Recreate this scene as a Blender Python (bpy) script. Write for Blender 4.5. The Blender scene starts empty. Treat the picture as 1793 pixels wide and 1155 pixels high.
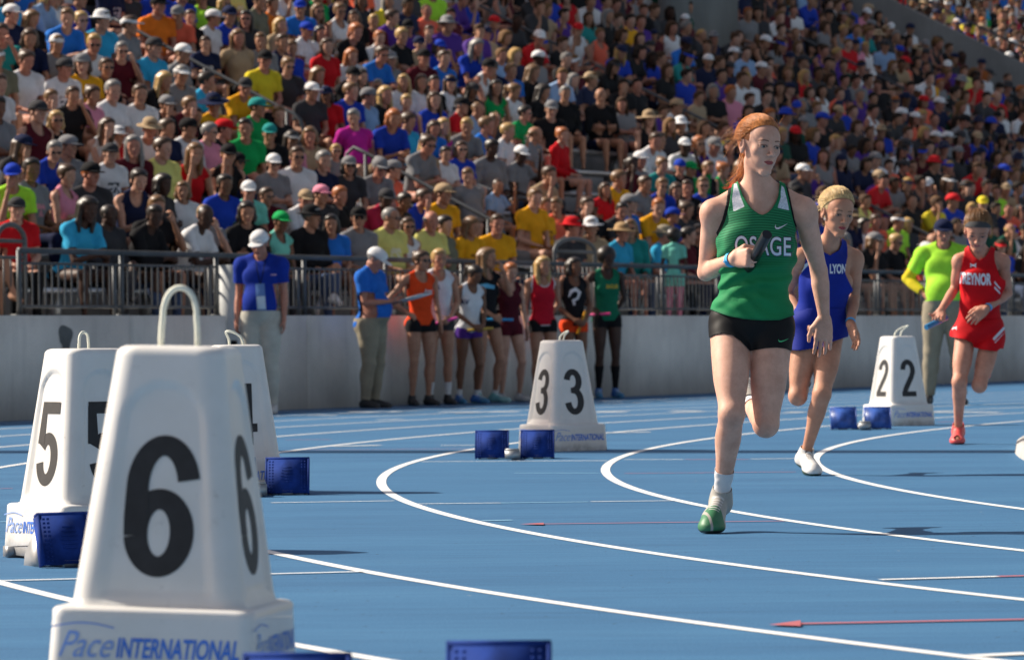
import bpy, bmesh, math, random
import numpy as np
from mathutils import Vector, Matrix, Euler
from mathutils.bvhtree import BVHTree

SC = bpy.context.scene
COL = SC.collection
RNG = random.Random(7)
R = math.radians

# ------------------------------------------------------------------ camera, sky, sun, exposure
CAM_H = 0.75
FPX = 7500.0
HOR = 10.5
ROLL = 0.0093
cam_d = bpy.data.cameras.new('camera')
cam = bpy.data.objects.new('camera', cam_d)
COL.objects.link(cam)
cam_d.sensor_width = 36.0
cam_d.lens = 36.0 * FPX / 1793.0
cam_d.clip_start = 0.5
cam_d.clip_end = 2000.0
cam_d.dof.use_dof = True
cam_d.dof.focus_distance = 16.9
cam_d.dof.aperture_fstop = 8.5
cam.matrix_world = Matrix.Translation((0, 0, CAM_H)) @ (Matrix.Rotation(R(90) + math.atan(HOR / FPX), 4, 'X') @ Matrix.Rotation(-ROLL, 4, 'Z'))
SC.camera = cam

SUN_EL = R(37.5)
SHD = Vector((0.950, -0.312, 0)).normalized()          # the way shadows fall on the ground
world = bpy.data.worlds.new('World')
SC.world = world
world.use_nodes = True
_nt = world.node_tree
_bg = _nt.nodes['Background']
_sky = _nt.nodes.new('ShaderNodeTexSky')
_sky.sky_type = 'NISHITA'
_sky.sun_disc = False
_sky.sun_elevation = SUN_EL
_sky.sun_rotation = math.atan2(-SHD.x, -SHD.y)
_mx = _nt.nodes.new('ShaderNodeMix')
_mx.data_type = 'RGBA'; _mx.blend_type = 'MULTIPLY'
_mx.inputs[0].default_value = 1.0
_mx.inputs[7].default_value = (1.20, 0.98, 0.83, 1)     # camera white balance for open shade
_nt.links.new(_sky.outputs[0], _mx.inputs[6])
_nt.links.new(_mx.outputs[2], _bg.inputs[0])
_sky.dust_density = 2.0
_sky.ozone_density = 0.6
_bg.inputs[1].default_value = 0.084
sun_d = bpy.data.lights.new('sun', 'SUN')
sun_d.energy = 5.0
sun_d.angle = R(0.53)
sun_d.color = (1.0, 0.91, 0.78)
sun = bpy.data.objects.new('sun', sun_d)
COL.objects.link(sun)
_dir = Vector((SHD.x * math.cos(SUN_EL), SHD.y * math.cos(SUN_EL), -math.sin(SUN_EL)))
sun.rotation_euler = _dir.to_track_quat('-Z', 'Y').to_euler()
sun.location = (-20, 30, 30)
SC.view_settings.view_transform = 'Standard'
SC.view_settings.look = 'None'
SC.view_settings.exposure = 0.55
SC.view_settings.gamma = 1.0
SC.view_settings.use_curve_mapping = False
SC.cycles.max_bounces = 6
SC.cycles.use_denoising = True


def W(px, py, Y):
    """The point that the photograph shows at (px, py), at depth Y in front of the camera."""
    X = px - 896.5
    V = py - 577.5
    c, s = math.cos(ROLL), math.sin(ROLL)
    xu, yu = c * X - s * V, s * X + c * V
    return Vector((xu * Y / FPX, Y, CAM_H - (yu - HOR) * Y / FPX))


def G(px, py):
    X = px - 896.5
    V = py - 577.5
    c, s = math.cos(ROLL), math.sin(ROLL)
    yu = s * X + c * V
    return W(px, py, FPX * CAM_H / (yu - HOR)) * 1.0


def to_px(p):
    xu = p[0] * FPX / p[1]
    yu = HOR - (p[2] - CAM_H) * FPX / p[1]
    c, s = math.cos(ROLL), math.sin(ROLL)
    return (896.5 + c * xu + s * yu, 577.5 - s * xu + c * yu)


# ------------------------------------------------------------------ object helpers
def prop(o, label=None, cat=None, group=None, kind=None):
    if label: o['label'] = label
    if cat: o['category'] = cat
    if group: o['group'] = group
    if kind: o['kind'] = kind
    return o


def empty(name, loc=(0, 0, 0), rz=0.0):
    o = bpy.data.objects.new(name, None)
    o.empty_display_size = 0.1
    COL.objects.link(o)
    o.location = loc
    o.rotation_euler = (0, 0, rz)
    return o


def link(name, me, parent=None, mat=None):
    o = bpy.data.objects.new(name, me)
    COL.objects.link(o)
    if parent is not None: o.parent = parent
    if mat is not None:
        if len(me.materials) == 0: me.materials.append(mat)
        if me.materials[0] is not mat:
            o.material_slots[0].link = 'OBJECT'
            o.material_slots[0].material = mat
    return o


def mk_mesh(name, V, F, smooth=True, attrs=None):
    """V (n,3) array, F (m,3) or (m,4) array or list of both."""
    me = bpy.data.meshes.new(name)
    V = np.asarray(V, dtype=np.float32).reshape(-1, 3)
    fs = F if isinstance(F, (list, tuple)) and len(F) and isinstance(F[0], np.ndarray) and F[0].ndim == 2 else [np.asarray(F)]
    fs = [f for f in fs if len(f)]
    me.vertices.add(len(V))
    me.vertices.foreach_set('co', V.ravel())
    loops = np.concatenate([f.ravel() for f in fs]).astype(np.int32)
    tot = np.concatenate([np.full(len(f), f.shape[1], np.int32) for f in fs])
    me.loops.add(len(loops))
    me.loops.foreach_set('vertex_index', loops)
    me.polygons.add(len(tot))
    st = np.concatenate([[0], np.cumsum(tot)[:-1]]).astype(np.int32)
    me.polygons.foreach_set('loop_start', st)
    me.polygons.foreach_set('loop_total', tot)
    if smooth: me.polygons.foreach_set('use_smooth', np.ones(len(tot), bool))
    for k, a in (attrs or {}).items():
        if a.ndim == 1:
            at = me.attributes.new(k, 'FLOAT', 'POINT')
            at.data.foreach_set('value', a.astype(np.float32))
        else:
            at = me.attributes.new(k, 'FLOAT_COLOR', 'POINT')
            at.data.foreach_set('color', np.concatenate([a, np.ones((len(a), 1))], 1).astype(np.float32).ravel())
    me.update()
    return me


class MB:
    """Collects boxes, tubes and sheets for ONE mesh."""
    def __init__(s):
        s.v, s.q, s.t, s.n = [], [], [], 0

    def add(s, V, Q=(), T=()):
        s.v.append(np.asarray(V, float))
        if len(Q): s.q.append(np.asarray(Q) + s.n)
        if len(T): s.t.append(np.asarray(T) + s.n)
        s.n += len(V)

    def box(s, c, d, M=None, ch=0.0):
        x, y, z = d[0] / 2, d[1] / 2, d[2] / 2
        P = np.array([[i * x, j * y, k * z] for k in (-1, 1) for j in (-1, 1) for i in (-1, 1)])
        if M is not None: P = P @ np.array(M.to_3x3()).T
        s.add(P + np.array(c), [(0, 2, 3, 1), (4, 5, 7, 6), (0, 1, 5, 4), (2, 6, 7, 3), (0, 4, 6, 2), (1, 3, 7, 5)])
        return s

    def tube(s, pts, r, n=8, closed=False, caps=True):
        pts = [Vector(p) for p in pts]
        m = len(pts)
        rs = r if hasattr(r, '__len__') else [r] * m
        V = []
        prev = None
        for i, p in enumerate(pts):
            a = pts[(i - 1) % m] if (closed or i > 0) else p
            b = pts[(i + 1) % m] if (closed or i < m - 1) else p
            t = (b - a).normalized()
            if prev is None:
                u = t.orthogonal().normalized()
            else:
                u = (prev - t * prev.dot(t))
                u = u.normalized() if u.length > 1e-6 else t.orthogonal().normalized()
            prev = u
            w = t.cross(u)
            for k in range(n):
                th = 2 * math.pi * k / n
                V.append(p + (u * math.cos(th) + w * math.sin(th)) * rs[i])
        Q = []
        for i in range(m if closed else m - 1):
            j = (i + 1) % m
            for k in range(n):
                l = (k + 1) % n
                Q.append((i * n + k, i * n + l, j * n + l, j * n + k))
        T = []
        if caps and not closed:
            V += [pts[0], pts[-1]]
            c0, c1 = m * n, m * n + 1
            for k in range(n):
                l = (k + 1) % n
                T.append((c0, l, k))
                T.append((c1, (m - 1) * n + k, (m - 1) * n + l))
        s.add([tuple(v) for v in V], Q, T)
        return s

    def build(s, name, smooth=False):
        V = np.concatenate(s.v)
        fs = []
        if s.q: fs.append(np.concatenate(s.q).reshape(-1, 4))
        if s.t: fs.append(np.concatenate(s.t).reshape(-1, 3))
        return mk_mesh(name, V, fs, smooth)


def smooth_by_angle(me, deg=40):
    bm = bmesh.new(); bm.from_mesh(me)
    lim = R(deg)
    for f in bm.faces: f.smooth = True
    for e in bm.edges:
        if len(e.link_faces) == 2 and e.calc_face_angle(0) > lim: e.smooth = False
    bm.to_mesh(me); bm.free()
    return me


# ------------------------------------------------------------------ materials
def new_mat(name):
    m = bpy.data.materials.new(name)
    m.use_nodes = True
    nt = m.node_tree
    b = nt.nodes['Principled BSDF']
    return m, nt, b


def mixc(nt, fac, a, b, mode='MIX'):
    n = nt.nodes.new('ShaderNodeMix')
    n.data_type = 'RGBA'
    n.blend_type = mode
    for sock, v in ((n.inputs[0], fac), (n.inputs[6], a), (n.inputs[7], b)):
        if isinstance(v, (int, float)): sock.default_value = v
        elif isinstance(v, tuple): sock.default_value = v if len(v) == 4 else v + (1,)
        else: nt.links.new(v, sock)
    return n.outputs[2]


def math_n(nt, op, a, b=None, c=None, clamp=False):
    n = nt.nodes.new('ShaderNodeMath')
    n.operation = op
    n.use_clamp = clamp
    for i, v in enumerate((a, b, c)):
        if v is None: continue
        if isinstance(v, (int, float)): n.inputs[i].default_value = v
        else: nt.links.new(v, n.inputs[i])
    return n.outputs[0]


def noise(nt, scale, detail=3, rough=0.5, vec=None, coord='Object', dim='3D'):
    n = nt.nodes.new('ShaderNodeTexNoise')
    n.inputs['Scale'].default_value = scale
    n.inputs['Detail'].default_value = detail
    n.inputs['Roughness'].default_value = rough
    if vec is None:
        tc = nt.nodes.new('ShaderNodeTexCoord')
        vec = tc.outputs[coord]
    nt.links.new(vec, n.inputs['Vector'])
    return n.outputs['Fac']


def ramp(nt, fac, stops):
    n = nt.nodes.new('ShaderNodeValToRGB')
    e = n.color_ramp.elements
    while len(e) < len(stops): e.new(0.5)
    for el, (p, c) in zip(e, stops):
        el.position = p
        el.color = c if len(c) == 4 else tuple(c) + (1,)
    nt.links.new(fac, n.inputs[0])
    return n.outputs[0]


def bump(nt, bsdf, h, strength=0.3, dist=0.01):
    n = nt.nodes.new('ShaderNodeBump')
    n.inputs['Strength'].default_value = strength
    n.inputs['Distance'].default_value = dist
    nt.links.new(h, n.inputs['Height'])
    nt.links.new(n.outputs[0], bsdf.inputs['Normal'])


def attr(nt, name):
    n = nt.nodes.new('ShaderNodeAttribute')
    n.attribute_name = name
    return n.outputs['Fac']


def mask(nt, name, sharp=600.0):
    return math_n(nt, 'MULTIPLY', attr(nt, name), sharp, clamp=True)


_mc = {}
def plain(name, col, rough=0.6, metal=0.0, var=0.12, nscale=8.0, bmp=0.0, bscale=60.0, coat=0.0):
    if name in _mc: return _mc[name]
    m, nt, b = new_mat(name)
    f = noise(nt, nscale, 4)
    lo = tuple(c * (1 - var) for c in col); hi = tuple(min(1, c * (1 + var)) for c in col)
    nt.links.new(ramp(nt, f, [(0.3, lo), (0.7, hi)]), b.inputs['Base Color'])
    b.inputs['Roughness'].default_value = rough
    b.inputs['Metallic'].default_value = metal
    if coat: b.inputs['Coat Weight'].default_value = coat
    if bmp: bump(nt, b, noise(nt, bscale, 3), bmp, 0.004)
    _mc[name] = m
    return m
# ------------------------------------------------------------------ the track
def mat_track():
    m, nt, b = new_mat('track_surface')
    tc = nt.nodes.new('ShaderNodeTexCoord')
    mp = nt.nodes.new('ShaderNodeMapping')
    mp.inputs['Rotation'].default_value = (0, 0, R(8))
    mp.inputs['Scale'].default_value = (0.35, 1.6, 1)
    nt.links.new(tc.outputs['Object'], mp.inputs[0])
    big = noise(nt, 0.9, 5, 0.6, mp.outputs[0])
    fine = noise(nt, 160, 3, 0.65, tc.outputs['Object'])
    c1 = ramp(nt, big, [(0.34, (0.027, 0.106, 0.232)), (0.50, (0.042, 0.150, 0.300)), (0.66, (0.060, 0.190, 0.350))])
    c2 = mixc(nt, 0.62, c1, ramp(nt, fine, [(0.30, (0.014, 0.068, 0.16)), (0.55, (0.050, 0.165, 0.322)), (0.75, (0.12, 0.26, 0.42))]))
    mp2 = nt.nodes.new('ShaderNodeMapping')
    mp2.inputs['Rotation'].default_value = (0, 0, R(-12))
    mp2.inputs['Scale'].default_value = (0.6, 7.0, 1)
    nt.links.new(tc.outputs['Object'], mp2.inputs[0])
    stk = ramp(nt, noise(nt, 2.2, 6, 0.75, mp2.outputs[0]), [(0.35, (0.72, 0.74, 0.78)), (0.55, (1, 1, 1)), (0.75, (1.10, 1.08, 1.06))])
    c2 = mixc(nt, 0.8, c2, stk, 'MULTIPLY')
    v = nt.nodes.new('ShaderNodeTexVoronoi')
    v.inputs['Scale'].default_value = 9.0
    nt.links.new(tc.outputs['Object'], v.inputs['Vector'])
    spk = math_n(nt, 'LESS_THAN', v.outputs['Distance'], 0.06)
    gate = math_n(nt, 'GREATER_THAN', noise(nt, 1.1, 2, 0.5, tc.outputs['Object']), 0.43)
    c3 = mixc(nt, math_n(nt, 'MULTIPLY', spk, gate), c2, (0.012, 0.02, 0.04))
    v2 = nt.nodes.new('ShaderNodeTexVoronoi')
    v2.inputs['Scale'].default_value = 3.1
    nt.links.new(tc.outputs['Object'], v2.inputs['Vector'])
    c4 = mixc(nt, math_n(nt, 'LESS_THAN', v2.outputs['Distance'], 0.018), c3, (0.45, 0.42, 0.33))
    nt.links.new(c4, b.inputs['Base Color'])
    b.inputs['Roughness'].default_value = 0.78
    b.inputs['Specular IOR Level'].default_value = 0.25
    bump(nt, b, noise(nt, 230, 2, 0.6, tc.outputs['Object']), 0.35, 0.004)
    return m


def paint(name, col, wear=0.35):
    m, nt, b = new_mat(name)
    n = noise(nt, 55, 4, 0.7)
    big = noise(nt, 2.5, 3)
    f = math_n(nt, 'MULTIPLY', ramp(nt, n, [(0.62, (0, 0, 0)), (0.80, (1, 1, 1))]), wear)
    c = mixc(nt, f, col, (0.06, 0.17, 0.32))
    c = mixc(nt, math_n(nt, 'MULTIPLY', ramp(nt, big, [(0.45, (0, 0, 0)), (0.75, (1, 1, 1))]), 0.25), c, tuple(x * 0.7 for x in col))
    nt.links.new(c, b.inputs['Base Color'])
    b.inputs['Roughness'].default_value = 0.7
    return m


M_track = mat_track()
P_white = paint('white_line_paint', (0.78, 0.80, 0.80))
P_red = paint('red_line_paint', (0.42, 0.11, 0.13), 0.7)
P_sky = paint('light_blue_line_paint', (0.30, 0.58, 0.78), 0.5)
M_conc = None


def sheet(name, pts, mat, z=0.0):
    V = np.array([(p[0], p[1], z) for p in pts])
    me = mk_mesh(name, V, np.array([list(range(len(pts)))]), False)
    o = link(name, me, None, mat)
    prop(o, kind='structure')
    return o


M_ground = plain('infield_ground', (0.10, 0.13, 0.06), 0.9, var=0.3, nscale=3.0)
sheet('ground', [(-400, -200), (400, -200), (400, 600), (-400, 600)], M_ground, -0.008)
g = sheet('running_track', [(-60, -30), (60, -30), (60, 110), (-60, 110)], M_track, 0.0)

# lane lines: one family of curves, 1.2 m apart
LC = (27.793 * CAM_H, 30.858 * CAM_H)
LR0, LW, LA, LB = 23.909 * CAM_H, 1.6055 * CAM_H, 4.740 * CAM_H, 0.974 * CAM_H


def lane_pt(k, th, off=0.0):
    rad = LR0 + LW * k + LA * th * th + LB * th ** 3 + off
    return (LC[0] - rad * math.cos(th), LC[1] + rad * math.sin(th))


def lane_line(k, w=0.05, z=0.002, t0=-1.3, t1=1.12):
    n = 260
    V, F = [], []
    for i in range(n + 1):
        th = t0 + (t1 - t0) * i / n
        for o in (-w / 2, w / 2):
            x, y = lane_pt(k, th, o)
            V.append((x, y, z))
        if i: F.append((2 * i - 2, 2 * i, 2 * i + 1, 2 * i - 1))
    o = link('lane_line', mk_mesh('lane_line', V, np.array(F), False), None, P_white)
    prop(o, kind='structure')


for k in range(1, 10):
    lane_line(k)

MARKS = [
    ((0, 1017.5), (636, 1001.4), 'w', .035), ((474, 880.6), (691, 877.3), 'w', .03), ((731, 882.6), (877, 881), 'w', .03),
    ((877, 881), (1030, 879), 's', .025), ((1034, 878.8), (1179, 877), 'w', .03), ((844, 912.3), (897, 911), 's', .035),
    ((738.7, 808.6), (1063, 806.8), 'w', .04), ((1093, 804.8), (1196, 804.8), 'w', .04), ((1199, 804.8), (1312, 804.6), 'r', .04),
    ((1314, 804), (1397, 803), 'w', .04), ((900, 828.7), (1050, 828.7), 's', .025), ((1093, 829.3), (1393, 826.6), 'r', .03),
    ((925, 918.3), (1373, 912.7), 'r', .03), ((1395, 1093), (1800, 1085.2), 'r', .042), ((1541, 1015.6), (1747, 1010), 'w', .045),
    ((1747, 1010), (1800, 1008.6), 'r', .045), ((1702, 1149.5), (1800, 1145), 'w', .06), ((585, 781.7), (666, 779.7), 'w', .10),
    ((771, 780), (831, 779.7), 'w', .06), ((530, 788), (830, 786), 'r', .03), ((500, 770), (580, 770), 'r', .04),
    ((1056, 757.8), (1138, 756.6), 'w', .10), ((612, 721.4), (706, 721), 'w', .22), ((769, 721.4), (907, 721), 'w', .18),
    ((540, 727.7), (590, 727.2), 'w', .15), ((1043, 721.4), (1098, 721.2), 'w', .25), ((1176, 720), (1227, 720), 'w', .25),
    ((1378, 721.6), (1411, 721.6), 'w', .2), ((1632, 721.6), (1750, 722), 'w', .2), ((660, 735), (705, 734), 'w', .1),
    ((1640, 739), (1690, 738), 'r', .06), ((0, 856), (22, 855.5), 'r', .03), ((0, 914), (18, 914), 's', .03),
]
for i, (a, b_, c, w) in enumerate(MARKS):
    A, B = G(*a), G(*b_)
    d = (B - A); d.z = 0
    nrm = Vector((-d.y, d.x, 0)).normalized() * w / 2
    z = 0.0036
    o = sheet('track_marking', [A - nrm, B - nrm, B + nrm, A + nrm], {'w': P_white, 'r': P_red, 's': P_sky}[c], z)
for tip, back, hw in (((1346, 1096), (1402, 1093.3), 5.0), ((910, 919), (952, 918.2), 1.7)):
    T, B1, B2 = G(*tip), G(back[0], back[1] - hw), G(back[0], back[1] + hw)
    sheet('arrow_marking', [T, B2, B1], P_red, 0.005)

# ------------------------------------------------------------------ inner kerb
def mat_concrete(name, base, streak=0.5, sc=1.0):
    m, nt, b = new_mat(name)
    tc = nt.nodes.new('ShaderNodeTexCoord')
    mp = nt.nodes.new('ShaderNodeMapping')
    mp.inputs['Scale'].default_value = (5 * sc, 5 * sc, 0.5 * sc)
    nt.links.new(tc.outputs['Object'], mp.inputs[0])
    s = noise(nt, 1.6, 5, 0.65, mp.outputs[0])
    n2 = noise(nt, 0.8 * sc, 4, 0.6, tc.outputs['Object'])
    n3 = noise(nt, 40, 3, 0.6, tc.outputs['Object'])
    lo = tuple(c * 0.72 for c in base); hi = tuple(c * 1.18 for c in base)
    c = ramp(nt, n2, [(0.3, lo), (0.7, hi)])
    c = mixc(nt, math_n(nt, 'MULTIPLY', ramp(nt, s, [(0.5, (0, 0, 0)), (0.75, (1, 1, 1))]), streak), c, tuple(x * 0.55 for x in base))
    c = mixc(nt, 0.18, c, ramp(nt, n3, [(0.3, lo), (0.7, hi)]))
    nt.links.new(c, b.inputs['Base Color'])
    b.inputs['Roughness'].default_value = 0.85
    bump(nt, b, n3, 0.25, 0.006)
    return m


M_conc = mat_concrete('cast_concrete', (0.74, 0.70, 0.64), 0.40)
M_step = mat_concrete('step_concrete', (0.26, 0.26, 0.25), 0.6)
M_conc_shade = mat_concrete('shaded_concrete', (0.20, 0.205, 0.20), 0.4)  # darker concrete: the shade on the upper walls is put into the colour
M_kerb = mat_concrete('kerb_grey', (0.42, 0.42, 0.41), 0.5, 3)
M_galv = plain('galvanised_steel', (0.095, 0.102, 0.11), 0.55, 0.35, var=0.22, nscale=3.0)
M_alu = plain('aluminium_plank', (0.52, 0.54, 0.56), 0.38, 0.75, var=0.15, nscale=2.0)

V, F = [], []
n = 90
for i in range(n + 1):
    th = -0.9 + 1.5 * i / n
    prof = [(0.03, 0.0), (0.02, 0.055), (-0.015, 0.075), (-0.06, 0.075), (-0.09, 0.06), (-0.10, 0.0)]
    for (o, z) in prof:
        x, y = lane_pt(-0.03, th, o)
        V.append((x, y, z))
    if i:
        for j in range(5):
            a = (i - 1) * 6 + j
            F.append((a, a + 1, a + 7, a + 6))
kerb = link('track_kerb', mk_mesh('track_kerb', V, np.array(F), True), None, M_kerb)
prop(kerb, 'low grey rounded kerb along the inside edge of the blue track', 'kerb')

# ------------------------------------------------------------------ wall and stand frame of reference
W0 = Vector((-4.765, 39.85, 0))
WU = Vector((0.446, 0.895, 0)).normalized()
WN = Vector((-0.895, 0.446, 0)).normalized()
SFRAME = Matrix(((WU.x, WN.x, 0, W0.x), (WU.y, WN.y, 0, W0.y), (0, 0, 1, 0), (0, 0, 0, 1)))
YAW_S = math.atan2(WU.y, WU.x)


def S(s, d, z=0.0):
    return W0 + WU * s + WN * d + Vector((0, 0, z))


ROW, RISE, D0, Z0 = 0.76, 0.38, 1.5, 1.28
AISLES = [-1.2, 14.75, 30.6, 46.7]
NROW = 23


def seat_z(r): return Z0 + RISE * r
def seat_d(r): return D0 + ROW * r


SMX = Matrix.Rotation(YAW_S, 4, 'Z')

def sbox(mb, s0, s1, d0, d1, z0, z1):
    """A box in stand coordinates, local to the wall origin."""
    mb.box(((s0 + s1) / 2, (d0 + d1) / 2, (z0 + z1) / 2), (s1 - s0, d1 - d0, z1 - z0))


wall = empty('trackside_wall', W0, YAW_S)
prop(wall, 'long grey concrete wall between the blue track and the crowd', 'wall')
edges = [-14, -8.4, -4.85, -1.25, 2.3, 5.85] + [5.85 + 3.55 * i for i in range(1, 19)]
stain_m, snt, sb = new_mat('damp_stain')
f_ = noise(snt, 9, 4)
snt.links.new(ramp(snt, f_, [(0.3, (0.10, 0.10, 0.095)), (0.7, (0.16, 0.16, 0.155))]), sb.inputs['Base Color'])
sb.inputs['Roughness'].default_value = 0.9
for a, b_ in zip(edges[:-1], edges[1:]):
    mb = MB()
    sbox(mb, a + 0.012, b_ - 0.012, 0, 0.30, -0.05, 0.985)
    me = mb.build('panel')
    me.transform(Matrix.Translation((0, RNG.uniform(-0.004, 0.004), 0)))
    link('panel', me, wall, M_conc)
mb = MB()
sbox(mb, -14, edges[-1], 0.03, 0.28, -0.05, 0.97)
link('joint_core', mb.build('joint_core'), wall, M_step)
# damp blot on the second panel
pts = []
for i in range(28):
    a = 2 * math.pi * i / 28
    rr = 0.125 * (1 + 0.12 * math.sin(3 * a + 1))
    pts.append((rr * math.cos(a), 0, rr * 0.75 * math.sin(a) - (0.16 * max(0, -math.sin(a)) ** 3 if math.cos(a) * 1.0 > -0.4 else 0)))
me = mk_mesh('stain', [(1.12 + p[0], -0.006, 0.80 + p[2]) for p in pts], np.array([list(range(28))]), False)
link('stain', me, wall, stain_m)

# ------------------------------------------------------------------ fence on the wall
fence = empty('steel_fence', W0, YAW_S)
prop(fence, 'galvanised railing of thin upright pickets on top of the concrete wall', 'fence')
FT = 1.60
p0, p1 = 0.55, 62.0
mbp = MB()
k = 0
x = p0
while x < p1:
    x1 = min(x + 1.83, p1)
    po = MB()
    po.tube([(x, 0.14, 0.985), (x, 0.14, FT)], 0.026, 10)
    po.box((x, 0.14, 0.992), (0.12, 0.12, 0.014))
    link('post', po.build('post', True), fence, M_galv)
    if x > 2:
        po = MB()
        po.tube([(x - 0.14, 0.14, 0.985), (x - 0.14, 0.14, FT - 0.11)], 0.018, 8)
        link('post', po.build('post', True), fence, M_galv)
    for z, rr, nm in ((FT - 0.12, 0.013, 'middle_rail'), (1.07, 0.015, 'bottom_rail')):
        t = MB(); t.tube([(x, 0.14, z), (x1, 0.14, z)], rr, 6)
        link(nm, t.build(nm, True), fence, M_galv)
    y = x + 0.115
    while y < x1 - 0.05:
        mbp.tube([(y, 0.14, 1.07), (y, 0.14, FT - 0.12)], 0.0085, 4, caps=False)
        y += 0.115
    x = x1
pk = link('picket', mbp.build('picket'), fence, M_galv)
pk['kind'] = 'stuff'
t = MB(); t.tube([(p0, 0.14, FT), (p1, 0.14, FT)], 0.028, 12)
link('top_rail', t.build('top_rail', True), fence, M_galv)


def gate(px, d, w, label, zt):
    # solve s for the column px
    best = min(np.arange(-3, 50, 0.05), key=lambda s: abs(to_px(S(s, d, 1.2))[0] - px))
    e = empty('arched_gate', S(best, d, 0.86), YAW_S)
    prop(e, label, 'gate', 'arched steel gates at the foot of the stand')
    fr = MB()
    arc = [(-w / 2, 0, 0), (-w / 2, 0, zt)] + [(-w / 2 * math.cos(a), 0, zt + 0.16 * math.sin(a)) for a in np.linspace(0.15, math.pi - 0.15, 9)] + [(w / 2, 0, zt), (w / 2, 0, 0)]
    fr.tube(arc, 0.026, 8)
    fr.tube([(-w / 2, 0, zt), (w / 2, 0, zt)], 0.02, 8)
    fr.tube([(-w / 2, 0, zt - 0.16), (w / 2, 0, zt - 0.16)], 0.016, 8)
    fr.tube([(-w / 2, 0, 0.12), (w / 2, 0, 0.12)], 0.016, 8)
    link('gate_frame', fr.build('gate_frame', True), e, M_galv)
    n = int(w / 0.11)
    bar = MB(); bar.tube([(0, 0, 0.12), (0, 0, zt - 0.16)], 0.009, 5)
    bm_ = bar.build('bar', True)
    for i in range(1, n):
        o = link('bar', bm_, e, M_galv)
        o.location = (-w / 2 + w * i / n, 0, 0)
    return e


gate(20, 0.95, 0.50, 'arched steel gate beside the man in the lime shirt at the fence end', 0.86)
gate(1007, 0.85, 1.15, 'arched steel gate behind the athlete in the black vest and orange shorts', 0.92)

# ------------------------------------------------------------------ stand
stand = empty('grandstand', W0, YAW_S)
prop(stand, 'stepped concrete grandstand with aluminium benches full of spectators', 'grandstand')
SL0, SL1 = -16.0, 92.0
mb = MB(); sbox(mb, SL0, SL1, 0.30, seat_d(0) - 0.30, -0.05, Z0 - 0.42)
link('walkway', mb.build('walkway'), stand, M_step)
bench_mats = {}
for r in range(NROW):
    z = seat_z(r) - 0.42
    mb = MB()
    sbox(mb, SL0, SL1, seat_d(r) - 0.30 + 0.0, seat_d(r) + ROW - 0.30, -0.05 + z - 0.6, z + RISE * 0 + 0.0)
    link('step', mb.build('step'), stand, M_step)
    bays = [SL0] + AISLES + [58.5, 70, SL1]
    for a, b_ in zip(bays[:-1], bays[1:]):
        a2, b2 = a + 0.55, b_ - 0.55
        mb = MB()
        zz = seat_z(r)
        sbox(mb, a2, b2, seat_d(r) - 0.13, seat_d(r) + 0.13, zz - 0.045, zz)
        sbox(mb, a2, b2, seat_d(r) - 0.145, seat_d(r) - 0.125, zz - 0.06, zz - 0.002)
        q = a2 + 0.3
        while q < b2:
            sbox(mb, q, q + 0.05, seat_d(r) - 0.08, seat_d(r) + 0.08, zz - 0.42, zz - 0.04)
            q += 1.8
        link('bench', mb.build('bench'), stand, M_alu)
    # half steps in the aisles
    for a in AISLES:
        mb = MB()
        sbox(mb, a - 0.55, a + 0.55, seat_d(r) - 0.30 - 0.38, seat_d(r) - 0.30 + 0.02, z - 0.75, z - RISE / 2)
        link('stair_tread', mb.build('stair_tread'), stand, M_step)
BACKD = seat_d(NROW) - 0.30
mb = MB(); sbox(mb, SL0, SL1, BACKD, BACKD + 0.3, 0, seat_z(NROW) + 0.9)
link('rear_wall', mb.build('rear_wall'), stand, M_conc)
# dividing parapet and the stair-mouth wall in the upper right
mb = MB()
pv = []
for d in (5.5, 20.0):
    zt = 0.86 + 0.5 * (d - 1.5) + 1.55
    pv += [(56.0, d, zt - 2.6), (56.0, d, zt), (56.3, d, zt), (56.3, d, zt - 2.6)]
mb.add(pv, [(0, 4, 5, 1), (1, 5, 6, 2), (2, 6, 7, 3), (0, 1, 2, 3), (4, 7, 6, 5), (3, 7, 4, 0)])
link('parapet', mb.build('parapet'), stand, M_conc_shade)
mb = MB(); mb.tube([(56.15, 5.5, 4.41 + 0.35), (56.15, 20.0, 11.66 + 0.35)], 0.025, 8)
for d in np.arange(5.6, 20, 1.8):
    zt = 0.86 + 0.5 * (d - 1.5) + 1.55
    mb.tube([(56.15, d, zt - 0.02), (56.15, d, zt + 0.35)], 0.02, 6)
link('parapet_rail', mb.build('parapet_rail', True), stand, M_galv)
mb = MB(); sbox(mb, 40.3, 43.4, 11.3, 11.6, 4.5, 9.4)
link('stair_mouth_wall', mb.build('stair_mouth_wall'), stand, M_conc_shade)

# unseen box added behind the back rows to shade the upper right
pb = empty('shade_box', W0, YAW_S)
prop(pb, 'added unseen shade-casting building standing on the back edge of the grandstand', 'building')
PBZ = seat_z(NROW) + 0.9
PB0, PB1, PBH = 26.0, 57.2, 4.2
mb = MB(); sbox(mb, PB0, PB1, BACKD + 0.35, BACKD + 5, 0, PBZ + PBH)
link('wall', mb.build('wall'), pb, M_conc)
M_glass = plain('dark_window_glass', (0.02, 0.025, 0.03), 0.08, 0.0)
for i in range(14):
    mb = MB(); s0 = PB0 + 0.6 + i * 2.1
    sbox(mb, s0, s0 + 1.6, BACKD + 0.30, BACKD + 0.345, PBZ + 0.6, PBZ + 1.8)
    link('shade_box_pane', mb.build('shade_box_pane'), pb, M_glass)

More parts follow.
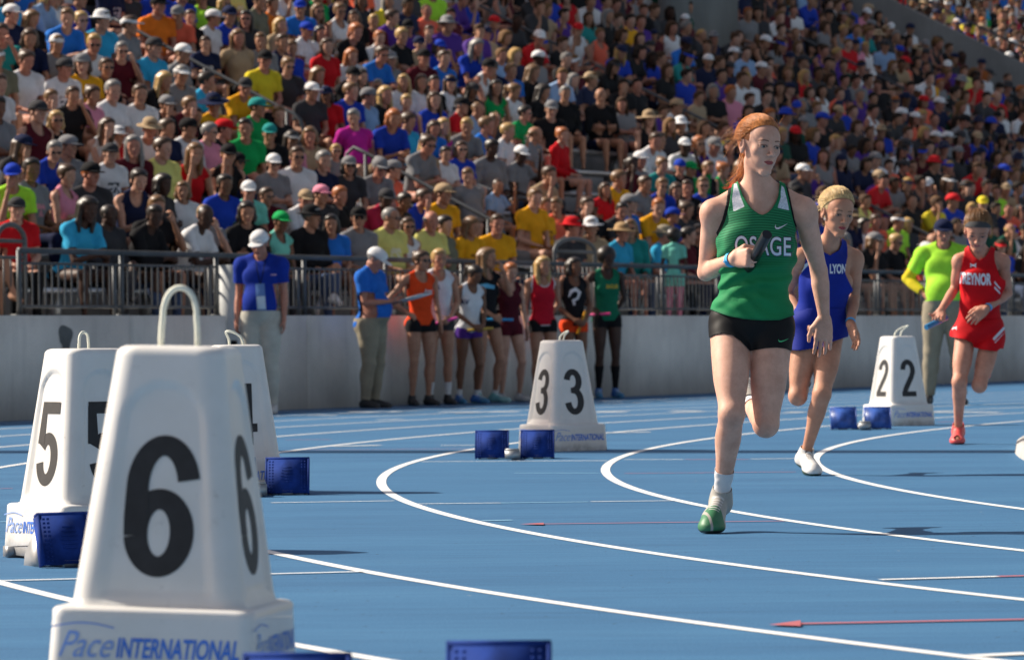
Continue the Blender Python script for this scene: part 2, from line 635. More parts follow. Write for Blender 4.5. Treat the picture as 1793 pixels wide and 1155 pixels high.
# handrails in the aisles
def handrail(s, da, db, label):
    e = empty('handrail', S(s, 0, 0), YAW_S)
    prop(e, label, 'handrail', 'steel handrails in the stand aisles')
    def zr(d): return 1.06 + 0.5 * d
    def pipe(off):
        return
    mb = MB()
    up, lo = 0.0, -0.36
    path = [(0, da - 0.02, zr(da) + lo + 0.02), (0, da - 0.10, zr(da) - 0.22), (0, da - 0.05, zr(da) - 0.05), (0, da + 0.06, zr(da) + 0.04)]
    path += [(0, d, zr(d)) for d in np.linspace(da + 0.2, db - 0.15, 8)]
    path += [(0, db + 0.02, zr(db)), (0, db + 0.12, zr(db) - 0.08), (0, db + 0.13, zr(db) - 0.22), (0, db + 0.02, zr(db) + lo)]
    path += [(0, d, zr(d) + lo) for d in np.linspace(db - 0.1, da + 0.1, 8)]
    mb.tube(path, 0.024, 8, closed=True)
    link('rail', mb.build('rail', True), e, M_galv)
    n = max(2, int((db - da) / 1.1) + 1)
    for i in range(n):
        d = da + 0.15 + (db - da - 0.3) * i / (n - 1)
        r_ = max(0, math.floor((d + 0.30 - D0) / ROW))
        zb = seat_z(r_) - 0.42
        m2 = MB(); m2.tube([(0, d, zb), (0, d, zr(d))], 0.022, 8)
        link('post', m2.build('post', True), e, M_galv)


HR = [(AISLES[1], 2.2, 4.25, 'lower steel handrail above the front fence, behind the men in pale yellow shirts'),
      (AISLES[1], 5.1, 7.85, 'upper steel handrail sloping down behind the man in the gold shirt at left'),
      (AISLES[2], 2.2, 4.3, 'lower steel handrail behind the blonde runner in blue'),
      (AISLES[2], 5.2, 8.3, 'middle steel handrail sloping down towards the leading runner\'s head'),
      (AISLES[2], 9.0, 12.5, 'highest steel handrail near the spectators in purple shirts'),
      (AISLES[3], 2.2, 4.4, 'far lower steel handrail above the runner in red'),
      (AISLES[3], 5.2, 8.4, 'far middle steel handrail in the shaded seats at right'),
      (AISLES[3], 9.0, 12.0, 'farthest steel handrail beneath the dividing parapet')]
for a in HR: handrail(*a)

# blue chair backs in the shaded block
M_chair = plain('blue_plastic_seat', (0.10, 0.24, 0.52), 0.45, var=0.15)
cb = MB()
for i in range(7):
    t_ = (i - 3) / 3.0
    pass
def chair_mesh():
    V, F = [], []
    for z in np.linspace(0.06, 0.44, 6):
        for x in np.linspace(-0.21, 0.21, 8):
            V.append((x * (1 - 0.12 * (z / 0.44) ** 3), 0.20 + 0.05 * (z / 0.44) - 0.04 * (abs(x) / 0.21) ** 2, z))
    for a in range(5):
        for b_ in range(7):
            q = a * 8 + b_
            F.append((q, q + 1, q + 9, q + 8))
    me = mk_mesh('seat_back', V, np.array(F), True)
    return me
chair_back = chair_mesh()
def pan_mesh():
    V, F = [], []
    for y in np.linspace(-0.20, 0.20, 5):
        for x in np.linspace(-0.21, 0.21, 6):
            V.append((x, y, 0.045 - 0.02 * math.cos(x * 6) + 0.03 * (y < -0.15)))
    for a in range(4):
        for b_ in range(5):
            q = a * 6 + b_
            F.append((q, q + 1, q + 7, q + 6))
    return mk_mesh('seat_pan', V, np.array(F), True)
chair_pan = pan_mesh()

# unseen mast added behind the stand to cast a thin shadow across the track
mp_ = Vector((0, 27.78, 0)) - SHD * 31
mast = empty('shadow_mast', mp_)
prop(mast, 'added unseen mast behind the grandstand casting a thin shadow on the track', 'mast')
mb = MB(); mb.tube([(0, 0, 0), (0, 0, 31)], [.40, .28], 14); link('pole', mb.build('pole', True), mast, M_galv)
mb = MB(); mb.box((0, 0, 31.4), (3.2, .3, .2)); mb.box((0, 0, 32.4), (3.2, .3, .2)); link('crossbar', mb.build('crossbar'), mast, M_galv)
for i in range(4):
    for zz in (31.7, 32.7):
        mb = MB(); mb.box((-1.35 + .9 * i, -.25, zz), (.55, .35, .5)); link('mast_box', mb.build('mast_box'), mast, M_galv)
# ------------------------------------------------------------------ numerals drawn as outlines
def stroke_poly(paths):
    """paths: list of lists of (x, y, halfwidth). Returns V (n,2), quads."""
    V, Q = [], []
    for path in paths:
        base = len(V)
        m = len(path)
        for i, (x, y, w) in enumerate(path):
            a = path[max(0, i - 1)]; b_ = path[min(m - 1, i + 1)]
            dx, dy = b_[0] - a[0], b_[1] - a[1]
            L = math.hypot(dx, dy) or 1
            nx, ny = -dy / L, dx / L
            V.append((x + nx * w, y + ny * w)); V.append((x - nx * w, y - ny * w))
            if i: Q.append((base + 2 * i - 2, base + 2 * i - 1, base + 2 * i + 1, base + 2 * i))
    return V, Q


def arc(cx, cy, rx, ry, a0, a1, n, wv, wh):
    """Elliptical arc in degrees; wv = half stroke where it runs vertical, wh where horizontal."""
    out = []
    for i in range(n + 1):
        a = R(a0 + (a1 - a0) * i / n)
        w = wv * math.cos(a) ** 2 + wh * math.sin(a) ** 2
        out.append((cx + rx * math.cos(a), cy + ry * math.sin(a), w))
    return out


def digit(ch):
    """Unit height 1, width about .5, centred on x = 0, y from 0 to 1."""
    if ch == '6':
        p = [arc(0, 0.312, 0.166, 0.238, 185, 545, 48, 0.086, 0.073)]
        q = arc(0.02, 0.62, 0.185, 0.308, 12, 178, 26, 0.080, 0.072)
        q += [(-0.166, 0.52, 0.084), (-0.168, 0.42, 0.086), (-0.166, 0.30, 0.085)]
        return p + [q]
    if ch == '5':
        return [arc(-0.005, 0.318, 0.166, 0.246, 190, 505, 40, 0.082, 0.072),
                [(-0.155, 0.95, 0.055), (-0.168, 0.66, 0.068), (-0.176, 0.50, 0.074)], [(-0.205, 0.930, 0.070), (0.205, 0.930, 0.070)]]
    if ch == '3':
        return [arc(-0.015, 0.735, 0.155, 0.198, 172, -80, 30, 0.080, 0.067), arc(-0.010, 0.300, 0.168, 0.232, 100, -172, 34, 0.083, 0.068),
                [(-0.085, 0.533, 0.060), (0.05, 0.533, 0.060)]]
    if ch == '2':
        return [arc(0, 0.715, 0.160, 0.216, 178, -28, 28, 0.080, 0.070) + [(0.085, 0.50, 0.080), (-0.02, 0.34, 0.080), (-0.11, 0.20, 0.080), (-0.155, 0.08, 0.078)],
                [(-0.238, 0.068, 0.068), (0.232, 0.068, 0.068)]]
    if ch == '4':
        return [[(0.085, 0.0, 0.078), (0.085, 1.0, 0.078)], [(-0.25, 0.28, 0.068), (0.24, 0.28, 0.068)], [(-0.19, 0.28, 0.065), (0.07, 0.93, 0.065)]]


M_black = plain('black_numeral_film', (0.018, 0.018, 0.020), 0.6, var=0.3, nscale=30)
M_logo = plain('blue_logo_ink', (0.05, 0.20, 0.72), 0.4)
M_logo_lo = plain('pale_blue_logo_ink', (0.22, 0.36, 0.74), 0.4)


def mat_cone():
    m, nt, b = new_mat('white_moulded_plastic')
    n1 = noise(nt, 3.5, 5, 0.6)
    n2 = noise(nt, 60, 3, 0.6)
    c = ramp(nt, n1, [(0.35, (0.70, 0.69, 0.66)), (0.7, (0.80, 0.79, 0.77))])
    tc = nt.nodes.new('ShaderNodeTexCoord')
    sep = nt.nodes.new('ShaderNodeSeparateXYZ')
    nt.links.new(tc.outputs['Object'], sep.inputs[0])
    low = math_n(nt, 'SUBTRACT', 1.0, math_n(nt, 'DIVIDE', sep.outputs['Z'], 0.10), clamp=True)
    c = mixc(nt, math_n(nt, 'MULTIPLY', low, ramp(nt, noise(nt, 14, 4), [(0.4, (0, 0, 0)), (0.7, (1, 1, 1))])), c, (0.42, 0.40, 0.36))
    scuff = ramp(nt, noise(nt, 24, 6, 0.8), [(0.61, (0, 0, 0)), (0.70, (1, 1, 1))])
    c = mixc(nt, math_n(nt, 'MULTIPLY', scuff, 0.5), c, (0.45, 0.43, 0.40))
    nt.links.new(c, b.inputs['Base Color'])
    b.inputs['Roughness'].default_value = 0.36
    b.inputs['Coat Weight'].default_value = 0.15
    b.inputs['Subsurface Weight'].default_value = 0.08
    b.inputs['Subsurface Radius'].default_value = (0.03, 0.03, 0.02)
    bump(nt, b, n2, 0.04, 0.002)
    return m


M_cone = mat_cone()
M_rope = plain('white_rope', (0.74, 0.76, 0.66), 0.7, var=0.08, nscale=90)

HW_B, HW_L, Z_L, H_C = 0.219, 0.210, 0.172, 0.720     # base half widths, ledge height, total height
HW_U0, HW_U1 = 0.181, 0.113


def cone_hw(z):
    t = (z - Z_L) / (H_C - Z_L)
    return HW_U0 + (HW_U1 - HW_U0) * t


def rsq(hw, rad, n=12, m=14):
    """Points of a rounded square, n per corner and m along each side."""
    P = []
    for q in range(4):
        a0 = -90 + 90 * q - 0
        cx = (hw - rad) * (1 if q in (0, 1) else -1)
        cy = (hw - rad) * (1 if q in (1, 2) else -1)
        for i in range(n + 1):
            a = R(a0 + 90 * i / n)
            P.append((cx + rad * math.cos(a), cy + rad * math.sin(a)))
        # side towards the next corner
        nx = [(1, 1), (-1, 1), (-1, -1), (1, -1)][q]
        a = R(a0 + 90)
        e = (cx + rad * math.cos(a), cy + rad * math.sin(a))
        q2 = (q + 1) % 4
        cx2 = (hw - rad) * (1 if q2 in (0, 1) else -1)
        cy2 = (hw - rad) * (1 if q2 in (1, 2) else -1)
        f = (cx2 + rad * math.cos(a), cy2 + rad * math.sin(a))
        for i in range(1, m):
            P.append((e[0] + (f[0] - e[0]) * i / m, e[1] + (f[1] - e[1]) * i / m))
    return P


def cone_mesh():
    zs = [(0.0, HW_B - 0.004, .03), (0.006, HW_B, .03)] + [(z, HW_B + (HW_L - HW_B) * z / Z_L, .03) for z in (0.05, 0.10, 0.15)]
    zs += [(Z_L - 0.008, HW_L + .001, .03), (Z_L - 0.002, HW_L - .004, .03), (Z_L, HW_L - 0.010, .03), (Z_L + 0.0005, HW_U0 + 0.008, .045), (Z_L + 0.004, HW_U0 + .001, .045)]
    n = 56
    for i in range(1, n + 1):
        z = Z_L + 0.01 + (H_C - 0.022 - Z_L - 0.01) * i / n
        zs.append((z, cone_hw(z), 0.045 + 0.004 * i / n))
    for a in (25, 50, 75, 90):
        zs.append((H_C - 0.022 + 0.022 * math.sin(R(a)), cone_hw(H_C - .022) - 0.022 * (1 - math.cos(R(a))), 0.046))
    V = []
    for (z, hw, rad) in zs:
        for (x, y) in rsq(hw, min(rad, hw * 0.6), 8, 22):
            u, w = (x, y) if abs(y) > abs(x) else (y, x)
            dep = 0.0
            if Z_L + 0.02 < z < H_C - 0.03:
                # arched recess on every face
                hw_a = hw * 0.66
                ztop = 0.645
                if z < ztop - hw_a: sd = abs(u) - hw_a
                else: sd = math.hypot(u, z - (ztop - hw_a)) - hw_a
                t = min(1, max(0, (-sd) / 0.010))
                dep = 0.008 * t * t * (3 - 2 * t)
                ed = min(1, max(0, (z - Z_L - 0.02) / 0.01))
                dep *= ed
            if abs(y) > abs(x): y -= math.copysign(dep, y)
            else: x -= math.copysign(dep, x)
            V.append((x, y, z))
    N = len(rsq(0.2, 0.03, 8, 22))
    F = []
    for j in range(len(zs) - 1):
        for i in range(N):
            l = (i + 1) % N
            F.append((j * N + i, j * N + l, (j + 1) * N + l, (j + 1) * N + i))
    top = len(V); V.append((0, 0, H_C + 0.001))
    T = [((len(zs) - 1) * N + i, (len(zs) - 1) * N + (i + 1) % N, top) for i in range(N)]
    return mk_mesh('marker_body', V, [np.array(F), np.array(T)], True)


def face_place(P2, z0, tilt=True, off=0.0015, ledge=False):
    """Map (u, v) in metres (v upward from height z0) onto the -Y face of the marker."""
    out = []
    for (u, v) in P2:
        z = z0 + v
        if ledge: y = -(HW_B + (HW_L - HW_B) * z / Z_L) - off
        else:
            y = -(cone_hw(z) - 0.008) - off
        out.append((u, y, z))
    return out


_txt = {}
def text_mesh(s, bold=0.0, shear=0.0, size=1.0, spacing=1.0):
    """2D triangles of a word, as (n,2) vertices and faces; height of capitals about 0.73*size."""
    key = (s, bold, shear, size, spacing)
    if key in _txt: return _txt[key]
    cu = bpy.data.curves.new('word', 'FONT')
    cu.body = s
    cu.offset = bold
    cu.shear = shear
    cu.size = size
    cu.space_character = spacing
    cu.align_x = 'CENTER'
    cu.resolution_u = 5
    o = bpy.data.objects.new('word', cu)
    COL.objects.link(o)
    dg = bpy.context.evaluated_depsgraph_get()
    me = bpy.data.meshes.new_from_object(o.evaluated_get(dg))
    V = np.array([v.co[:] for v in me.vertices])[:, :2]
    me.calc_loop_triangles()
    F = np.array([t.vertices[:] for t in me.loop_triangles])
    bpy.data.objects.remove(o); bpy.data.curves.remove(cu); bpy.data.meshes.remove(me)
    _txt[key] = (V, F)
    return V, F


def fit2(V, w, h):
    """Scale 2D vertices to width w and height h, centred in x, base at 0."""
    lo, hi = V.min(0), V.max(0)
    return (V - [(lo[0] + hi[0]) / 2, lo[1]]) * [w / (hi[0] - lo[0]), h / (hi[1] - lo[1])]


cone_me = cone_mesh()


def marker(num, px, py, dep, yaw, label, loop_yaw=0.3, loop_h=0.1, lean=0.0, r_rope=0.0085):
    """Lane marker box standing with its centre shown at column px; its near foot at (px, py)."""
    g0 = W(px, py, dep); g0.z = 0
    e = empty('lane_marker', g0, yaw)
    prop(e, label, 'lane marker', 'white numbered lane marker boxes')
    link('body', cone_me, e, M_cone)
    for q in range(4):
        M = Matrix.Rotation(q * math.pi / 2, 4, 'Z')
        V, Q = stroke_poly(digit(num))
        hgt = 0.297
        # overlapping strokes get their own tiny lift
        V2 = [(x * hgt * 0.98, y * hgt) for x, y in V]
        P = []
        ns = [len(p) * 2 for p in digit(num)]
        i0 = 0
        for j, k_ in enumerate(ns):
            P += face_place(V2[i0:i0 + k_], 0.235, off=0.0012 + 0.0006 * j)
            i0 += k_
        me = mk_mesh('numeral', P, np.array(Q), False)
        me.transform(M)
        link('numeral', me, e, M_black)
        V, F = text_mesh('INTERNATIONAL', 0.025, 0.22)
        P = face_place(fit2(V, 0.255, 0.043) + [0.058, 0], 0.068, ledge=True)
        me = mk_mesh('brand_lettering', P, F, False); me.transform(M)
        link('brand_lettering', me, e, M_logo)
        V, F = text_mesh('Pace', 0.0, 0.5)
        P = face_place(fit2(V, 0.115, 0.055) + [-0.132, 0.0], 0.068, ledge=True, off=0.0022)
        me = mk_mesh('brand_script', P, F, False); me.transform(M)
        link('brand_script', me, e, M_logo_lo)
        st = [(-0.205 + 0.13 * t, 0.062 + 0.010 * math.sin(3.1 * t), 0.0016) for t in np.linspace(0, 1, 14)]
        V, Q = stroke_poly([st])
        me = mk_mesh('brand_swash', face_place(V, 0.068, ledge=True, off=0.0028), np.array(Q), False); me.transform(M)
        link('brand_swash', me, e, M_logo_lo)
    mb = MB()
    pts = []
    wl = 0.038
    for a in np.linspace(-0.08, math.pi + 0.08, 22):
        t = math.sin(max(0, min(math.pi, a)))
        x = -math.cos(a) * (wl if a < 0.4 or a > math.pi - 0.4 else wl * (1 + 0.25 * math.sin(a) ** 2))
        z = H_C - 0.004 + loop_h * (t ** 0.75)
        pts.append((x * math.cos(loop_yaw), x * math.sin(loop_yaw) + lean * t * t, z))
    mb.tube(pts, r_rope, 10)
    link('rope_handle', mb.build('rope_handle', True), e, M_rope)
    return e


# near-corner pixel, depth and yaw of each box are set so that corner, height and both faces agree
mk6 = marker('6', 304, 1150, 9.36, R(-9), 'largest white lane marker box with black 6, nearest the camera', loop_yaw=0.12, loop_h=0.128, r_rope=0.0063)
mk6.scale = (1.055, 1.055, 1.022)
mk6.rotation_euler = (0, R(1.5), R(-9))
marker('5', 150, 950, 15.25, R(-54), 'white lane marker box with black 5 behind the box numbered 6', loop_yaw=-1.0, loop_h=0.062, r_rope=0.005)
marker('4', 416, 850, 20.9, R(-75), 'white lane marker box mostly hidden behind the box numbered 6', loop_yaw=0.9, loop_h=0.07, lean=-0.04, r_rope=0.006)
marker('3', 985, 780, 28.0, R(-58.5), 'white lane marker box with black 3, left of the leading runner', loop_yaw=-0.2, loop_h=0.062, lean=0.05, r_rope=0.006)
marker('2', 1573, 740, 34.6, R(-61), 'white lane marker box with black 2 between the runners in blue and red', loop_yaw=0.1, loop_h=0.085, lean=0.10, r_rope=0.006)

# ------------------------------------------------------------------ starting blocks
M_pedal = plain('blue_pedal_plastic', (0.014, 0.046, 0.25), 0.8, var=0.4, nscale=14)
M_pedal.node_tree.nodes['Principled BSDF'].inputs['Specular IOR Level'].default_value = 0.15
M_pedal_l = plain('worn_blue_pedal_plastic', (0.05, 0.13, 0.48), 0.4, var=0.35, nscale=18)
M_blk = plain('grey_block_metal', (0.35, 0.36, 0.37), 0.45, 0.6, var=0.25, nscale=12)


def pedal_mesh():
    """A ribbed, leaning foot plate 0.2 wide and 0.16 high; its front looks to -Y."""
    mb = MB()
    Mx = Matrix.Rotation(R(-18), 4, 'X')
    mb.box((0, 0.028, 0.085), (0.196, 0.014, 0.158), Mx)
    for sx in (-0.096, 0.096): mb.box((sx, 0.036, 0.083), (0.008, 0.040, 0.160), Mx)
    mb.box((0, 0.030 + 0.03, 0.163), (0.20, 0.030, 0.010), Mx)
    for i in range(11):
        z = 0.022 + i * 0.0130
        yy = 0.0185 + (z - 0.085) * math.tan(R(18))
        for sx in (-.080, -.066, .066, .080):
            mb.box((sx, yy, z), (0.007, 0.005, 0.006), Mx)
        if 2 < i < 9: mb.box((0, yy, z), (0.060 - 0.006 * abs(i - 5), 0.004, 0.004), Mx)
    return mb.build('foot_plate')


ped = pedal_mesh()


def support_mesh():
    mb = MB()
    mb.box((0, 0.10, 0.012), (0.05, 0.20, 0.02))
    mb.box((0, 0.085, 0.065), (0.045, 0.015, 0.10), Matrix.Rotation(R(35), 4, 'X'))
    for i in range(5):
        mb.box((0, 0.19 - 0.018 * i, 0.03 + 0.020 * i), (0.16, 0.020, 0.008), Matrix.Rotation(R(20), 4, 'X'))
    for sx in (-0.08, 0.08):
        mb.add([(sx - .004, 0.05, 0.0), (sx - .004, 0.21, 0.0), (sx - .004, 0.20, 0.035), (sx - .004, 0.10, 0.125),
                (sx + .004, 0.05, 0.0), (sx + .004, 0.21, 0.0), (sx + .004, 0.20, 0.035), (sx + .004, 0.10, 0.125)],
               [(0, 1, 2, 3), (7, 6, 5, 4), (0, 4, 5, 1), (1, 5, 6, 2), (2, 6, 7, 3), (3, 7, 4, 0)])
    return mb.build('pedal_support')


sup = support_mesh()


def rail_mesh():
    mb = MB()
    mb.box((0, 0.25, 0.022), (0.05, 0.95, 0.026))
    mb.box((0, -0.235, 0.032), (0.085, 0.06, 0.050))
    mb.box((0, -0.235, 0.063), (0.078, 0.03, 0.012))
    mb.box((0, 0.70, 0.02), (0.09, 0.05, 0.035))
    return mb.build('centre_rail')


railm = rail_mesh()
MARKTXT = None


def block(pl, pr, py, dep, yaw, label, mat, s=1.0, dy=(0.0, 0.0)):
    c = W((pl + pr) / 2, py, dep); c.z = 0
    e = empty('starting_block', c, yaw)
    prop(e, label, 'starting block', 'blue starting blocks beside the lane marker boxes')
    e.scale = (s, s, s)
    half = (pr - pl) / 2 * dep / FPX / s
    for sx, dd in ((-half, dy[0]), (half, dy[1])):
        a = link('foot_plate', ped, e, mat); a.location = (sx, dd, 0.0)
        a = link('pedal_support', sup, e, M_blk); a.location = (sx, dd, 0.0)
    link('centre_rail', railm, e, M_blk)
    return e


block(861, 941, 803, 26.1, R(-3), 'starting block with two blue foot plates in front of the 3 box', M_pedal, 1.03)
block(1478, 1538, 752, 33.2, R(2), 'paler worn blue starting block at the foot of the 2 box', M_pedal_l, 1.02)
block(408, 504, 869, 20.5, R(0), 'starting block with dark blue foot plate showing right of the 6 box', M_pedal, 1.05, (0.0, -0.05))
block(124, 214, 994, 14.2, R(27), 'starting block with grey toothed side in front of the 5 box', M_pedal, 1.05)
block(535, 868, 1270, 8.03, R(-3), 'starting block cut off by the bottom edge, right of the 6 box', M_pedal, 1.0, (-0.20, 0.08))
# ------------------------------------------------------------------ bodies: smooth blends of tapered limbs, meshed
def V3(*a): return np.array(a if len(a) == 3 else a[0], dtype=np.float64)
def nrm(v):
    v = np.asarray(v, float); return v / (np.linalg.norm(v) + 1e-12)


class Field:
    def __init__(s):
        s.ops = []          # (group, kind, data, k, tag)

    def cone(s, a, b, ra, rb, k=.02, tag='core', grp=0, flat=None, sub=False):
        s.ops.append((grp, 'c', (V3(a), V3(b), ra, rb, flat), k, tag, sub))

    def ell(s, c, r, M=None, k=.02, tag='core', grp=0, sub=False):
        r = V3(r)
        s.ops.append((grp, 'e', (V3(c), r, None if M is None else np.asarray(M, float)), k, tag, sub))

    def limb(s, pts, k=.012, tag='core', grp=0):
        s.ops.append((grp, 'l', [(V3(a), r) for a, r in pts], k, tag, False))

    @staticmethod
    def dist(kind, data, X, Y, Z):
        if kind == 'l':
            out = None
            for (a, ra), (b, rb) in zip(data[:-1], data[1:]):
                r = Field.dist('c', (a, b, ra, rb, None), X, Y, Z)
                out = r if out is None else np.minimum(out, r)
            return out
        if kind == 'c':
            a, b, ra, rb, flat = data
            px, py, pz = X - a[0], Y - a[1], Z - a[2]
            d = b - a
            if flat is not None:
                n, f = flat
                t_ = (px * n[0] + py * n[1] + pz * n[2]) * (1 / f - 1)
                px = px + t_ * n[0]; py = py + t_ * n[1]; pz = pz + t_ * n[2]
                d = d + n * np.dot(d, n) * (1 / f - 1)
            L = max(np.dot(d, d), 1e-12)
            t = np.clip((px * d[0] + py * d[1] + pz * d[2]) / L, 0, 1)
            r = np.sqrt((px - t * d[0]) ** 2 + (py - t * d[1]) ** 2 + (pz - t * d[2]) ** 2) - (ra + (rb - ra) * t)
            return r if flat is None else r * min(1.0, 0.5 + 0.5 * flat[1])
        c, r, M = data
        px, py, pz = X - c[0], Y - c[1], Z - c[2]
        if M is not None:
            px, py, pz = (px * M[0, 0] + py * M[0, 1] + pz * M[0, 2], px * M[1, 0] + py * M[1, 1] + pz * M[1, 2], px * M[2, 0] + py * M[2, 1] + pz * M[2, 2])
        k0 = np.sqrt((px / r[0]) ** 2 + (py / r[1]) ** 2 + (pz / r[2]) ** 2)
        k1 = np.sqrt((px / r[0] ** 2) ** 2 + (py / r[1] ** 2) ** 2 + (pz / r[2] ** 2) ** 2)
        return k0 * (k0 - 1) / np.maximum(k1, 1e-9)

    @staticmethod
    def bounds(kind, data, pad):
        if kind == 'l':
            r = max(q[1] for q in data) + pad
            P = np.array([q[0] for q in data])
            return P.min(0) - r, P.max(0) + r
        if kind == 'c':
            a, b, ra, rb, flat = data
            r = max(ra, rb) + pad
            return np.minimum(a, b) - r, np.maximum(a, b) + r
        c, r, M = data
        e = r if M is None else np.sqrt(((M.T * r) ** 2).sum(1))
        return c - e - pad, c + e + pad

    def sel(s, tags):
        return s.ops if tags is None else [o for o in s.ops if o[4] in tags]

    def grid(s, h, tags=None, box=None, pad=0.0, kj=0.012):
        ops = s.sel(tags)
        lo = np.min([s.bounds(o[1], o[2], 0)[0] for o in ops if not o[5]], 0) - pad - 3 * h
        hi = np.max([s.bounds(o[1], o[2], 0)[1] for o in ops if not o[5]], 0) + pad + 3 * h
        if box is not None:
            lo = np.maximum(lo, box[0]); hi = np.minimum(hi, box[1])
        n = np.maximum(np.ceil((hi - lo) / h).astype(int) + 1, 3)
        ax = [(lo[i] + h * np.arange(n[i])).astype(np.float32) for i in range(3)]
        groups = sorted(set(o[0] for o in ops))
        out = None
        for g in groups:
            D = np.full(tuple(n), 0.08 + pad, np.float32)
            for (gg, kind, data, k, tag, sub) in ops:
                if gg != g: continue
                l, u = s.bounds(kind, data, k + pad + 3 * h)
                i0 = np.clip(np.floor((l - lo) / h).astype(int), 0, n - 1)
                i1 = np.clip(np.ceil((u - lo) / h).astype(int) + 1, 0, n)
                if (i1 <= i0).any(): continue
                X = ax[0][i0[0]:i1[0]][:, None, None]; Y = ax[1][i0[1]:i1[1]][None, :, None]; Z = ax[2][i0[2]:i1[2]][None, None, :]
                d = s.dist(kind, data, X, Y, Z).astype(np.float32)
                sl = (slice(i0[0], i1[0]), slice(i0[1], i1[1]), slice(i0[2], i1[2]))
                A = D[sl]
                if sub:
                    d = -d
                    hh = np.maximum(k - np.abs(A - d), 0) / max(k, 1e-6)
                    D[sl] = np.maximum(A, d) + hh * hh * k * .25
                else:
                    hh = np.maximum(k - np.abs(A - d), 0) / max(k, 1e-6)
                    D[sl] = np.minimum(A, d) - hh * hh * k * .25
            if out is None: out = D
            else:
                hh = np.maximum(kj - np.abs(out - D), 0) / kj
                out = np.minimum(out, D) - hh * hh * kj * .25
        return out, lo, h

    def at(s, P, tags=None):
        """Unblended distance of points to the selected primitives."""
        d = np.full(len(P), 9.0)
        for (gg, kind, data, k, tag, sub) in s.sel(tags):
            if sub: continue
            d = np.minimum(d, s.dist(kind, data, P[:, 0], P[:, 1], P[:, 2]))
        return d


def nets(D, org, h):
    S_ = D < 0
    nx, ny, nz = D.shape
    c = np.zeros((nx - 1, ny - 1, nz - 1), np.int8)
    corners = [(i, j, k) for i in (0, 1) for j in (0, 1) for k in (0, 1)]
    for (i, j, k) in corners:
        c += S_[i:nx - 1 + i, j:ny - 1 + j, k:nz - 1 + k]
    act = (c > 0) & (c < 8)
    ii, jj, kk = np.nonzero(act)
    if len(ii) == 0: return np.zeros((0, 3)), np.zeros((0, 4), int)
    vals = {cr: D[ii + cr[0], jj + cr[1], kk + cr[2]] for cr in corners}
    acc = np.zeros((len(ii), 3)); cnt = np.zeros(len(ii))
    for ax in range(3):
        for cr in corners:
            if cr[ax]: continue
            c2 = list(cr); c2[ax] = 1; c2 = tuple(c2)
            a, b = vals[cr], vals[c2]
            x = (a < 0) != (b < 0)
            t = np.where(x, a / np.where(x, a - b, 1), 0)
            p = np.tile(np.array(cr, float), (len(ii), 1))
            p[:, ax] = t
            acc[x] += p[x]; cnt[x] += 1
    V = (acc / cnt[:, None] + np.stack([ii, jj, kk], 1)) * h + org
    idx = np.full(c.shape, -1, np.int64); idx[ii, jj, kk] = np.arange(len(ii))
    Q = []
    for ax in range(3):
        a = [slice(None)] * 3; b = [slice(None)] * 3
        a[ax] = slice(0, -1); b[ax] = slice(1, None)
        A, B = S_[tuple(a)], S_[tuple(b)]
        x = A != B
        o = [(1, 2), (2, 0), (0, 1)][ax]
        i, j, k = np.nonzero(x)
        co = [i, j, k]
        ok = (co[o[0]] > 0) & (co[o[1]] > 0) & (co[o[0]] < D.shape[o[0]] - 1) & (co[o[1]] < D.shape[o[1]] - 1)
        co = [q[ok] for q in co]
        inside = A[tuple(co)]
        def cell(d0, d1):
            q = [v.copy() for v in co]
            q[o[0]] -= d0; q[o[1]] -= d1
            return idx[q[0], q[1], q[2]]
        q = np.stack([cell(1, 1), cell(0, 1), cell(0, 0), cell(1, 0)], 1)
        q[~inside] = q[~inside][:, ::-1]
        Q.append(q)
    return V, np.concatenate(Q)


def tri(F):
    return F if F.shape[1] == 3 else np.concatenate([F[:, [0, 1, 2]], F[:, [0, 2, 3]]])


def clip(V, F, g, attrs=None):
    """Keep the part of the mesh where g > 0, cutting triangles exactly along g = 0."""
    attrs = attrs or {}
    F = tri(F)
    s = g > 0
    n = s[F].sum(1)
    keep = F[n == 3]
    part = F[(n == 1) | (n == 2)]
    new_edges = {}
    VV = [V]; base = len(V)
    E = []
    out = [keep]
    if len(part):
        sp = s[part]
        one = sp.sum(1) == 1
        solo = np.where(one, sp.argmax(1), (~sp).argmax(1))
        r = np.arange(len(part))
        a = part[r, solo]; b = part[r, (solo + 1) % 3]; c = part[r, (solo + 2) % 3]
        def cut(p, q):
            lo = np.minimum(p, q); hi = np.maximum(p, q)
            return lo, hi
        e1 = np.stack(cut(a, b), 1); e2 = np.stack(cut(a, c), 1)
        allE = np.concatenate([e1, e2])
        u, inv = np.unique(allE, axis=0, return_inverse=True)
        inv = inv.ravel()
        t = g[u[:, 0]] / (g[u[:, 0]] - g[u[:, 1]])
        newV = V[u[:, 0]] * (1 - t)[:, None] + V[u[:, 1]] * t[:, None]
        VV.append(newV)
        i1 = base + inv[:len(part)]; i2 = base + inv[len(part):]
        out.append(np.stack([a[one], i1[one], i2[one]], 1))
        z = ~one
        out.append(np.stack([i1[z], b[z], c[z]], 1))
        out.append(np.stack([i1[z], c[z], i2[z]], 1))
        attrs2 = {}
        for k_, v in attrs.items():
            w = t if v.ndim == 1 else t[:, None]
            attrs2[k_] = np.concatenate([v, v[u[:, 0]] * (1 - w) + v[u[:, 1]] * w])
        attrs = attrs2
    V2 = np.concatenate(VV); F2 = np.concatenate(out)
    used = np.unique(F2)
    mp = np.zeros(len(V2), int); mp[used] = np.arange(len(used))
    return V2[used], mp[F2], {k_: v[used] for k_, v in attrs.items()}


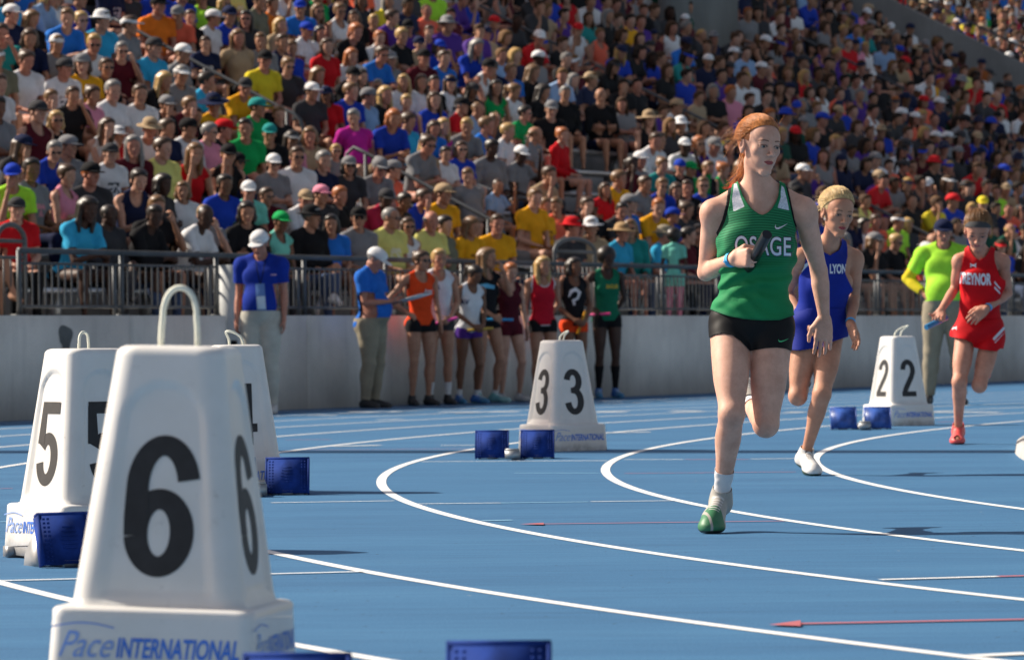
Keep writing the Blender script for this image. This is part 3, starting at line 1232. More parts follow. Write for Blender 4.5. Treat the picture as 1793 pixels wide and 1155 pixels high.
def merge(parts):
    """parts: list of (V, F, attrs)."""
    keys = set(k for p in parts for k in p[2])
    V = np.concatenate([p[0] for p in parts])
    F, n = [], 0
    for p in parts:
        F.append(tri(p[1]) + n); n += len(p[0])
    A = {k: np.concatenate([p[2].get(k, np.full(len(p[0]), -1.0)) for p in parts]) for k in keys}
    return V, np.concatenate(F), A


# ---- head, in a frame (c, f forward, u up, r = f x u)
class Head:
    def __init__(s, c, f, u, k=1.0):
        s.c = V3(c); s.f = nrm(f); u = V3(u); s.u = nrm(u - s.f * np.dot(u, s.f)); s.r = np.cross(s.f, s.u); s.k = k
        s.M = np.stack([s.r, s.f, s.u])
    def p(s, r, f, u): return s.c + (s.r * r + s.f * f + s.u * u) * s.k
    def local(s, P): return (P - s.c) @ s.M.T / s.k


def head_ops(F, H, fine=False, jaw=1.0, tag='head', neck=None, open_mouth=False):
    k = H.k
    def E(r, f, u, rad, kk, sub=False):
        F.ell(H.p(r, f, u), V3(rad) * k, H.M, kk * k, tag, 0, sub)
    def C(a, b, ra, rb, kk, sub=False):
        F.cone(H.p(*a), H.p(*b), ra * k, rb * k, kk * k, tag, 0, None, sub)
    E(0, -.014, .030, (.072, .090, .080), .01)
    E(0, .030, .034, (.062, .054, .058), .02)
    E(0, .032, -.026, (.0525 * jaw, .050, .066), .025)
    for sx in (-1, 1):
        C((sx * .038 * jaw, .002, -.048), (sx * .010, .060, -.094), .015, .012, .030)
        E(sx * .037, .053, -.013, (.021, .020, .018), .02)
        E(sx * .020, .058, -.046, (.017, .019, .020), .02)
    E(0, .067, -.095, (.017, .013, .012), .016)
    C((-.032, .073, .022), (.032, .073, .022), .009, .009, .016)
    for sx in (-1, 1):
        E(sx * .031, .095, .003, (.018, .018, .0115), .012, True)
    if fine:
        for sx in (-1, 1):
            E(sx * .031, .0705, .003, (.0155, .0145, .0125), .004)
            E(sx * .0312, .0875, .0030, (.0138, .0105, .0047), .0015, True)
    C((0, .077, .016), (0, .101, -.022), .0062, .0078, .012)
    E(0, .104, -.0265, (.0088, .0088, .0080), .006)
    for sx in (-1, 1): E(sx * .0108, .094, -.0290, (.0060, .0095, .0064), .006)
    if fine:
        for sx in (-1, 1): E(sx * .0062, .100, -.0355, (.0034, .005, .003), .002, True)
    C((-.0205, .0760, -.0555), (-.0035, .0845, -.0515), .0034, .0046, .005)
    C((.0205, .0760, -.0555), (.0035, .0845, -.0515), .0034, .0046, .005)
    C((-.013, .0790, -.0620), (.013, .0790, -.0620), .0062, .0062, .006)
    if fine:
        C((-.0215, .0815, -.0566), (.0215, .0815, -.0566), .0016, .0016, .0015, True)
        C((-.009, .0885, -.0568), (.009, .0885, -.0568), .0032 if open_mouth else .002, .0032 if open_mouth else .002, .002, True)
    for sx in (-1, 1):
        E(sx * .074, -.008, -.004, (.009, .017, .029), .006)
        E(sx * .081, -.004, .004, (.006, .009, .015), .003, True)
    if neck is not None:
        F.cone(H.p(0, -.026, -.055), neck, .050 * k, .055 * k, .03, 'neck')


def head_masks(H, P, fine=False):
    """Signed distances, positive inside: lip, brow, eye."""
    L = H.local(P)
    r, f, u = L[:, 0], L[:, 1], L[:, 2]
    ar = np.abs(r)
    bow = -.0485 - .006 * (ar / .022) ** 2 - .0016 * np.exp(-(ar / .004) ** 2)
    low = -.0675 + .0085 * (ar / .021) ** 2
    lip = np.where(f > .05, np.minimum(np.minimum(bow - u, u - low), .0215 - ar), -1)
    bx = (ar - .032)
    bc = .0235 + .0045 * np.cos(bx * 60) - .10 * np.maximum(bx, 0)
    brow = np.where(f > .03, np.minimum(.0038 - np.abs(u - bc) - .05 * np.maximum(bx, 0), .019 - np.abs(bx)), -1)
    eye = np.where(f > .04, (1 - np.sqrt((bx + .001) ** 2 / .0165 ** 2 + (u - .004) ** 2 / .0058 ** 2)) * .0058, -1)
    blush = np.where(f > .0, .03 - np.sqrt((ar - .045) ** 2 + (u + .02) ** 2), -1)
    if fine:
        # dark lashes round the opening only; the eyeball itself is a mesh of its own
        q = np.sqrt((bx + .0005) ** 2 / .0150 ** 2 + (u - .0035) ** 2 / .0064 ** 2)
        eye = np.where((f > .04), np.where(u > .0035, .0028, .0015) - np.abs(q - 1) * .0062, -1)
    return {'lip': lip, 'brow': brow, 'eye': eye}


def eyeballs(H, look, parent, origin):
    k = H.k
    for sx in (-1, 1):
        c = H.p(sx * .031, .0705, .003)
        F_ = Field(); F_.ell(c, V3(.0128, .0128, .0128) * k)
        D, lo, _ = F_.grid(.0011)
        V, Q = nets(D, lo, .0011)
        l = nrm(look)
        d = (V - c) @ l / (.0128 * k)
        me = mk_mesh('eyeball', V - origin, Q, True, {'iris': d - .86, 'pupil': d - .965})
        link('eyeball', me, parent, M_eye)


def _eye_mat():
    m, nt, b = new_mat('eye')
    c = mixc(nt, mask(nt, 'iris', 60), (0.36, 0.32, 0.30), (0.05, 0.055, 0.05))  # eye white and iris darkened, so the socket's shade is in the colour
    c = mixc(nt, mask(nt, 'pupil', 60), c, (0.008, 0.008, 0.008))
    nt.links.new(c, b.inputs['Base Color'])
    b.inputs['Roughness'].default_value = 0.12
    return m


M_eye = _eye_mat()


def hair_field(H, style, seed=0):
    F = Field(); k = H.k
    def E(r, f, u, rad, kk=.01, sub=False): F.ell(H.p(r, f, u), V3(rad) * k, H.M, kk * k, 'hair', 0, sub)
    def C(a, b, ra, rb, kk=.01, sub=False): F.cone(H.p(*a), H.p(*b), ra * k, rb * k, kk * k, 'hair', 0, None, sub)
    if style == 'bald':
        E(0, -.02, .02, (.079, .094, .060)); E(0, .0, .115, (.09, .11, .07), .02, True); E(0, .10, .0, (.085, .09, .12), .01, True); E(0, 0, -.10, (.1, .12, .07), .01, True)
        return F
    if style == 'short':
        E(0, -.018, .036, (.080, .098, .088)); E(0, .02, .08, (.066, .07, .045), .02)
        E(0, .098, -.012, (.074, .078, .092), .012, True)
        E(0, .0, -.105, (.10, .13, .075), .015, True)
        for sx in (-1, 1): E(sx * .085, .045, -.03, (.03, .05, .05), .01, True)
        return F
    if style == 'buzz':
        E(0, -.014, .034, (.0755, .0935, .083)); E(0, .098, -.012, (.074, .078, .092), .008, True); E(0, .0, -.095, (.10, .13, .075), .015, True)
        return F
    if style == 'afro':
        E(0, -.025, .05, (.108, .112, .105)); E(0, .105, -.03, (.066, .085, .095), .015, True); E(0, .03, -.12, (.12, .14, .07), .02, True)
        return F
    if style == 'tail_low':
        E(0, -.020, .034, (.0775, .0965, .0850))
        E(0, .100, -.030, (.073, .082, .112), .010, True)
        E(0, .0, -.120, (.11, .14, .085), .015, True)
        for sx in (-1, 1): E(sx * .086, .006, -.018, (.030, .036, .044), .006, True)
        E(0, -.105, .035, (.02, .02, .02), .01)
        return F
    # longer hair
    E(0, -.020, .034, (.082, .100, .090)); E(0, .02, .075, (.068, .070, .042), .02)
    E(0, .100, -.030, (.072, .082, .108), .010, True)
    if style in ('long', 'bob'):
        L = -.20 if style == 'long' else -.085
        for sx in (-1, 1):
            C((sx * .066, -.012, .03), (sx * .075, -.010, L * .6), .026, .028, .02)
            C((sx * .075, -.010, L * .6), (sx * .068, .012, L), .028, .017, .02)
            C((sx * .045, -.07, .02), (sx * .05, -.075, L), .04, .03, .03)
        C((0, -.08, .02), (0, -.085, L), .045, .035, .03)
        return F
    E(0, .0, -.125, (.11, .14, .085), .015, True)
    for sx in (-1, 1): E(sx * .088, .03, -.03, (.022, .03, .045), .008, True)
    if style == 'tail':
        C((0, -.105, .055), (0, -.145, .035), .022, .028); C((0, -.145, .035), (.01, -.145, -.06), .028, .022); C((.01, -.145, -.06), (.015, -.12, -.15), .022, .008)
    if style == 'bun':
        E(0, -.095, .085, (.038, .036, .036), .01)
    if style == 'hightail':
        C((0, -.075, .105), (0, -.135, .11), .02, .03); C((0, -.135, .11), (.01, -.17, .0), .03, .025); C((.01, -.17, .0), (.015, -.16, -.10), .025, .008)
    return F


def hat_field(H, style):
    F = Field(); k = H.k
    def E(r, f, u, rad, kk=.006, sub=False): F.ell(H.p(r, f, u), V3(rad) * k, H.M, kk * k, 'hat', 0, sub)
    if style == 'cap' or style == 'cap_back':
        sg = 1 if style == 'cap' else -1
        E(0, -.014, .038, (.087, .106, .092)); E(0, .03 * sg, .075, (.07, .07, .045), .02)
        F.ops.append((0, 'c', (H.p(-.3, 0, -.155), H.p(.3, 0, -.155), .19 * k, .19 * k, None), .004, 'hat', True))
        E(0, .105 * sg, .034, (.074, .080, .0085), .004)
    elif style == 'visor':
        E(0, -.014, .038, (.086, .105, .088))
        F.ops.append((0, 'c', (H.p(-.3, 0, -.155), H.p(.3, 0, -.155), .19 * k, .19 * k, None), .004, 'hat', True))
        E(0, -.014, .125, (.12, .15, .068), .004, True)
        E(0, .105, .036, (.074, .080, .0085), .004)
    else:   # brimmed
        E(0, -.014, .045, (.088, .105, .092)); E(0, -.01, .095, (.075, .09, .04), .02)
        F.ops.append((0, 'c', (H.p(-.3, 0, -.155), H.p(.3, 0, -.155), .19 * k, .19 * k, None), .004, 'hat', True))
        w = .15 if style == 'bucket' else .185
        E(0, -.005, .036, (w, w * 1.08, .010), .012)
    return F


def shades_field(H):
    F = Field(); k = H.k
    for sx in (-1, 1):
        F.ell(H.p(sx * .031, .088, .006), V3(.024, .007, .016) * k, H.M, .002, 'g')
        F.cone(H.p(sx * .05, .082, .01), H.p(sx * .078, .0, .008), .003 * k, .003 * k, .002, 'g')
    F.cone(H.p(-.012, .094, .010), H.p(.012, .094, .010), .003 * k, .003 * k, .002, 'g')
    return F


def hand_ops(F, w, d, n, t, grp, s=1.0, curl=0.5, spread=0.12, tag='hand', thumb_curl=0.3, fist=False, fk=.004):
    """w wrist, d pointing direction, n palm normal (the way fingers curl), t thumb side."""
    w = V3(w); d = nrm(d); n = nrm(V3(n) - d * np.dot(n, d)); t = nrm(V3(t) - d * np.dot(t, d) - n * np.dot(t, n))
    for i, off in enumerate((.030, .011, -.009, -.027)):
        F.cone(w + t * off * .55 * s + d * .008 * s, w + (d * .083 + t * off) * s, .0135 * s, .0115 * s, .012, tag, grp)
    F.ell(w + (d * .045 + n * .004) * s, V3(.036, .045, .0145) * s, np.stack([t, d, n]), .012, tag, grp)
    L = (.070, .078, .072, .056)
    for i, off in enumerate((.030, .011, -.009, -.027)):
        base = w + (d * (.086 - .004 * abs(i - 1)) + t * off) * s
        a = 0.0
        dd = nrm(d + t * spread * (1.5 - i) / 1.5)
        p = base
        for j, fr in enumerate((.45, .31, .24)):
            a += curl * (0.75, 1.15, 0.8)[j] * (1 + .12 * i if not fist else 1)
            q = p + (dd * math.cos(a) + n * math.sin(a)) * L[i] * fr * s
            F.cone(p, q, (.0090, .0080, .0072)[j] * s, (.0082, .0073, .0062)[j] * s, fk, tag, grp)
            p = q
    b0 = w + (d * .018 + t * .024) * s
    b1 = b0 + nrm(d * .75 + t * .62 + n * .35) * .040 * s
    b2 = b1 + nrm(d * (1 - thumb_curl) + t * (.28 - .3 * thumb_curl) + n * (.25 + thumb_curl)) * .031 * s
    b3 = b2 + nrm(d * (1 - thumb_curl) + n * (.2 + thumb_curl * 1.3)) * .024 * s
    F.cone(b0, b1, .0145 * s, .0115 * s, .010, tag, grp)
    F.cone(b1, b2, .0105 * s, .0090 * s, .004, tag, grp)
    F.cone(b2, b3, .0090 * s, .0072 * s, .004, tag, grp)


def body_ops(J, s=1.0, g=1.0, female=False, belly=0.0, muscle=1.0, head_kw=None, hands=True, bust=1.0, leg=1.0, arm=1.0):
    """J: joints. Sides A and B. s: stature / 1.70 m; g: girth."""
    F = Field()
    S_ = (J['shA'] + J['shB']) / 2; Pm = (J['hipA'] + J['hipB']) / 2
    up = nrm(S_ - Pm)
    latS = nrm(J['shB'] - J['shA']); latH = nrm(J['hipB'] - J['hipA'])
    fS = J.get('frontS'); fS = nrm(np.cross(latS, up)) if fS is None else nrm(fS)
    fH = J.get('frontH'); fH = nrm(np.cross(latH, up)) if fH is None else nrm(fH)
    w = np.linalg.norm(J['shB'] - J['shA']) / 2
    MS = np.stack([latS, fS, up]); MH = np.stack([latH, fH, up])
    sp = lambda t, f=0: Pm + (S_ - Pm) * t + (fS if t > .5 else fH) * f * s
    T = 'torso'
    F.ell(sp(.70, .004), V3(w * .80 + .008 * g, .098 * g, .165) * s ** 0 * V3(1, s, s), MS, .04, T)
    F.ell(sp(.36, .006), V3(.118 * g if female else .128 * g, .086 * g, .15) * s, (MS + MH) / 2, .05, T)
    F.ell(sp(.06, -.006), V3(.158 * g if female else .148 * g, .102 * g, .115) * s, MH, .05, T)
    F.ell(sp(.96, -.008), V3(w * .82, .062 * s, .060 * s), MS, .04, T)
    for A in 'AB':
        sd = -1 if A == 'A' else 1
        F.ell(J['hip' + A] - fH * .055 * s + latH * sd * -.0 * s - up * .01, V3(.078, .070, .082) * g * s, MH, .03, T)
        if female and bust > 0:
            F.ell(sp(.70) + latS * sd * .066 * s + fS * .078 * s, V3(.058, .042 * bust, .055) * s, MS, .03, T)
        else:
            F.ell(sp(.78) + latS * sd * .07 * s + fS * .062 * s * g, V3(.07, .035, .055) * s, MS, .03, T)
    if belly: F.ell(sp(.30, .05 + .05 * belly), V3(.13 + .03 * belly, .085 + .05 * belly, .14) * s, MH, .05, T)
    # neck and head
    H = J['H']
    nb = J['neck']
    F.cone(nb - up * .03 * s, H.p(0, -.024, -.06), .050 * s * (1.0 if female else 1.16), .042 * s * (1.0 if female else 1.22), .022, 'neck')
    for A in 'AB':
        sh = J['sh' + A]
        F.cone(nb + (H.c - nb) * .28 - fS * .025 * s, sh + up * .012 * s - fS * .012 * s, .030 * s, .036 * s * arm, .035, 'trap')
        F.cone(nb - up * .028 * s + fS * .018 * s, sh + up * .006 * s + fS * .004, .014 * s, .022 * s, .02, 'trap')
    head_ops(F, H, **(head_kw or {}))
    for gi, A in ((1, 'A'), (2, 'B')):
        sd = -1 if A == 'A' else 1
        sh, el, wr = J['sh' + A], J['el' + A], J['wr' + A]
        F.ell(sh + nrm(el - sh) * .018 * s + latS * sd * .006, V3(.050, .050, .058) * s * arm, MS, .035, 'delt')
        u = nrm(el - sh); v = nrm(wr - el)
        L1 = np.linalg.norm(el - sh); L2 = np.linalg.norm(wr - el)
        F.limb([(sh, .046 * s * arm), (sh + u * L1 * .35, .0435 * s * arm), (sh + u * L1 * .7, .0375 * s * arm), (el, .0335 * s * arm)], .012, 'uarm', gi)
        bend = nrm(np.cross(np.cross(u, v), u)) if np.linalg.norm(np.cross(u, v)) > .05 else fS
        F.ell(sh + u * L1 * .52 + bend * .012 * s * muscle, V3(.034, .034, .075) * s * arm, np.stack([nrm(np.cross(bend, u)), bend, u]), .02, 'uarm', gi)
        F.limb([(el, .0335 * s * arm), (el + v * L2 * .28, .0375 * s * arm), (el + v * L2 * .62, .0305 * s * arm), (wr - v * .01, .0225 * s), (wr + v * .012, .0230 * s)], .012, 'farm', gi)
        hd = J.get('hd' + A)
        if hd is not None:
            hand_ops(F, wr, hd['d'], hd['n'], hd['t'], gi, s * hd.get('s', 1.0), hd.get('curl', .4), hd.get('spread', .1), thumb_curl=hd.get('tc', .3))
    for gi, A in ((0, 'A'), (0, 'B')):
        hp, kn, an, to = J['hip' + A], J['kn' + A], J['an' + A], J['to' + A]
        u = nrm(kn - hp); v = nrm(an - kn)
        L1 = np.linalg.norm(kn - hp); L2 = np.linalg.norm(an - kn)
        q = leg
        ff = nrm(fH - u * np.dot(fH, u)) if abs(np.dot(fH, u)) < .95 else nrm(up - u * np.dot(up, u))
        lt = nrm(np.cross(u, ff))
        grp = 3 if A == 'A' else 4
        F.limb([(hp + u * .0, .086 * s * g * q), (hp + u * L1 * .3, .081 * s * g * q), (hp + u * L1 * .62, .068 * s * q), (hp + u * L1 * .88, .054 * s * q), (kn, .0500 * s)], .02, 'thigh', grp)
        F.ell(hp + u * L1 * .48 + ff * .016 * s, V3(.058, .050, .15) * s * q, np.stack([lt, ff, u]), .03, 'thigh', grp)
        # knee: bend direction
        kb = nrm(u - v) if np.linalg.norm(u - v) > .12 else ff
        F.ell(kn + kb * .012 * s, V3(.036, .030, .036) * s, None, .02, 'knee', grp)
        bk = -kb if np.linalg.norm(u - v) > .12 else -ff
        bk = nrm(bk - v * np.dot(bk, v))
        F.limb([(kn, .0480 * s), (kn + v * L2 * .16, .0460 * s), (kn + v * L2 * .34 + bk * .006, .0475 * s * q), (kn + v * L2 * .6, .039 * s * q), (kn + v * L2 * .85, .0285 * s), (an, .0290 * s)], .012, 'shin', grp)
        F.ell(kn + v * L2 * .30 + bk * .020 * s, V3(.046, .042, .095) * s * q, np.stack([nrm(np.cross(bk, v)), bk, v]), .022, 'shin', grp)
        fd = nrm(to - an + 0)
        heel = an - v * 0 + nrm(v) * .045 * s - nrm(fd - v * np.dot(fd, v)) * .028 * s
        F.cone(an, heel, .028 * s, .028 * s, .015, 'foot', grp)
        F.cone(heel, to, .027 * s, .022 * s, .02, 'foot', grp)
        F.cone(an + v * .01, to, .028 * s, .020 * s, .02, 'foot', grp)
    F.H = H
    F.J = J
    F.s = s
    F.up, F.fS, F.fH, F.latS, F.latH, F.S, F.P = up, fS, fH, latS, latH, S_, Pm
    return F


def body_mesh(F, h, hh=None, hands_h=None, fine=False):
    """Body at spacing h, the head again at hh (and hands at hands_h), cut together along planes."""
    H = F.H
    D, lo, h_ = F.grid(h)
    V, Q = nets(D, lo, h)
    parts = []
    cuts = []
    if hh:
        c = H.p(0, -.02, -.100); u = nrm(H.u * .85 + H.f * .53)
        cuts.append(('head', c, u, hh, H.c, .17))
    if hands_h:
        for A in 'AB':
            wr, el = F.J['wr' + A], F.J['el' + A]
            v = nrm(wr - el)
            cuts.append(('hand', wr - v * .02, v, hands_h, wr + v * .09, .15))
    att = {'lip': np.full(len(V), -1.0), 'brow': np.full(len(V), -1.0), 'eye': np.full(len(V), -1.0)}
    if not hh: att = head_masks(H, V)
    Fq = Q
    for (nm, c, u, hx, cen, rad) in cuts:
        g = (V - c) @ u
        far = np.linalg.norm(V - cen, axis=1) > rad
        gg = np.where(far, 1.0, -g)
        # keep everything outside the ball or below the plane
        V, Fq, att = clip(V, Fq, np.maximum(gg, -g) if nm == 'hand' else -g if False else gg, att)
        D2, lo2, _ = F.grid(hx, box=(cen - rad - .01, cen + rad + .01))
        V2, Q2 = nets(D2, lo2, hx)
        g2 = (V2 - c) @ u + 0.0004
        g2 = np.where(np.linalg.norm(V2 - cen, axis=1) > rad, -1, g2)
        a2 = head_masks(H, V2, fine) if nm == 'head' else {k: np.full(len(V2), -1.0) for k in att}
        V2, F2, a2 = clip(V2, Q2, g2, a2)
        parts.append((V2, F2, a2))
    parts.insert(0, (V, Fq, att))
    return merge(parts)


def folds(P, amp, fr=24.0, seed=0.0, d=(0.3, 0.2, 1.0)):
    x, y, z = P[..., 0], P[..., 1], P[..., 2]
    a = np.sin(fr * (d[0] * x + d[1] * y + d[2] * z) + 2.2 * np.sin(fr * .45 * (x - .6 * z) + seed) + seed)
    b = np.sin(fr * .7 * (z * .8 - x * .9 + y * .4) + 1.7 * np.sin(fr * .5 * z + 2 * seed) + 1.3)
    return amp * (a * .6 + b * .5)


def garment(F, tags, infl, h, clips, fold=0.0, fr=24.0, seed=0.0, extra=None, kj=.02, thick=.004, fold_fn=None, only=None):
    """A garment skin grown over the body parts named in tags and trimmed by clip functions (positive = cloth)."""
    G_ = Field(); G_.ops = [o for o in F.ops if o[4] in tags and (only is None or o[0] == only)]
    if extra: extra(G_)
    D, lo, _ = G_.grid(h, pad=0.03, kj=kj)
    n = D.shape
    if fold or fold_fn:
        m_ = np.abs(D) < .06 + infl
        ix = np.nonzero(m_)
        P = np.stack(ix, 1) * h + lo
        off = infl + (folds(P, fold, fr, seed) if fold else np.zeros(len(P)))
        if fold_fn: off = off + fold_fn(P)
        D = D - infl
        D[m_] = (D[m_] + infl - off).astype(np.float32)
    else: D = D - infl
    V, Q = nets(D, lo, h)
    g = np.full(len(V), 9.0)
    for c in clips: g = np.minimum(g, c(V))
    V, T, A = clip(V, Q, g, {'edge': g})
    # inner shell for thickness
    if thick and len(T):
        N = np.zeros_like(V)
        fn = np.cross(V[T[:, 1]] - V[T[:, 0]], V[T[:, 2]] - V[T[:, 0]])
        for i in range(3): np.add.at(N, T[:, i], fn)
        N /= (np.linalg.norm(N, axis=1)[:, None] + 1e-12)
        E = np.sort(np.concatenate([T[:, [0, 1]], T[:, [1, 2]], T[:, [2, 0]]]), 1)
        Eo = np.concatenate([T[:, [0, 1]], T[:, [1, 2]], T[:, [2, 0]]])
        u, idx, cnt = np.unique(E, axis=0, return_index=True, return_counts=True)
        bd = Eo[idx[cnt == 1]]
        n0 = len(V)
        V = np.concatenate([V, V - N * thick])
        T = np.concatenate([T, T[:, ::-1] + n0, np.stack([bd[:, 1], bd[:, 0], bd[:, 0] + n0], 1), np.stack([bd[:, 1], bd[:, 0] + n0, bd[:, 1] + n0], 1)])
        A = {k: np.concatenate([v, v]) for k, v in A.items()}
    return V, T, A


def sd_cone(a, b, ra, rb, flat=None):
    a, b = V3(a), V3(b)
    return lambda P: Field.dist('c', (a, b, ra, rb, flat), P[:, 0], P[:, 1], P[:, 2])


def sd_ell(c, r, M=None):
    return lambda P: Field.dist('e', (V3(c), V3(r), M), P[:, 0], P[:, 1], P[:, 2])


def plane(c, n):
    c, n = V3(c), nrm(n)
    return lambda P: (P - c) @ n


# ------------------------------------------------------------------ people's materials
def skin_mat(name, col, lip, brow, sss=0.0, freck=0.0):
    m, nt, b = new_mat(name)
    n1 = noise(nt, 14, 4, 0.6)
    n2 = noise(nt, 90, 3, 0.6)
    lo = (col[0] * .82, col[1] * .74, col[2] * .70); hi = (min(1, col[0] * 1.08), col[1] * 1.06, col[2] * 1.05)
    c = ramp(nt, n1, [(0.32, lo), (0.68, hi)])
    if freck:
        fr = ramp(nt, noise(nt, 210, 2, .5), [(0.60, (0, 0, 0)), (0.68, (1, 1, 1))])
        c = mixc(nt, math_n(nt, 'MULTIPLY', fr, freck), c, (col[0] * .7, col[1] * .55, col[2] * .45))
    c = mixc(nt, mask(nt, 'lip', 500), c, lip)
    c = mixc(nt, math_n(nt, 'MULTIPLY', mask(nt, 'brow', 450), 0.85), c, brow)
    c = mixc(nt, math_n(nt, 'MULTIPLY', mask(nt, 'eye', 450), 0.80), c, (0.03, 0.022, 0.018))
    c = mixc(nt, mask(nt, 'nail', 800), c, (min(1, col[0] * 1.1), col[1] * .9, col[2] * .95))
    nt.links.new(c, b.inputs['Base Color'])
    b.inputs['Roughness'].default_value = 0.56
    b.inputs['Specular IOR Level'].default_value = 0.35
    if sss:
        b.inputs['Subsurface Weight'].default_value = sss
        b.inputs['Subsurface Radius'].default_value = (0.012, 0.005, 0.003)
        b.inputs['Subsurface Scale'].default_value = 1.0
    bump(nt, b, n2, 0.10, 0.002)
    return m


_cl = {}
def cloth(name, col, rough=0.85, trim=None, prt=None, sheen=0.2, weave=260.0):
    if name in _cl: return _cl[name]
    m, nt, b = new_mat(name)
    n1 = noise(nt, 7, 4, .6)
    n2 = noise(nt, weave, 2, .5)
    lo = tuple(c * .82 for c in col); hi = tuple(min(1, c * 1.1) for c in col)
    c = ramp(nt, n1, [(0.3, lo), (0.7, hi)])
    if trim is not None:
        t = math_n(nt, 'SUBTRACT', 0.011, attr(nt, 'edge'))
        t = math_n(nt, 'MULTIPLY', t, 900, clamp=True)
        c = mixc(nt, t, c, trim)
    if prt is not None:
        n3 = noise(nt, 26, 2, .4)
        f = math_n(nt, 'MULTIPLY', mask(nt, 'prt', 300), ramp(nt, n3, [(0.46, (0, 0, 0)), (0.52, (1, 1, 1))]))
        c = mixc(nt, f, c, prt)
    nt.links.new(c, b.inputs['Base Color'])
    b.inputs['Roughness'].default_value = rough
    b.inputs['Sheen Weight'].default_value = 0.0
    b.inputs['Specular IOR Level'].default_value = 0.12
    bump(nt, b, n2, 0.15, 0.001)
    _cl[name] = m
    return m


_hm = {}
def hair_mat(name, col, rough=0.42):
    if name in _hm: return _hm[name]
    m, nt, b = new_mat(name)
    tc = nt.nodes.new('ShaderNodeTexCoord')
    mp = nt.nodes.new('ShaderNodeMapping')
    mp.inputs['Scale'].default_value = (1, 1, 0.25)
    nt.links.new(tc.outputs['Object'], mp.inputs[0])
    n = noise(nt, 120, 4, .7, mp.outputs[0])
    lo = tuple(c * .55 for c in col); hi = tuple(min(1, c * 1.35) for c in col)
    nt.links.new(ramp(nt, n, [(0.3, lo), (0.7, hi)]), b.inputs['Base Color'])
    b.inputs['Roughness'].default_value = rough
    b.inputs['Specular IOR Level'].default_value = 0.5
    bump(nt, b, n, 0.5, 0.003)
    _hm[name] = m
    return m


SKIN = {
    'fair': skin_mat('fair_skin', (0.54, 0.31, 0.225), (0.42, 0.13, 0.12), (0.12, 0.06, 0.035)),
    'tan': skin_mat('tanned_skin', (0.43, 0.225, 0.145), (0.36, 0.12, 0.10), (0.07, 0.04, 0.025)),
    'red': skin_mat('reddened_skin', (0.48, 0.22, 0.155), (0.38, 0.12, 0.10), (0.12, 0.07, 0.04)),
    'brown': skin_mat('brown_skin', (0.20, 0.095, 0.055), (0.14, 0.05, 0.04), (0.012, 0.010, 0.009)),
    'dark': skin_mat('dark_skin', (0.065, 0.032, 0.022), (0.06, 0.025, 0.022), (0.008, 0.007, 0.007)),
}
HAIR = {
    'brown': hair_mat('brown_hair', (0.060, 0.030, 0.015)), 'dark': hair_mat('dark_hair', (0.018, 0.012, 0.009)),
    'blond': hair_mat('blond_hair', (0.46, 0.29, 0.11)), 'red': hair_mat('red_hair', (0.38, 0.12, 0.035)),
    'grey': hair_mat('grey_hair', (0.22, 0.21, 0.20)), 'sandy': hair_mat('sandy_hair', (0.17, 0.09, 0.038)),
}
M_shades = plain('dark_sunglasses', (0.012, 0.012, 0.015), 0.12)
# ------------------------------------------------------------------ helpers for figures measured in the photograph
def pxv(P):
    """Pixel coordinates of an (n,3) array of points."""
    xu = P[:, 0] * FPX / P[:, 1]
    yu = HOR - (P[:, 2] - CAM_H) * FPX / P[:, 1]
    c, s = math.cos(ROLL), math.sin(ROLL)
    return 896.5 + c * xu + s * yu, 577.5 - s * xu + c * yu


def curve_v(pts, S_, above=True):
    """Keep what lies above (smaller py) the curve py = f(px)."""
    x = [p[0] for p in pts]; y = [p[1] for p in pts]
    def g(P):
        u, v = pxv(P)
        d = (np.interp(u, x, y) - v) / S_
        return d if above else -d
    return g


def curve_u(pts, S_, right=True, vmax=None):
    """Keep what lies right of the curve px = f(py), for py below vmax only."""
    y = [p[1] for p in pts]; x = [p[0] for p in pts]
    def g(P):
        u, v = pxv(P)
        d = (u - np.interp(v, y, x)) / S_
        if not right: d = -d
        if vmax is not None: d = np.where(v > vmax, np.maximum(d, (v - vmax) / S_), d)
        return d
    return g


def scoop(L, Rr, vb, S_):
    """Cut a neckline: remove between curves L and Rr (px as a function of py) above vb."""
    def g(P):
        u, v = pxv(P)
        a = u - np.interp(v, [p[1] for p in L], [p[0] for p in L])
        b = np.interp(v, [p[1] for p in Rr], [p[0] for p in Rr]) - u
        return -np.minimum(np.minimum(a, b), vb - v) / S_
    return g


def poly_sd(poly, u, v):
    """Signed distance, positive inside, to a closed polygon."""
    d = np.full(len(u), 1e9); ins = np.zeros(len(u), bool)
    n = len(poly)
    for i in range(n):
        (ax, ay), (bx, by) = poly[i], poly[(i + 1) % n]
        ex, ey = bx - ax, by - ay
        t = np.clip(((u - ax) * ex + (v - ay) * ey) / (ex * ex + ey * ey), 0, 1)
        d = np.minimum(d, np.hypot(u - ax - t * ex, v - ay - t * ey))
        c = ((ay > v) != (by > v)) & (u < (bx - ax) * (v - ay) / (by - ay + 1e-12) + ax)
        ins ^= c
    return np.where(ins, d, -d)


def subdivide(V, F, L):
    for _ in range(3):
        e = np.linalg.norm(V[F] - V[np.roll(F, 1, 1)], axis=2).max()
        if e <= L: break
        E = np.sort(np.concatenate([F[:, [0, 1]], F[:, [1, 2]], F[:, [2, 0]]]), 1)
        u, inv = np.unique(E, axis=0, return_inverse=True); inv = inv.ravel()
        M = (V[u[:, 0]] + V[u[:, 1]]) / 2
        n = len(F); b = len(V)
        ab, bc, ca = b + inv[:n], b + inv[n:2 * n], b + inv[2 * n:]
        V = np.concatenate([V, M])
        F = np.concatenate([np.stack([F[:, 0], ab, ca], 1), np.stack([ab, F[:, 1], bc], 1), np.stack([ca, bc, F[:, 2]], 1), np.stack([ab, bc, ca], 1)])
    return V, F


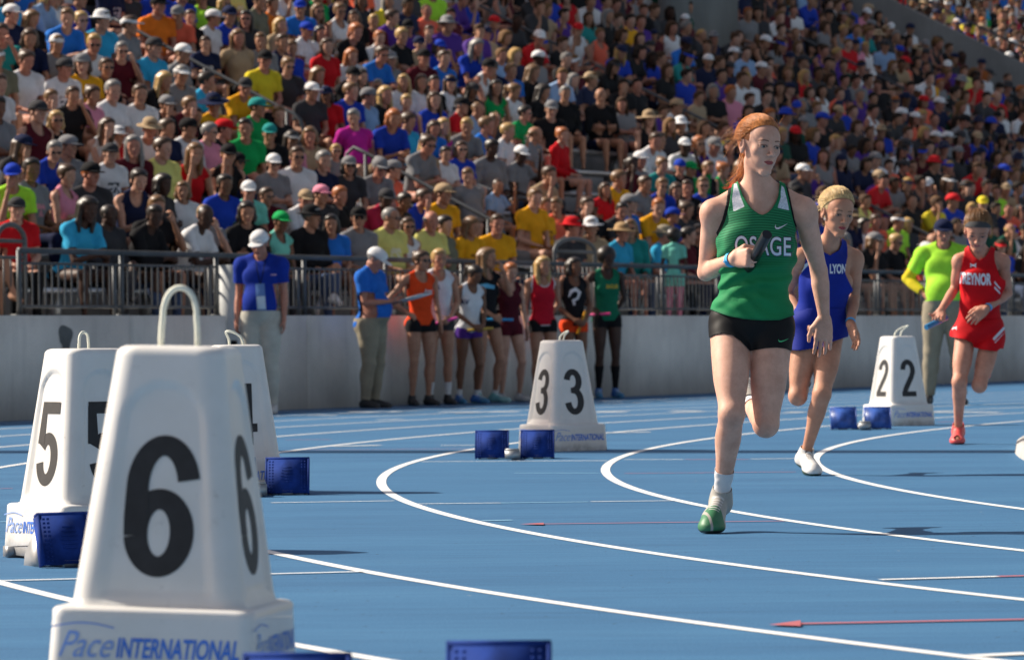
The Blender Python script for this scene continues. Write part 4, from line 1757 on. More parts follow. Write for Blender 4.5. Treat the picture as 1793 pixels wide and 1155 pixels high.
def bvh_of(V, T):
    return BVHTree.FromPolygons([tuple(p) for p in V], [tuple(int(i) for i in t) for t in T])


def print_on(name, V2, F2, bvh, lift, mat, parent, origin, L=6.0):
    """Lay flat print (given where it shows) on cloth as a thin film of its own."""
    V2, F2 = subdivide(np.asarray(V2, float), np.asarray(F2), L)
    eye = Vector((0, 0, CAM_H))
    out, ok = [], []
    for (u, v) in V2:
        d = (W(u, v, 10.0) - eye).normalized()
        hit = bvh.ray_cast(eye, d)
        if hit[0] is None: out.append(Vector((0, 0, 0))); ok.append(False)
        else: out.append(hit[0] - d * lift - Vector(origin)); ok.append(True)
    ok = np.array(ok)
    F2 = F2[ok[F2].all(1)]
    if len(F2) == 0: return None
    P_ = np.array([tuple(p) for p in out])
    F2 = F2[(np.linalg.norm(P_[F2] - P_[np.roll(F2, 1, 1)], axis=2) < .05).all(1)]
    me = mk_mesh(name, P_, F2, False)
    return link(name, me, parent, mat)


def word_px(s, x0, x1, y0, y1, bold=0.0, shear=0.0, slope=0.0, spacing=1.0, arch=0.0):
    V, F = text_mesh(s, bold, shear, 1.0, spacing)
    V = fit2(V, x1 - x0, y1 - y0)
    u = V[:, 0] + (x0 + x1) / 2
    v = y1 - V[:, 1] + slope * V[:, 0] + arch * (V[:, 0] / ((x1 - x0) / 2)) ** 2
    return np.stack([u, v], 1), F


def outline_px(poly):
    """Fan-fill a convex-ish outline."""
    n = len(poly); c = np.mean(poly, 0)
    V = np.concatenate([np.asarray(poly, float), [c]])
    return V, np.array([(i, (i + 1) % n, n) for i in range(n)])


def strip_px(pts):
    V, Q = stroke_poly([pts])
    return np.array(V), tri(np.array(Q))


def tick(x0, y0, x1, y1):
    """The curved tick mark on sports shirts, inside the given box."""
    w, h = x1 - x0, y1 - y0
    p = [(.10, .20, .02), (.06, .55, .07), (.14, .78, .14), (.30, .80, .15), (.55, .58, .10), (.80, .28, .05), (1.0, .02, .01)]
    V, Q = stroke_poly([[(x0 + a * w, y0 + b * h, c * h) for a, b, c in p]])
    return np.array(V), tri(np.array(Q))


def strands(H, parent, origin, mat, n=700, tie=(0, -.105, .03), seed=1, tail=None, tail_n=260, wisps=60, r=.0007, wind=(0, 0, 0), lift=.004, hl=1.0):
    """Hair combed back from the hairline to a tie, as fine strands over the scalp."""
    rg = np.random.RandomState(seed)
    V, Q = [], []
    def add(P, r0):
        b = len(V) and sum(len(x) for x in V)
        m = len(P)
        T = np.gradient(P, axis=0); T /= np.linalg.norm(T, axis=1)[:, None] + 1e-9
        a = np.cross(T, rg.randn(3)); a /= np.linalg.norm(a, axis=1)[:, None] + 1e-9
        c = np.cross(T, a)
        rr = (r0 * np.linspace(1, .35, m))[:, None]
        ring = np.stack([P + a * rr, P - a * rr * .5 + c * rr * .87, P - a * rr * .5 - c * rr * .87], 1).reshape(-1, 3)
        V.append(ring)
        i = np.arange(m - 1)[:, None] * 3; k = np.arange(3)[None, :]
        q = np.stack([i + k, i + (k + 1) % 3, i + 3 + (k + 1) % 3, i + 3 + k], -1).reshape(-1, 4)
        Q.append(q + b)
    C0 = np.array([0, -.018, .034]); RAD = np.array([.0795, .0985, .0875])
    tied = (np.array(tie) - C0) / RAD; tied /= np.linalg.norm(tied)
    for i in range(n):
        a = rg.uniform(-1, 1)
        ang = a * 1.62                           # from ear over the forehead to ear
        st = np.array([math.sin(ang) * 1.0, .80 * math.cos(ang) + .10, .66 * math.cos(ang * .95) + .04 - .22 * abs(a) ** 3])
        st = st / np.linalg.norm(st)
        if rg.rand() < .45:                      # also rooted farther back
            st = st * (1 - rg.rand() * .6) + tied * rg.rand() * .6; st /= np.linalg.norm(st)
        om = math.acos(np.clip(st @ tied, -1, 1))
        t = np.linspace(0, 1, 10)
        D = (np.sin((1 - t) * om)[:, None] * st + np.sin(t * om)[:, None] * tied) / max(math.sin(om), 1e-3)
        lf = 1 + (lift / .09) * rg.rand() * np.sin(t * math.pi) ** .6 + .012
        wv = .024 * rg.randn() * np.sin(t * math.pi * rg.uniform(1, 3))[:, None] * np.cross(D, tied)
        L = C0 + (D * lf[:, None] + wv) * RAD
        P = H.c + (H.r * L[:, :1] + H.f * L[:, 1:2] + H.u * L[:, 2:3]) * H.k
        add(P, r * rg.uniform(.7, 1.5))
    wd = np.array(wind, float)
    for i in range(wisps):
        a = rg.choice([-1, 1]) * rg.uniform(.35, 1.0)
        ang = a * 1.6
        st = np.array([math.sin(ang), .5 * math.cos(ang) + .05, .75 * math.cos(ang) - .1 + rg.uniform(-.25, .1)]); st /= np.linalg.norm(st)
        P0 = C0 + st * RAD * 1.0
        P0 = H.c + (H.r * P0[0] + H.f * P0[1] + H.u * P0[2]) * H.k
        out = nrm(P0 - H.c)
        back = -H.f
        L = rg.uniform(.04, .11)
        t = np.linspace(0, 1, 10)[:, None]
        dirv = nrm(out * .45 + back * .9 + wd + rg.randn(3) * .35)
        curl_ = nrm(np.cross(dirv, rg.randn(3)))
        P = P0 + dirv * L * t + curl_ * L * .25 * np.sin(t * rg.uniform(2, 5)) * t + np.array([0, 0, -.03]) * t ** 2
        add(P, r * .8)
    if tail is not None:
        tp = np.array([list(p) for p in tail], float)
        for i in range(tail_n):
            t = np.linspace(0, 1, 15)
            s_ = t * (len(tp) - 1)
            i0 = np.minimum(s_.astype(int), len(tp) - 2); f_ = (s_ - i0)[:, None]
            base = tp[i0] * (1 - f_) + tp[i0 + 1] * f_
            for _ in range(2):
                base[1:-1] = (base[:-2] + base[1:-1] * 2 + base[2:]) / 4
            offd = rg.randn(3) * .0075
            sp_ = np.sin(t * math.pi * .75 + .35)[:, None] * 1.2
            P = base + offd * sp_ + rg.randn(3) * .012 * (t ** 2)[:, None] + np.stack([np.sin(t * rg.uniform(3, 7) + rg.uniform(0, 6))] * 3, 1) * rg.randn(3) * .003
            P = P[:rg.randint(9, 16)]
            add(P, r * rg.uniform(.8, 1.6))
    V = np.concatenate(V) - origin
    me = mk_mesh('hair_strands', V, np.concatenate(Q), True)
    o = link('hair_strands', me, parent, mat)
    return o


def mesh_from_field(name, F, h, origin, parent, mat, attrs_fn=None, warp=None):
    D, lo, _ = F.grid(h)
    if warp is not None:
        n = D.shape
        X, Y, Z = np.meshgrid(*[lo[i] + h * np.arange(n[i]) for i in range(3)], indexing='ij')
        D = D + warp(np.stack([X, Y, Z], -1)).astype(np.float32)
    V, Q = nets(D, lo, h)
    me = mk_mesh(name, V - origin, Q, True, attrs_fn(V) if attrs_fn else None)
    return link(name, me, parent, mat)


def add_garment(name, F, parent, origin, mat, tags, infl, h, clips, at_fn=None, want=False, **kw):
    V, T, A = garment(F, tags, infl, h, clips, **kw)
    if len(T) == 0: return None
    if at_fn: A.update(at_fn(V))
    o = link(name, mk_mesh(name, V - origin, T, True, A), parent, mat)
    return (o, V, T) if want else o


def shoe_mat(name, upper, toe, sole, accent):
    m, nt, b = new_mat(name)
    c = mixc(nt, mask(nt, 'toe', 400), upper, toe)
    lac = math_n(nt, 'SINE', math_n(nt, 'MULTIPLY', attr(nt, 'along'), 420.0))
    lm = math_n(nt, 'MULTIPLY', math_n(nt, 'GREATER_THAN', lac, 0.2), mask(nt, 'lace', 500))
    c = mixc(nt, lm, c, accent)
    c = mixc(nt, math_n(nt, 'MULTIPLY', noise(nt, 60, 3), 0.25), c, (0.10, 0.10, 0.10))
    c = mixc(nt, mask(nt, 'sole', 600), c, sole)
    nt.links.new(c, b.inputs['Base Color'])
    b.inputs['Roughness'].default_value = 0.5
    bump(nt, b, noise(nt, 180, 2), 0.2, 0.001)
    return m


def shoe(F, A, parent, origin, mat, h=.0035, infl=.007, name='shoe', flat=False):
    an, to, kn = F.J['an' + A], F.J['to' + A], F.J['kn' + A]
    s = F.s
    v = nrm(an - kn); fd = nrm(to - an)
    heel = an + v * .045 * s - nrm(fd - v * np.dot(fd, v)) * .028 * s
    fw = nrm(to - heel)
    upv = nrm(-v - fw * np.dot(-v, fw)); lt = np.cross(fw, upv)
    gr = 3 if A == 'A' else 4
    def ex(G_):
        G_.ell(heel + (to - heel) * .72 - upv * .004, V3(.036, .062, .021) * s, np.stack([lt, fw, upv]), .02, 'foot', gr)
        G_.ell(heel + (to - heel) * .10, V3(.033, .045, .034) * s, np.stack([lt, fw, upv]), .02, 'foot', gr)
        G_.cone(heel - upv * .022 * s, to - upv * .016 * s, .012 * s, .014 * s, .012, 'foot', gr)
        G_.cone(an - v * .030 * s, an + v * .025 * s, .031 * s, .034 * s, .015, 'foot', gr)
        if flat:
            fh = nrm(V3(fw[0], fw[1], 0)); c0 = V3(to[0], to[1], 0) - fh * .028 * s + V3(0, 0, .024)
            G_.ell(c0, V3(.044, .066, .021) * s, np.stack([V3(fh[1], -fh[0], 0), fh, V3(0, 0, 1)]), .018, 'foot', gr)
    mid = an - v * .034 * s
    def at_fn(V):
        q = V - heel
        al = q @ fw; hh = q @ upv; la = np.abs(q @ lt)
        return {'toe': np.minimum(al + hh * .9 - .165 * s, np.abs(al * .8 + (q @ lt) * 1.2 - .17 * s) - .006) if flat else al + hh * .9 - .150 * s, 'sole': np.maximum(-hh - .020 * s, (.013 - V[:, 2]) if flat else -1), 'along': al, 'lace': np.minimum(np.minimum(al - .05 * s, .155 * s - al), np.minimum(.022 * s - la, hh - .012))}
    return add_garment(name, F, parent, origin, mat, ('foot',), infl, h, [plane(mid, v), plane(V3(0, 0, .004), V3(0, 0, 1))], at_fn=at_fn, extra=ex, thick=.002, only=gr)


def nails(V, F):
    return None


# ------------------------------------------------------------------ the leading runner
def hero():
    Y0 = 16.25
    SC_ = FPX / Y0
    j = lambda x, y, d=0.0: np.array(W(x, y, Y0 + d))
    org = np.array(G(1252, 930)); org[2] = 0
    e = empty('person', org)
    prop(e, 'leading runner in green vest and black shorts with red hair, gripping a black baton', 'person')
    H = Head(j(1330, 257, -.04), (math.sin(R(28)), -math.cos(R(28)), -.10), (.085, 0, 1), .965)
    J = dict(H=H, neck=j(1330, 339, .0),
             shA=j(1250, 371, .02), shB=j(1407, 367, .03),
             elA=j(1236, 477, .13), wrA=j(1284, 453, -.09),
             elB=j(1434, 474, .13), wrB=j(1443, 556, .13),
             hipA=j(1279, 572, .02), hipB=j(1352, 574, .0),
             knA=j(1281, 724, -.17), anA=j(1263, 868, .0), toA=j(1243, 916, -.13),
             knB=j(1341, 742, -.08), anB=j(1311, 703, .33), toB=j(1307, 676, .44))
    J['frontS'] = nrm(V3(.06, -1, .04))
    J['hdA'] = dict(d=(.62, -.76, .02), n=(.76, .60, -.12), t=(.1, -.25, 1), curl=1.12, spread=0.02, tc=.75, s=.95)
    J['hdB'] = dict(d=(-.03, .02, -1), n=(-.15, 1, .1), t=(-1, -.1, 0), curl=.16, spread=.10, tc=.05, s=.92)
    F = body_ops(J, 1.0, .97, True, head_kw=dict(fine=True, open_mouth=True), bust=.6, leg=.95, arm=.94)
    V, T, A = body_mesh(F, .0075, .0020, .0032, True)
    body = link('body', mk_mesh('body', V - org, T, True, A), e, M_hskin)
    eyeballs(H, (math.sin(R(31)), -math.cos(R(31)), -.02), body, org)
    # hair
    cap = hair_field(H, 'tail_low')
    mesh_from_field('hair', cap, .0035, org, e, HAIR['red'], None,
                    lambda P: .0016 * np.sin(300 * ((P - H.c) @ H.r) + 4 * np.sin(30 * ((P - H.c) @ H.f))))
    tail = [H.p(0, -.112, .035), j(1306, 262, .10), j(1302, 288, .09), j(1295, 306, .07), j(1277, 322, .05)]
    strands(H, e, org, M_strand_red, n=1500, tie=(0, -.108, .035), seed=3, tail=tail, tail_n=190, wisps=150, wind=(-.6, 0, 0), r=.00075, lift=.010)
    # garments
    arm_l = [(1283, 315), (1281, 330), (1279, 345), (1277, 358), (1274, 372), (1270, 386), (1264, 400), (1257, 413), (1248, 424)]
    arm_r = [(1374, 318), (1377, 330), (1381, 348), (1385, 368), (1389, 386), (1394, 402), (1400, 416), (1412, 426)]
    nl = [(1290, 312), (1295, 328), (1301, 343), (1307, 354), (1315, 364), (1322, 370), (1330, 375), (1334, 376)]
    nr = [(1366, 312), (1365, 328), (1363, 343), (1359, 354), (1353, 364), (1347, 370), (1340, 375), (1337, 376)]
    hem = [(1236, 538), (1250, 544), (1275, 553), (1300, 558), (1335, 561), (1365, 560), (1392, 551), (1400, 548)]
    def vest_at(P):
        u, v = pxv(P)
        front = P[:, 1] < Y0 + .06
        p1 = poly_sd([(1283, 322), (1291, 321), (1297, 344), (1304, 362), (1284, 371), (1281, 345)], u, v)
        p2 = poly_sd([(1366, 322), (1373, 328), (1378, 348), (1383, 369), (1361, 364), (1367, 345)], u, v)
        ph = v - 9 * ((u - 1330) / 60.0) ** 2 * np.where(v < 420, 1, np.clip((470 - v) / 50, 0, 1))
        m = np.minimum(np.clip((486 - v) / 60, 0, 1), np.clip((v - 360) / 6, 0, 1))
        return {'pan': np.where(front, np.maximum(p1, p2) / SC_, -1), 'stripe': ph, 'stripem': np.where(front, m, 0)}
    def tuck(P):
        x, y, z = P[..., 0], P[..., 1], P[..., 2]
        zz = np.clip((1.12 - z) / .25, 0, 1)
        cx = float(W(1318, 480, Y0).x)
        drag = np.sin(105 * (z - .55 * (x - cx)) + 4 * np.sin(13 * x)) * .0030 * np.exp(-((z - .97) / .09) ** 2)
        drag2 = np.sin(90 * (z + .5 * (x - cx)) + 2.5 * np.sin(20 * x + 1)) * .0032 * np.exp(-((z - .86) / .12) ** 2)
        return .006 * zz + np.maximum(drag * 2.3 + drag2 * 1.3, -.004) + .001
    vo, Vv, Tv = add_garment('vest', F, e, org, M_vest, ('torso', 'trap', 'delt', 'thigh', 'neck'), .0075, .0055,
                             [curve_u(arm_l, SC_, True, 424), curve_u(arm_r, SC_, False, 426), scoop(nl, nr, 376, SC_), curve_v(hem, SC_, True),
                              lambda P: (1.40 + .0 - P[:, 2]) + np.where(True, .03, 0)], at_fn=vest_at, want=True,
                             fold=.0012, fr=30, fold_fn=tuck, thick=.002)
    sh = lambda c, dx: [(a + dx, b_) for a, b_ in c]
    add_garment('sports_top', F, e, org, cloth('black_lycra', (.012, .012, .013), .5), ('torso', 'trap', 'delt'), .0035, .006,
                [curve_u(sh(arm_l, -6), SC_, True, 432), curve_u(sh(arm_r, 3), SC_, False, 430), scoop(sh(nl, -3), sh(nr, 3), 388, SC_), curve_v([(1200, 428), (1450, 428)], SC_, True)], thick=.001)
    leg_c = [(1225, 598), (1238, 593), (1250, 586), (1265, 583), (1282, 586), (1298, 597), (1307, 606), (1314, 614), (1322, 612), (1340, 609), (1360, 608), (1378, 610), (1390, 616), (1400, 618)]
    so, Vs, Ts = add_garment('shorts', F, e, org, cloth('black_lycra', (.012, .012, .013), .5), ('torso', 'thigh'), .005, .005,
                             [curve_v(leg_c, SC_, True), curve_v([(1200, 535), (1450, 535)], SC_, False)], fold=.0012, fr=70, want=True, thick=.002)
    bv = bvh_of(Vv, Tv); bs = bvh_of(Vs, Ts)
    for b_, lf, mt, nm in ((.045, .0016, M_ink_dark, 'lettering_edge'), (.010, .0030, M_ink_white, 'lettering')):
        g = .0 if mt is M_ink_white else 1.4
        V2, F2 = word_px('OSAGE', 1287 - g, 1385 + g, 414 - g, 447 + g, b_, 0, .03, 1.06)
        print_on(nm, V2, F2, bv, lf, mt, e, org, 4)
    V2, F2 = tick(1356, 391, 1379, 402); print_on('tick_mark', V2, F2, bv, .0018, M_ink_white, e, org, 3)
    V2, F2 = tick(1362, 592, 1382, 599); print_on('tick_mark', V2, F2, bs, .0016, M_ink_green, e, org, 3)
    # sock, shoes
    an, kn = J['anA'], J['knA']
    v = nrm(an - kn)
    add_garment('sock', F, e, org, cloth('white_sock', (.74, .74, .76), .9), ('shin', 'foot'), .0035, .0055, [plane(an - v * .115, v), plane(an + v * .06, -v)], fold=.0012, fr=160, thick=.001, only=3)
    an, kn = J['anB'], J['knB']; v = nrm(an - kn)
    add_garment('sock', F, e, org, cloth('white_sock', (.74, .74, .76), .9), ('shin', 'foot'), .0035, .005, [plane(an - v * .10, v), plane(an + v * .06, -v)], thick=.001, only=4)
    shoe(F, 'A', e, org, M_shoe_green, .0036, flat=True)
    shoe(F, 'B', e, org, M_shoe_green, .008)
    # wristband
    w, el = J['wrA'], J['elA']; v = nrm(w - el)
    mb = MB(); mb.tube([tuple(w - v * .024 - org), tuple(w - v * .015 - org), tuple(w - v * .002 - org)], [.0290, .0283, .0275], 20, caps=False)
    q = w - v * .014 - org
    mb.box((q[0] - .022, q[1] - .018, q[2] - .010), (.022, .004, .010), Matrix.Rotation(R(30), 4, 'Y'))
    link('wristband', mb.build('wristband', True), e, M_band)
    # ear stud
    # baton
    hd = J['hdA']
    d = nrm(hd['d']); n = V3(hd['n']); n = nrm(n - d * np.dot(n, d))
    C = w + d * .080 + n * .031
    a = nrm(V3(36 / 463, -.25, 74 / 463))
    baton(C - a * .085, C + a * .170, M_baton_black, 'black relay baton gripped by the leading runner in green')
    return F


def baton(a, b, mat, label, r=.0205):
    a, b = V3(a), V3(b)
    e = empty('relay_baton', tuple(a))
    prop(e, label, 'baton', 'relay batons')
    L = b - a; u = nrm(L)
    mb = MB()
    pts = [(0, 0, 0), tuple(u * .003), tuple(L - u * .003), tuple(L), tuple(L - u * .001), tuple(L - u * .045)]
    mb.tube(pts, [r - .001, r, r, r - .001, r - .003, r - .003], 18, caps=True)
    link('tube', smooth_by_angle(mb.build('tube', True)), e, mat)
    return e


def mats_runner():
    global M_hskin, M_vest, M_ink_dark, M_ink_white, M_ink_green, M_shoe_green, M_band, M_baton_black, M_strand_red, M_strand_blond
    M_hskin = skin_mat('pale_freckled_skin', (0.68, 0.405, 0.305), (0.36, 0.075, 0.07), (0.10, 0.045, 0.025), .12, .25)
    m, nt, b = new_mat('green_striped_vest')
    n1 = noise(nt, 7, 4)
    c = ramp(nt, n1, [(0.3, (0.005, 0.185, 0.060)), (0.7, (0.007, 0.235, 0.078))])
    ph = math_n(nt, 'FRACT', math_n(nt, 'MULTIPLY', attr(nt, 'stripe'), 1 / 4.6))
    st = math_n(nt, 'MULTIPLY', math_n(nt, 'LESS_THAN', ph, 0.34), attr(nt, 'stripem'))
    c = mixc(nt, attr(nt, 'stripem'), c, (0.006, 0.130, 0.050))
    c = mixc(nt, math_n(nt, 'MULTIPLY', st, 0.7), c, (0.03, 0.30, 0.13))
    pn = noise(nt, 140, 2)
    pc = ramp(nt, pn, [(0.35, (0.50, 0.52, 0.60)), (0.65, (0.74, 0.75, 0.80))])
    c = mixc(nt, mask(nt, 'pan', 800), c, pc)
    t = math_n(nt, 'MULTIPLY', math_n(nt, 'SUBTRACT', 0.0075, attr(nt, 'edge')), 900, clamp=True)
    c = mixc(nt, t, c, (0.006, 0.17, 0.065))
    nt.links.new(c, b.inputs['Base Color'])
    b.inputs['Roughness'].default_value = 0.75
    b.inputs['Sheen Weight'].default_value = 0.0
    b.inputs['Specular IOR Level'].default_value = 0.3
    bump(nt, b, noise(nt, 420, 2), 0.12, 0.001)
    M_vest = m
    M_ink_dark = plain('dark_shirt_ink', (0.02, 0.025, 0.05), 0.6)
    M_ink_white = plain('white_shirt_ink', (0.72, 0.74, 0.82), 0.6, var=.05)
    M_ink_green = plain('bright_green_ink', (0.06, 0.60, 0.22), 0.5)
    M_shoe_green = shoe_mat('green_and_grey_spikes', (0.42, 0.40, 0.36), (0.03, 0.20, 0.08), (0.03, 0.035, 0.03), (0.66, 0.64, 0.62))
    M_band = plain('blue_paper_band', (0.07, 0.42, 0.78), 0.5, var=.15, nscale=50)
    M_baton_black = plain('black_baton', (0.012, 0.012, 0.013), 0.3, coat=.3)
    M_strand_red = hair_mat('red_strands', (0.62, 0.24, 0.07), .34)
    M_strand_blond = hair_mat('blond_strands', (0.80, 0.55, 0.27), .4)


def runner_blue():
    Y0 = 22.65
    S_ = FPX / Y0
    j = lambda x, y, d=0.0: np.array(W(x, y, Y0 + d))
    org = np.array(G(1415, 832)); org[2] = 0
    e = empty('person', org)
    prop(e, 'blonde runner in royal blue vest and shorts just behind the leading runner', 'person')
    H = Head(j(1466, 374, -.16), (math.sin(R(20)), -math.cos(R(20)), -.20), (.10, 0, 1), 1.06)
    J = dict(H=H, neck=j(1452, 437, .02), shA=j(1402, 452, -.06), shB=j(1497, 452, .10), elA=j(1378, 512, .20), wrA=j(1408, 560, .02),
             elB=j(1495, 521, .16), wrB=j(1489, 566, -.06), hipA=j(1410, 580, .05), hipB=j(1456, 578, .08),
             knA=j(1397, 693, -.05), anA=j(1409, 668, .36), toA=j(1405, 650, .44),
             knB=j(1439, 690, -.12), anB=j(1411, 794, .02), toB=j(1425, 821, -.13))
    J['hdA'] = dict(d=(.2, -.5, -.6), n=(1, 0, -.3), t=(0, -.4, 1), curl=.5, spread=.05, tc=.3)
    J['hdB'] = dict(d=(.30, -.35, -.9), n=(-.9, -.4, -.1), t=(-.3, -1, .2), curl=.22, spread=.10, tc=.1)
    F = body_ops(J, 1.0, .90, True, head_kw=dict(fine=True, open_mouth=True), bust=.55, leg=.90, arm=.92)
    V, T, A = body_mesh(F, .009, .0026, .0042, True)
    body = link('body', mk_mesh('body', V - org, T, True, A), e, M_bskin)
    eyeballs(H, (math.sin(R(20)), -math.cos(R(20)), -.05), body, org)
    mesh_from_field('hair', hair_field(H, 'tail_low'), .004, org, e, M_strand_blond, None)
    strands(H, e, org, M_strand_blond, n=1500, tie=(0, -.10, .06), seed=8, tail=[H.p(0, -.105, .06), H.p(-.02, -.14, .03), H.p(-.06, -.13, -.05), H.p(-.08, -.11, -.12)], tail_n=200, wisps=80, wind=(-.5, 0, 0), r=.0011, lift=.016)
    arm_l = [(1418, 425), (1414, 440), (1411, 455), (1408, 468), (1402, 480), (1394, 492)]
    arm_r = [(1482, 420), (1484, 435), (1484, 450), (1481, 465), (1480, 478), (1484, 488), (1490, 500), (1500, 520)]
    nl = [(1428, 415), (1433, 430), (1440, 440), (1452, 446)]; nr = [(1475, 412), (1474, 428), (1470, 438), (1455, 446)]
    hem = [(1380, 545), (1400, 548), (1430, 551), (1460, 548), (1500, 540)]
    def at(P):
        u, v = pxv(P)
        p1 = poly_sd([(1389, 489), (1397, 474), (1408, 463), (1421, 455), (1421, 459), (1408, 472), (1398, 484)], u, v)
        p2 = poly_sd([(1484, 418), (1487, 424), (1490, 436), (1489, 452), (1486, 452), (1485, 436)], u, v)
        return {'pan': np.maximum(p1, p2) / S_}
    vo, Vv, Tv = add_garment('vest', F, e, org, M_vblue, ('torso', 'trap', 'delt', 'thigh', 'neck'), .011, .0075,
                             [curve_u(arm_l, S_, True, 492), curve_u(arm_r, S_, False), scoop(nl, nr, 447, S_), curve_v(hem, S_, True)],
                             at_fn=at, want=True, fold=.0028, fr=26, seed=2.0, thick=.002, fold_fn=lambda P: .008 * np.clip((1.0 - P[..., 2]) / .2, 0, 1))
    bv = bvh_of(Vv, Tv)
    V2, F2 = word_px('LYON', 1453, 1482, 462, 479, .04, 0, 0)
    print_on('lettering', V2, F2, bv, .002, M_ink_white, e, org, 4)
    leg = [(1378, 612), (1400, 613), (1428, 609), (1434, 612), (1450, 600), (1475, 592), (1490, 588)]
    add_garment('shorts', F, e, org, M_vblue2, ('torso', 'thigh'), .014, .0085, [curve_v(leg, S_, True), curve_v([(1350, 540), (1520, 540)], S_, False)],
                fold=.006, fr=34, seed=1.0, thick=.002, kj=.006, fold_fn=lambda P: .010 * np.clip((.98 - P[..., 2]) / .2, 0, 1))
    shoe(F, 'A', e, org, M_shoe_white, .009); shoe(F, 'B', e, org, M_shoe_white, .005, flat=True)
    w, el = J['wrB'], J['elB']; v = nrm(w - el)
    mb = MB(); mb.tube([tuple(w - v * .020 - org), tuple(w - v * .004 - org)], [.027, .026], 16, caps=False)
    link('wristband', mb.build('wristband', True), e, M_band)


def runner_red():
    Y0 = 28.6
    S_ = FPX / Y0
    j = lambda x, y, d=0.0: np.array(W(x, y, Y0 + d))
    org = np.array(G(1678, 778)); org[2] = 0
    e = empty('person', org)
    prop(e, 'runner in red vest and red shorts with a grey headband looking down', 'person')
    H = Head(j(1712, 404, -.06), (-.14, -.88, -.52), (-.02, -.5, .86), 1.10)
    J = dict(H=H, neck=j(1716, 447, .0), shA=j(1680, 456, .02), shB=j(1756, 456, .04), elA=j(1672, 505, .08), wrA=j(1648, 542, -.10),
             elB=j(1765, 514, .10), wrB=j(1727, 540, -.12), hipA=j(1691, 584, .02), hipB=j(1737, 586, .02),
             knA=j(1680, 668, -.14), anA=j(1678, 750, .05), toA=j(1676, 772, -.09),
             knB=j(1715, 674, -.12), anB=j(1722, 650, .28), toB=j(1722, 632, .36))
    J['hdA'] = dict(d=(-.15, -.5, -.8), n=(-.35, -.6, .5), t=(-1, .1, .2), curl=.95, spread=.02, tc=.6)
    J['hdB'] = dict(d=(-.75, -.30, -.55), n=(-.3, .7, -.5), t=(-.2, -.5, .6), curl=.35, spread=.10, tc=.2)
    F = body_ops(J, 1.02, .90, True, head_kw=dict(fine=True), bust=.35, leg=.88, arm=.88)
    V, T, A = body_mesh(F, .010, .0032, .0050, True)
    body = link('body', mk_mesh('body', V - org, T, True, A), e, M_rskin)
    eyeballs(H, (-.1, -.8, -.6), body, org)
    mesh_from_field('hair', hair_field(H, 'tail_low'), .0045, org, e, HAIR['sandy'], None)
    strands(H, e, org, M_strand_sandy, n=500, tie=(0, -.08, .075), seed=5, tail=[H.p(0, -.09, .08), H.p(.03, -.13, .05), H.p(.06, -.12, -.03), H.p(.065, -.10, -.11)], tail_n=140, wisps=30, r=.0012, lift=.012)
    # headband
    B = Field()
    B.ell(H.p(0, -.014, .030), V3(.0795, .0985, .0865) * H.k, H.M, .005, 'b')
    B.ell(H.p(0, .032, .036), V3(.067, .062, .060) * H.k, H.M, .02, 'b')
    D, lo, _ = B.grid(.004); Vb, Qb = nets(D, lo, .004)
    cb_, nb_ = H.p(0, .072, .086), nrm(H.u * .88 - H.f * .48 * -1 * -1)
    Vb, Tb, _a = clip(Vb, Qb, np.minimum((Vb - cb_) @ nb_ + .022, .022 - (Vb - cb_) @ nb_))
    link('headband', mk_mesh('headband', Vb - org, Tb, True), e, cloth('grey_headband', (.075, .075, .078), .8))
    arm_l = [(1689, 432), (1688, 445), (1686, 458), (1683, 470), (1680, 482), (1675, 490)]
    arm_r = [(1744, 430), (1741, 445), (1742, 458), (1746, 470), (1750, 482), (1757, 490)]
    nl = [(1694, 425), (1699, 440), (1706, 450), (1714, 455)]; nr = [(1738, 422), (1733, 438), (1726, 449), (1716, 455)]
    hem = [(1660, 548), (1690, 554), (1715, 558), (1740, 558), (1775, 552)]
    def at(P):
        u, v = pxv(P)
        p1 = poly_sd([(1741, 491), (1752, 504), (1752, 508), (1741, 496)], u, v)
        p2 = poly_sd([(1741, 500), (1752, 512), (1752, 516), (1741, 505)], u, v)
        return {'pan': np.maximum(p1, p2) / S_}
    vo, Vv, Tv = add_garment('vest', F, e, org, M_vred, ('torso', 'trap', 'delt', 'thigh', 'neck'), .013, .009,
                             [curve_u(arm_l, S_, True, 490), curve_u(arm_r, S_, False, 490), scoop(nl, nr, 456, S_), curve_v(hem, S_, True)],
                             at_fn=at, want=True, fold=.0032, fr=28, seed=4.0, thick=.002, fold_fn=lambda P: .012 * np.clip((1.15 - P[..., 2]) / .2, 0, 1))
    bv = bvh_of(Vv, Tv)
    V2, F2 = word_px('TREYNOR', 1677, 1736, 478, 499, .05, 0, .06, 1.0, -1.5)
    print_on('lettering', V2, F2, bv, .002, M_ink_white, e, org, 4)
    ua = []
    for sy in (-1, 1):
        ua.append([(1699, 464.5 + sy * 3.2, .9), (1700.5, 464.5 + sy * .9, 1.2), (1704, 464.5 + sy * .1, 1.0), (1707.5, 464.5 + sy * .9, 1.2), (1709, 464.5 + sy * 3.2, .9)])
    Vq, Qq = stroke_poly(ua)
    print_on('shirt_emblem', np.array(Vq), tri(np.array(Qq)), bv, .002, M_ink_white, e, org, 3)
    leg = [(1655, 585), (1664, 589), (1690, 594), (1703, 600), (1706, 608), (1722, 612), (1745, 615), (1752, 610), (1766, 612)]
    def at2(P):
        u, v = pxv(P)
        p1 = poly_sd([(1738, 592), (1758, 571), (1760, 576), (1740, 597)], u, v)
        p2 = poly_sd([(1741, 599), (1760, 580), (1759, 583), (1742, 602)], u, v)
        p3 = poly_sd([(1663, 560), (1667, 556), (1668, 566), (1664, 570)], u, v)
        return {'pan': np.maximum(np.maximum(p1, p2), p3) / S_}
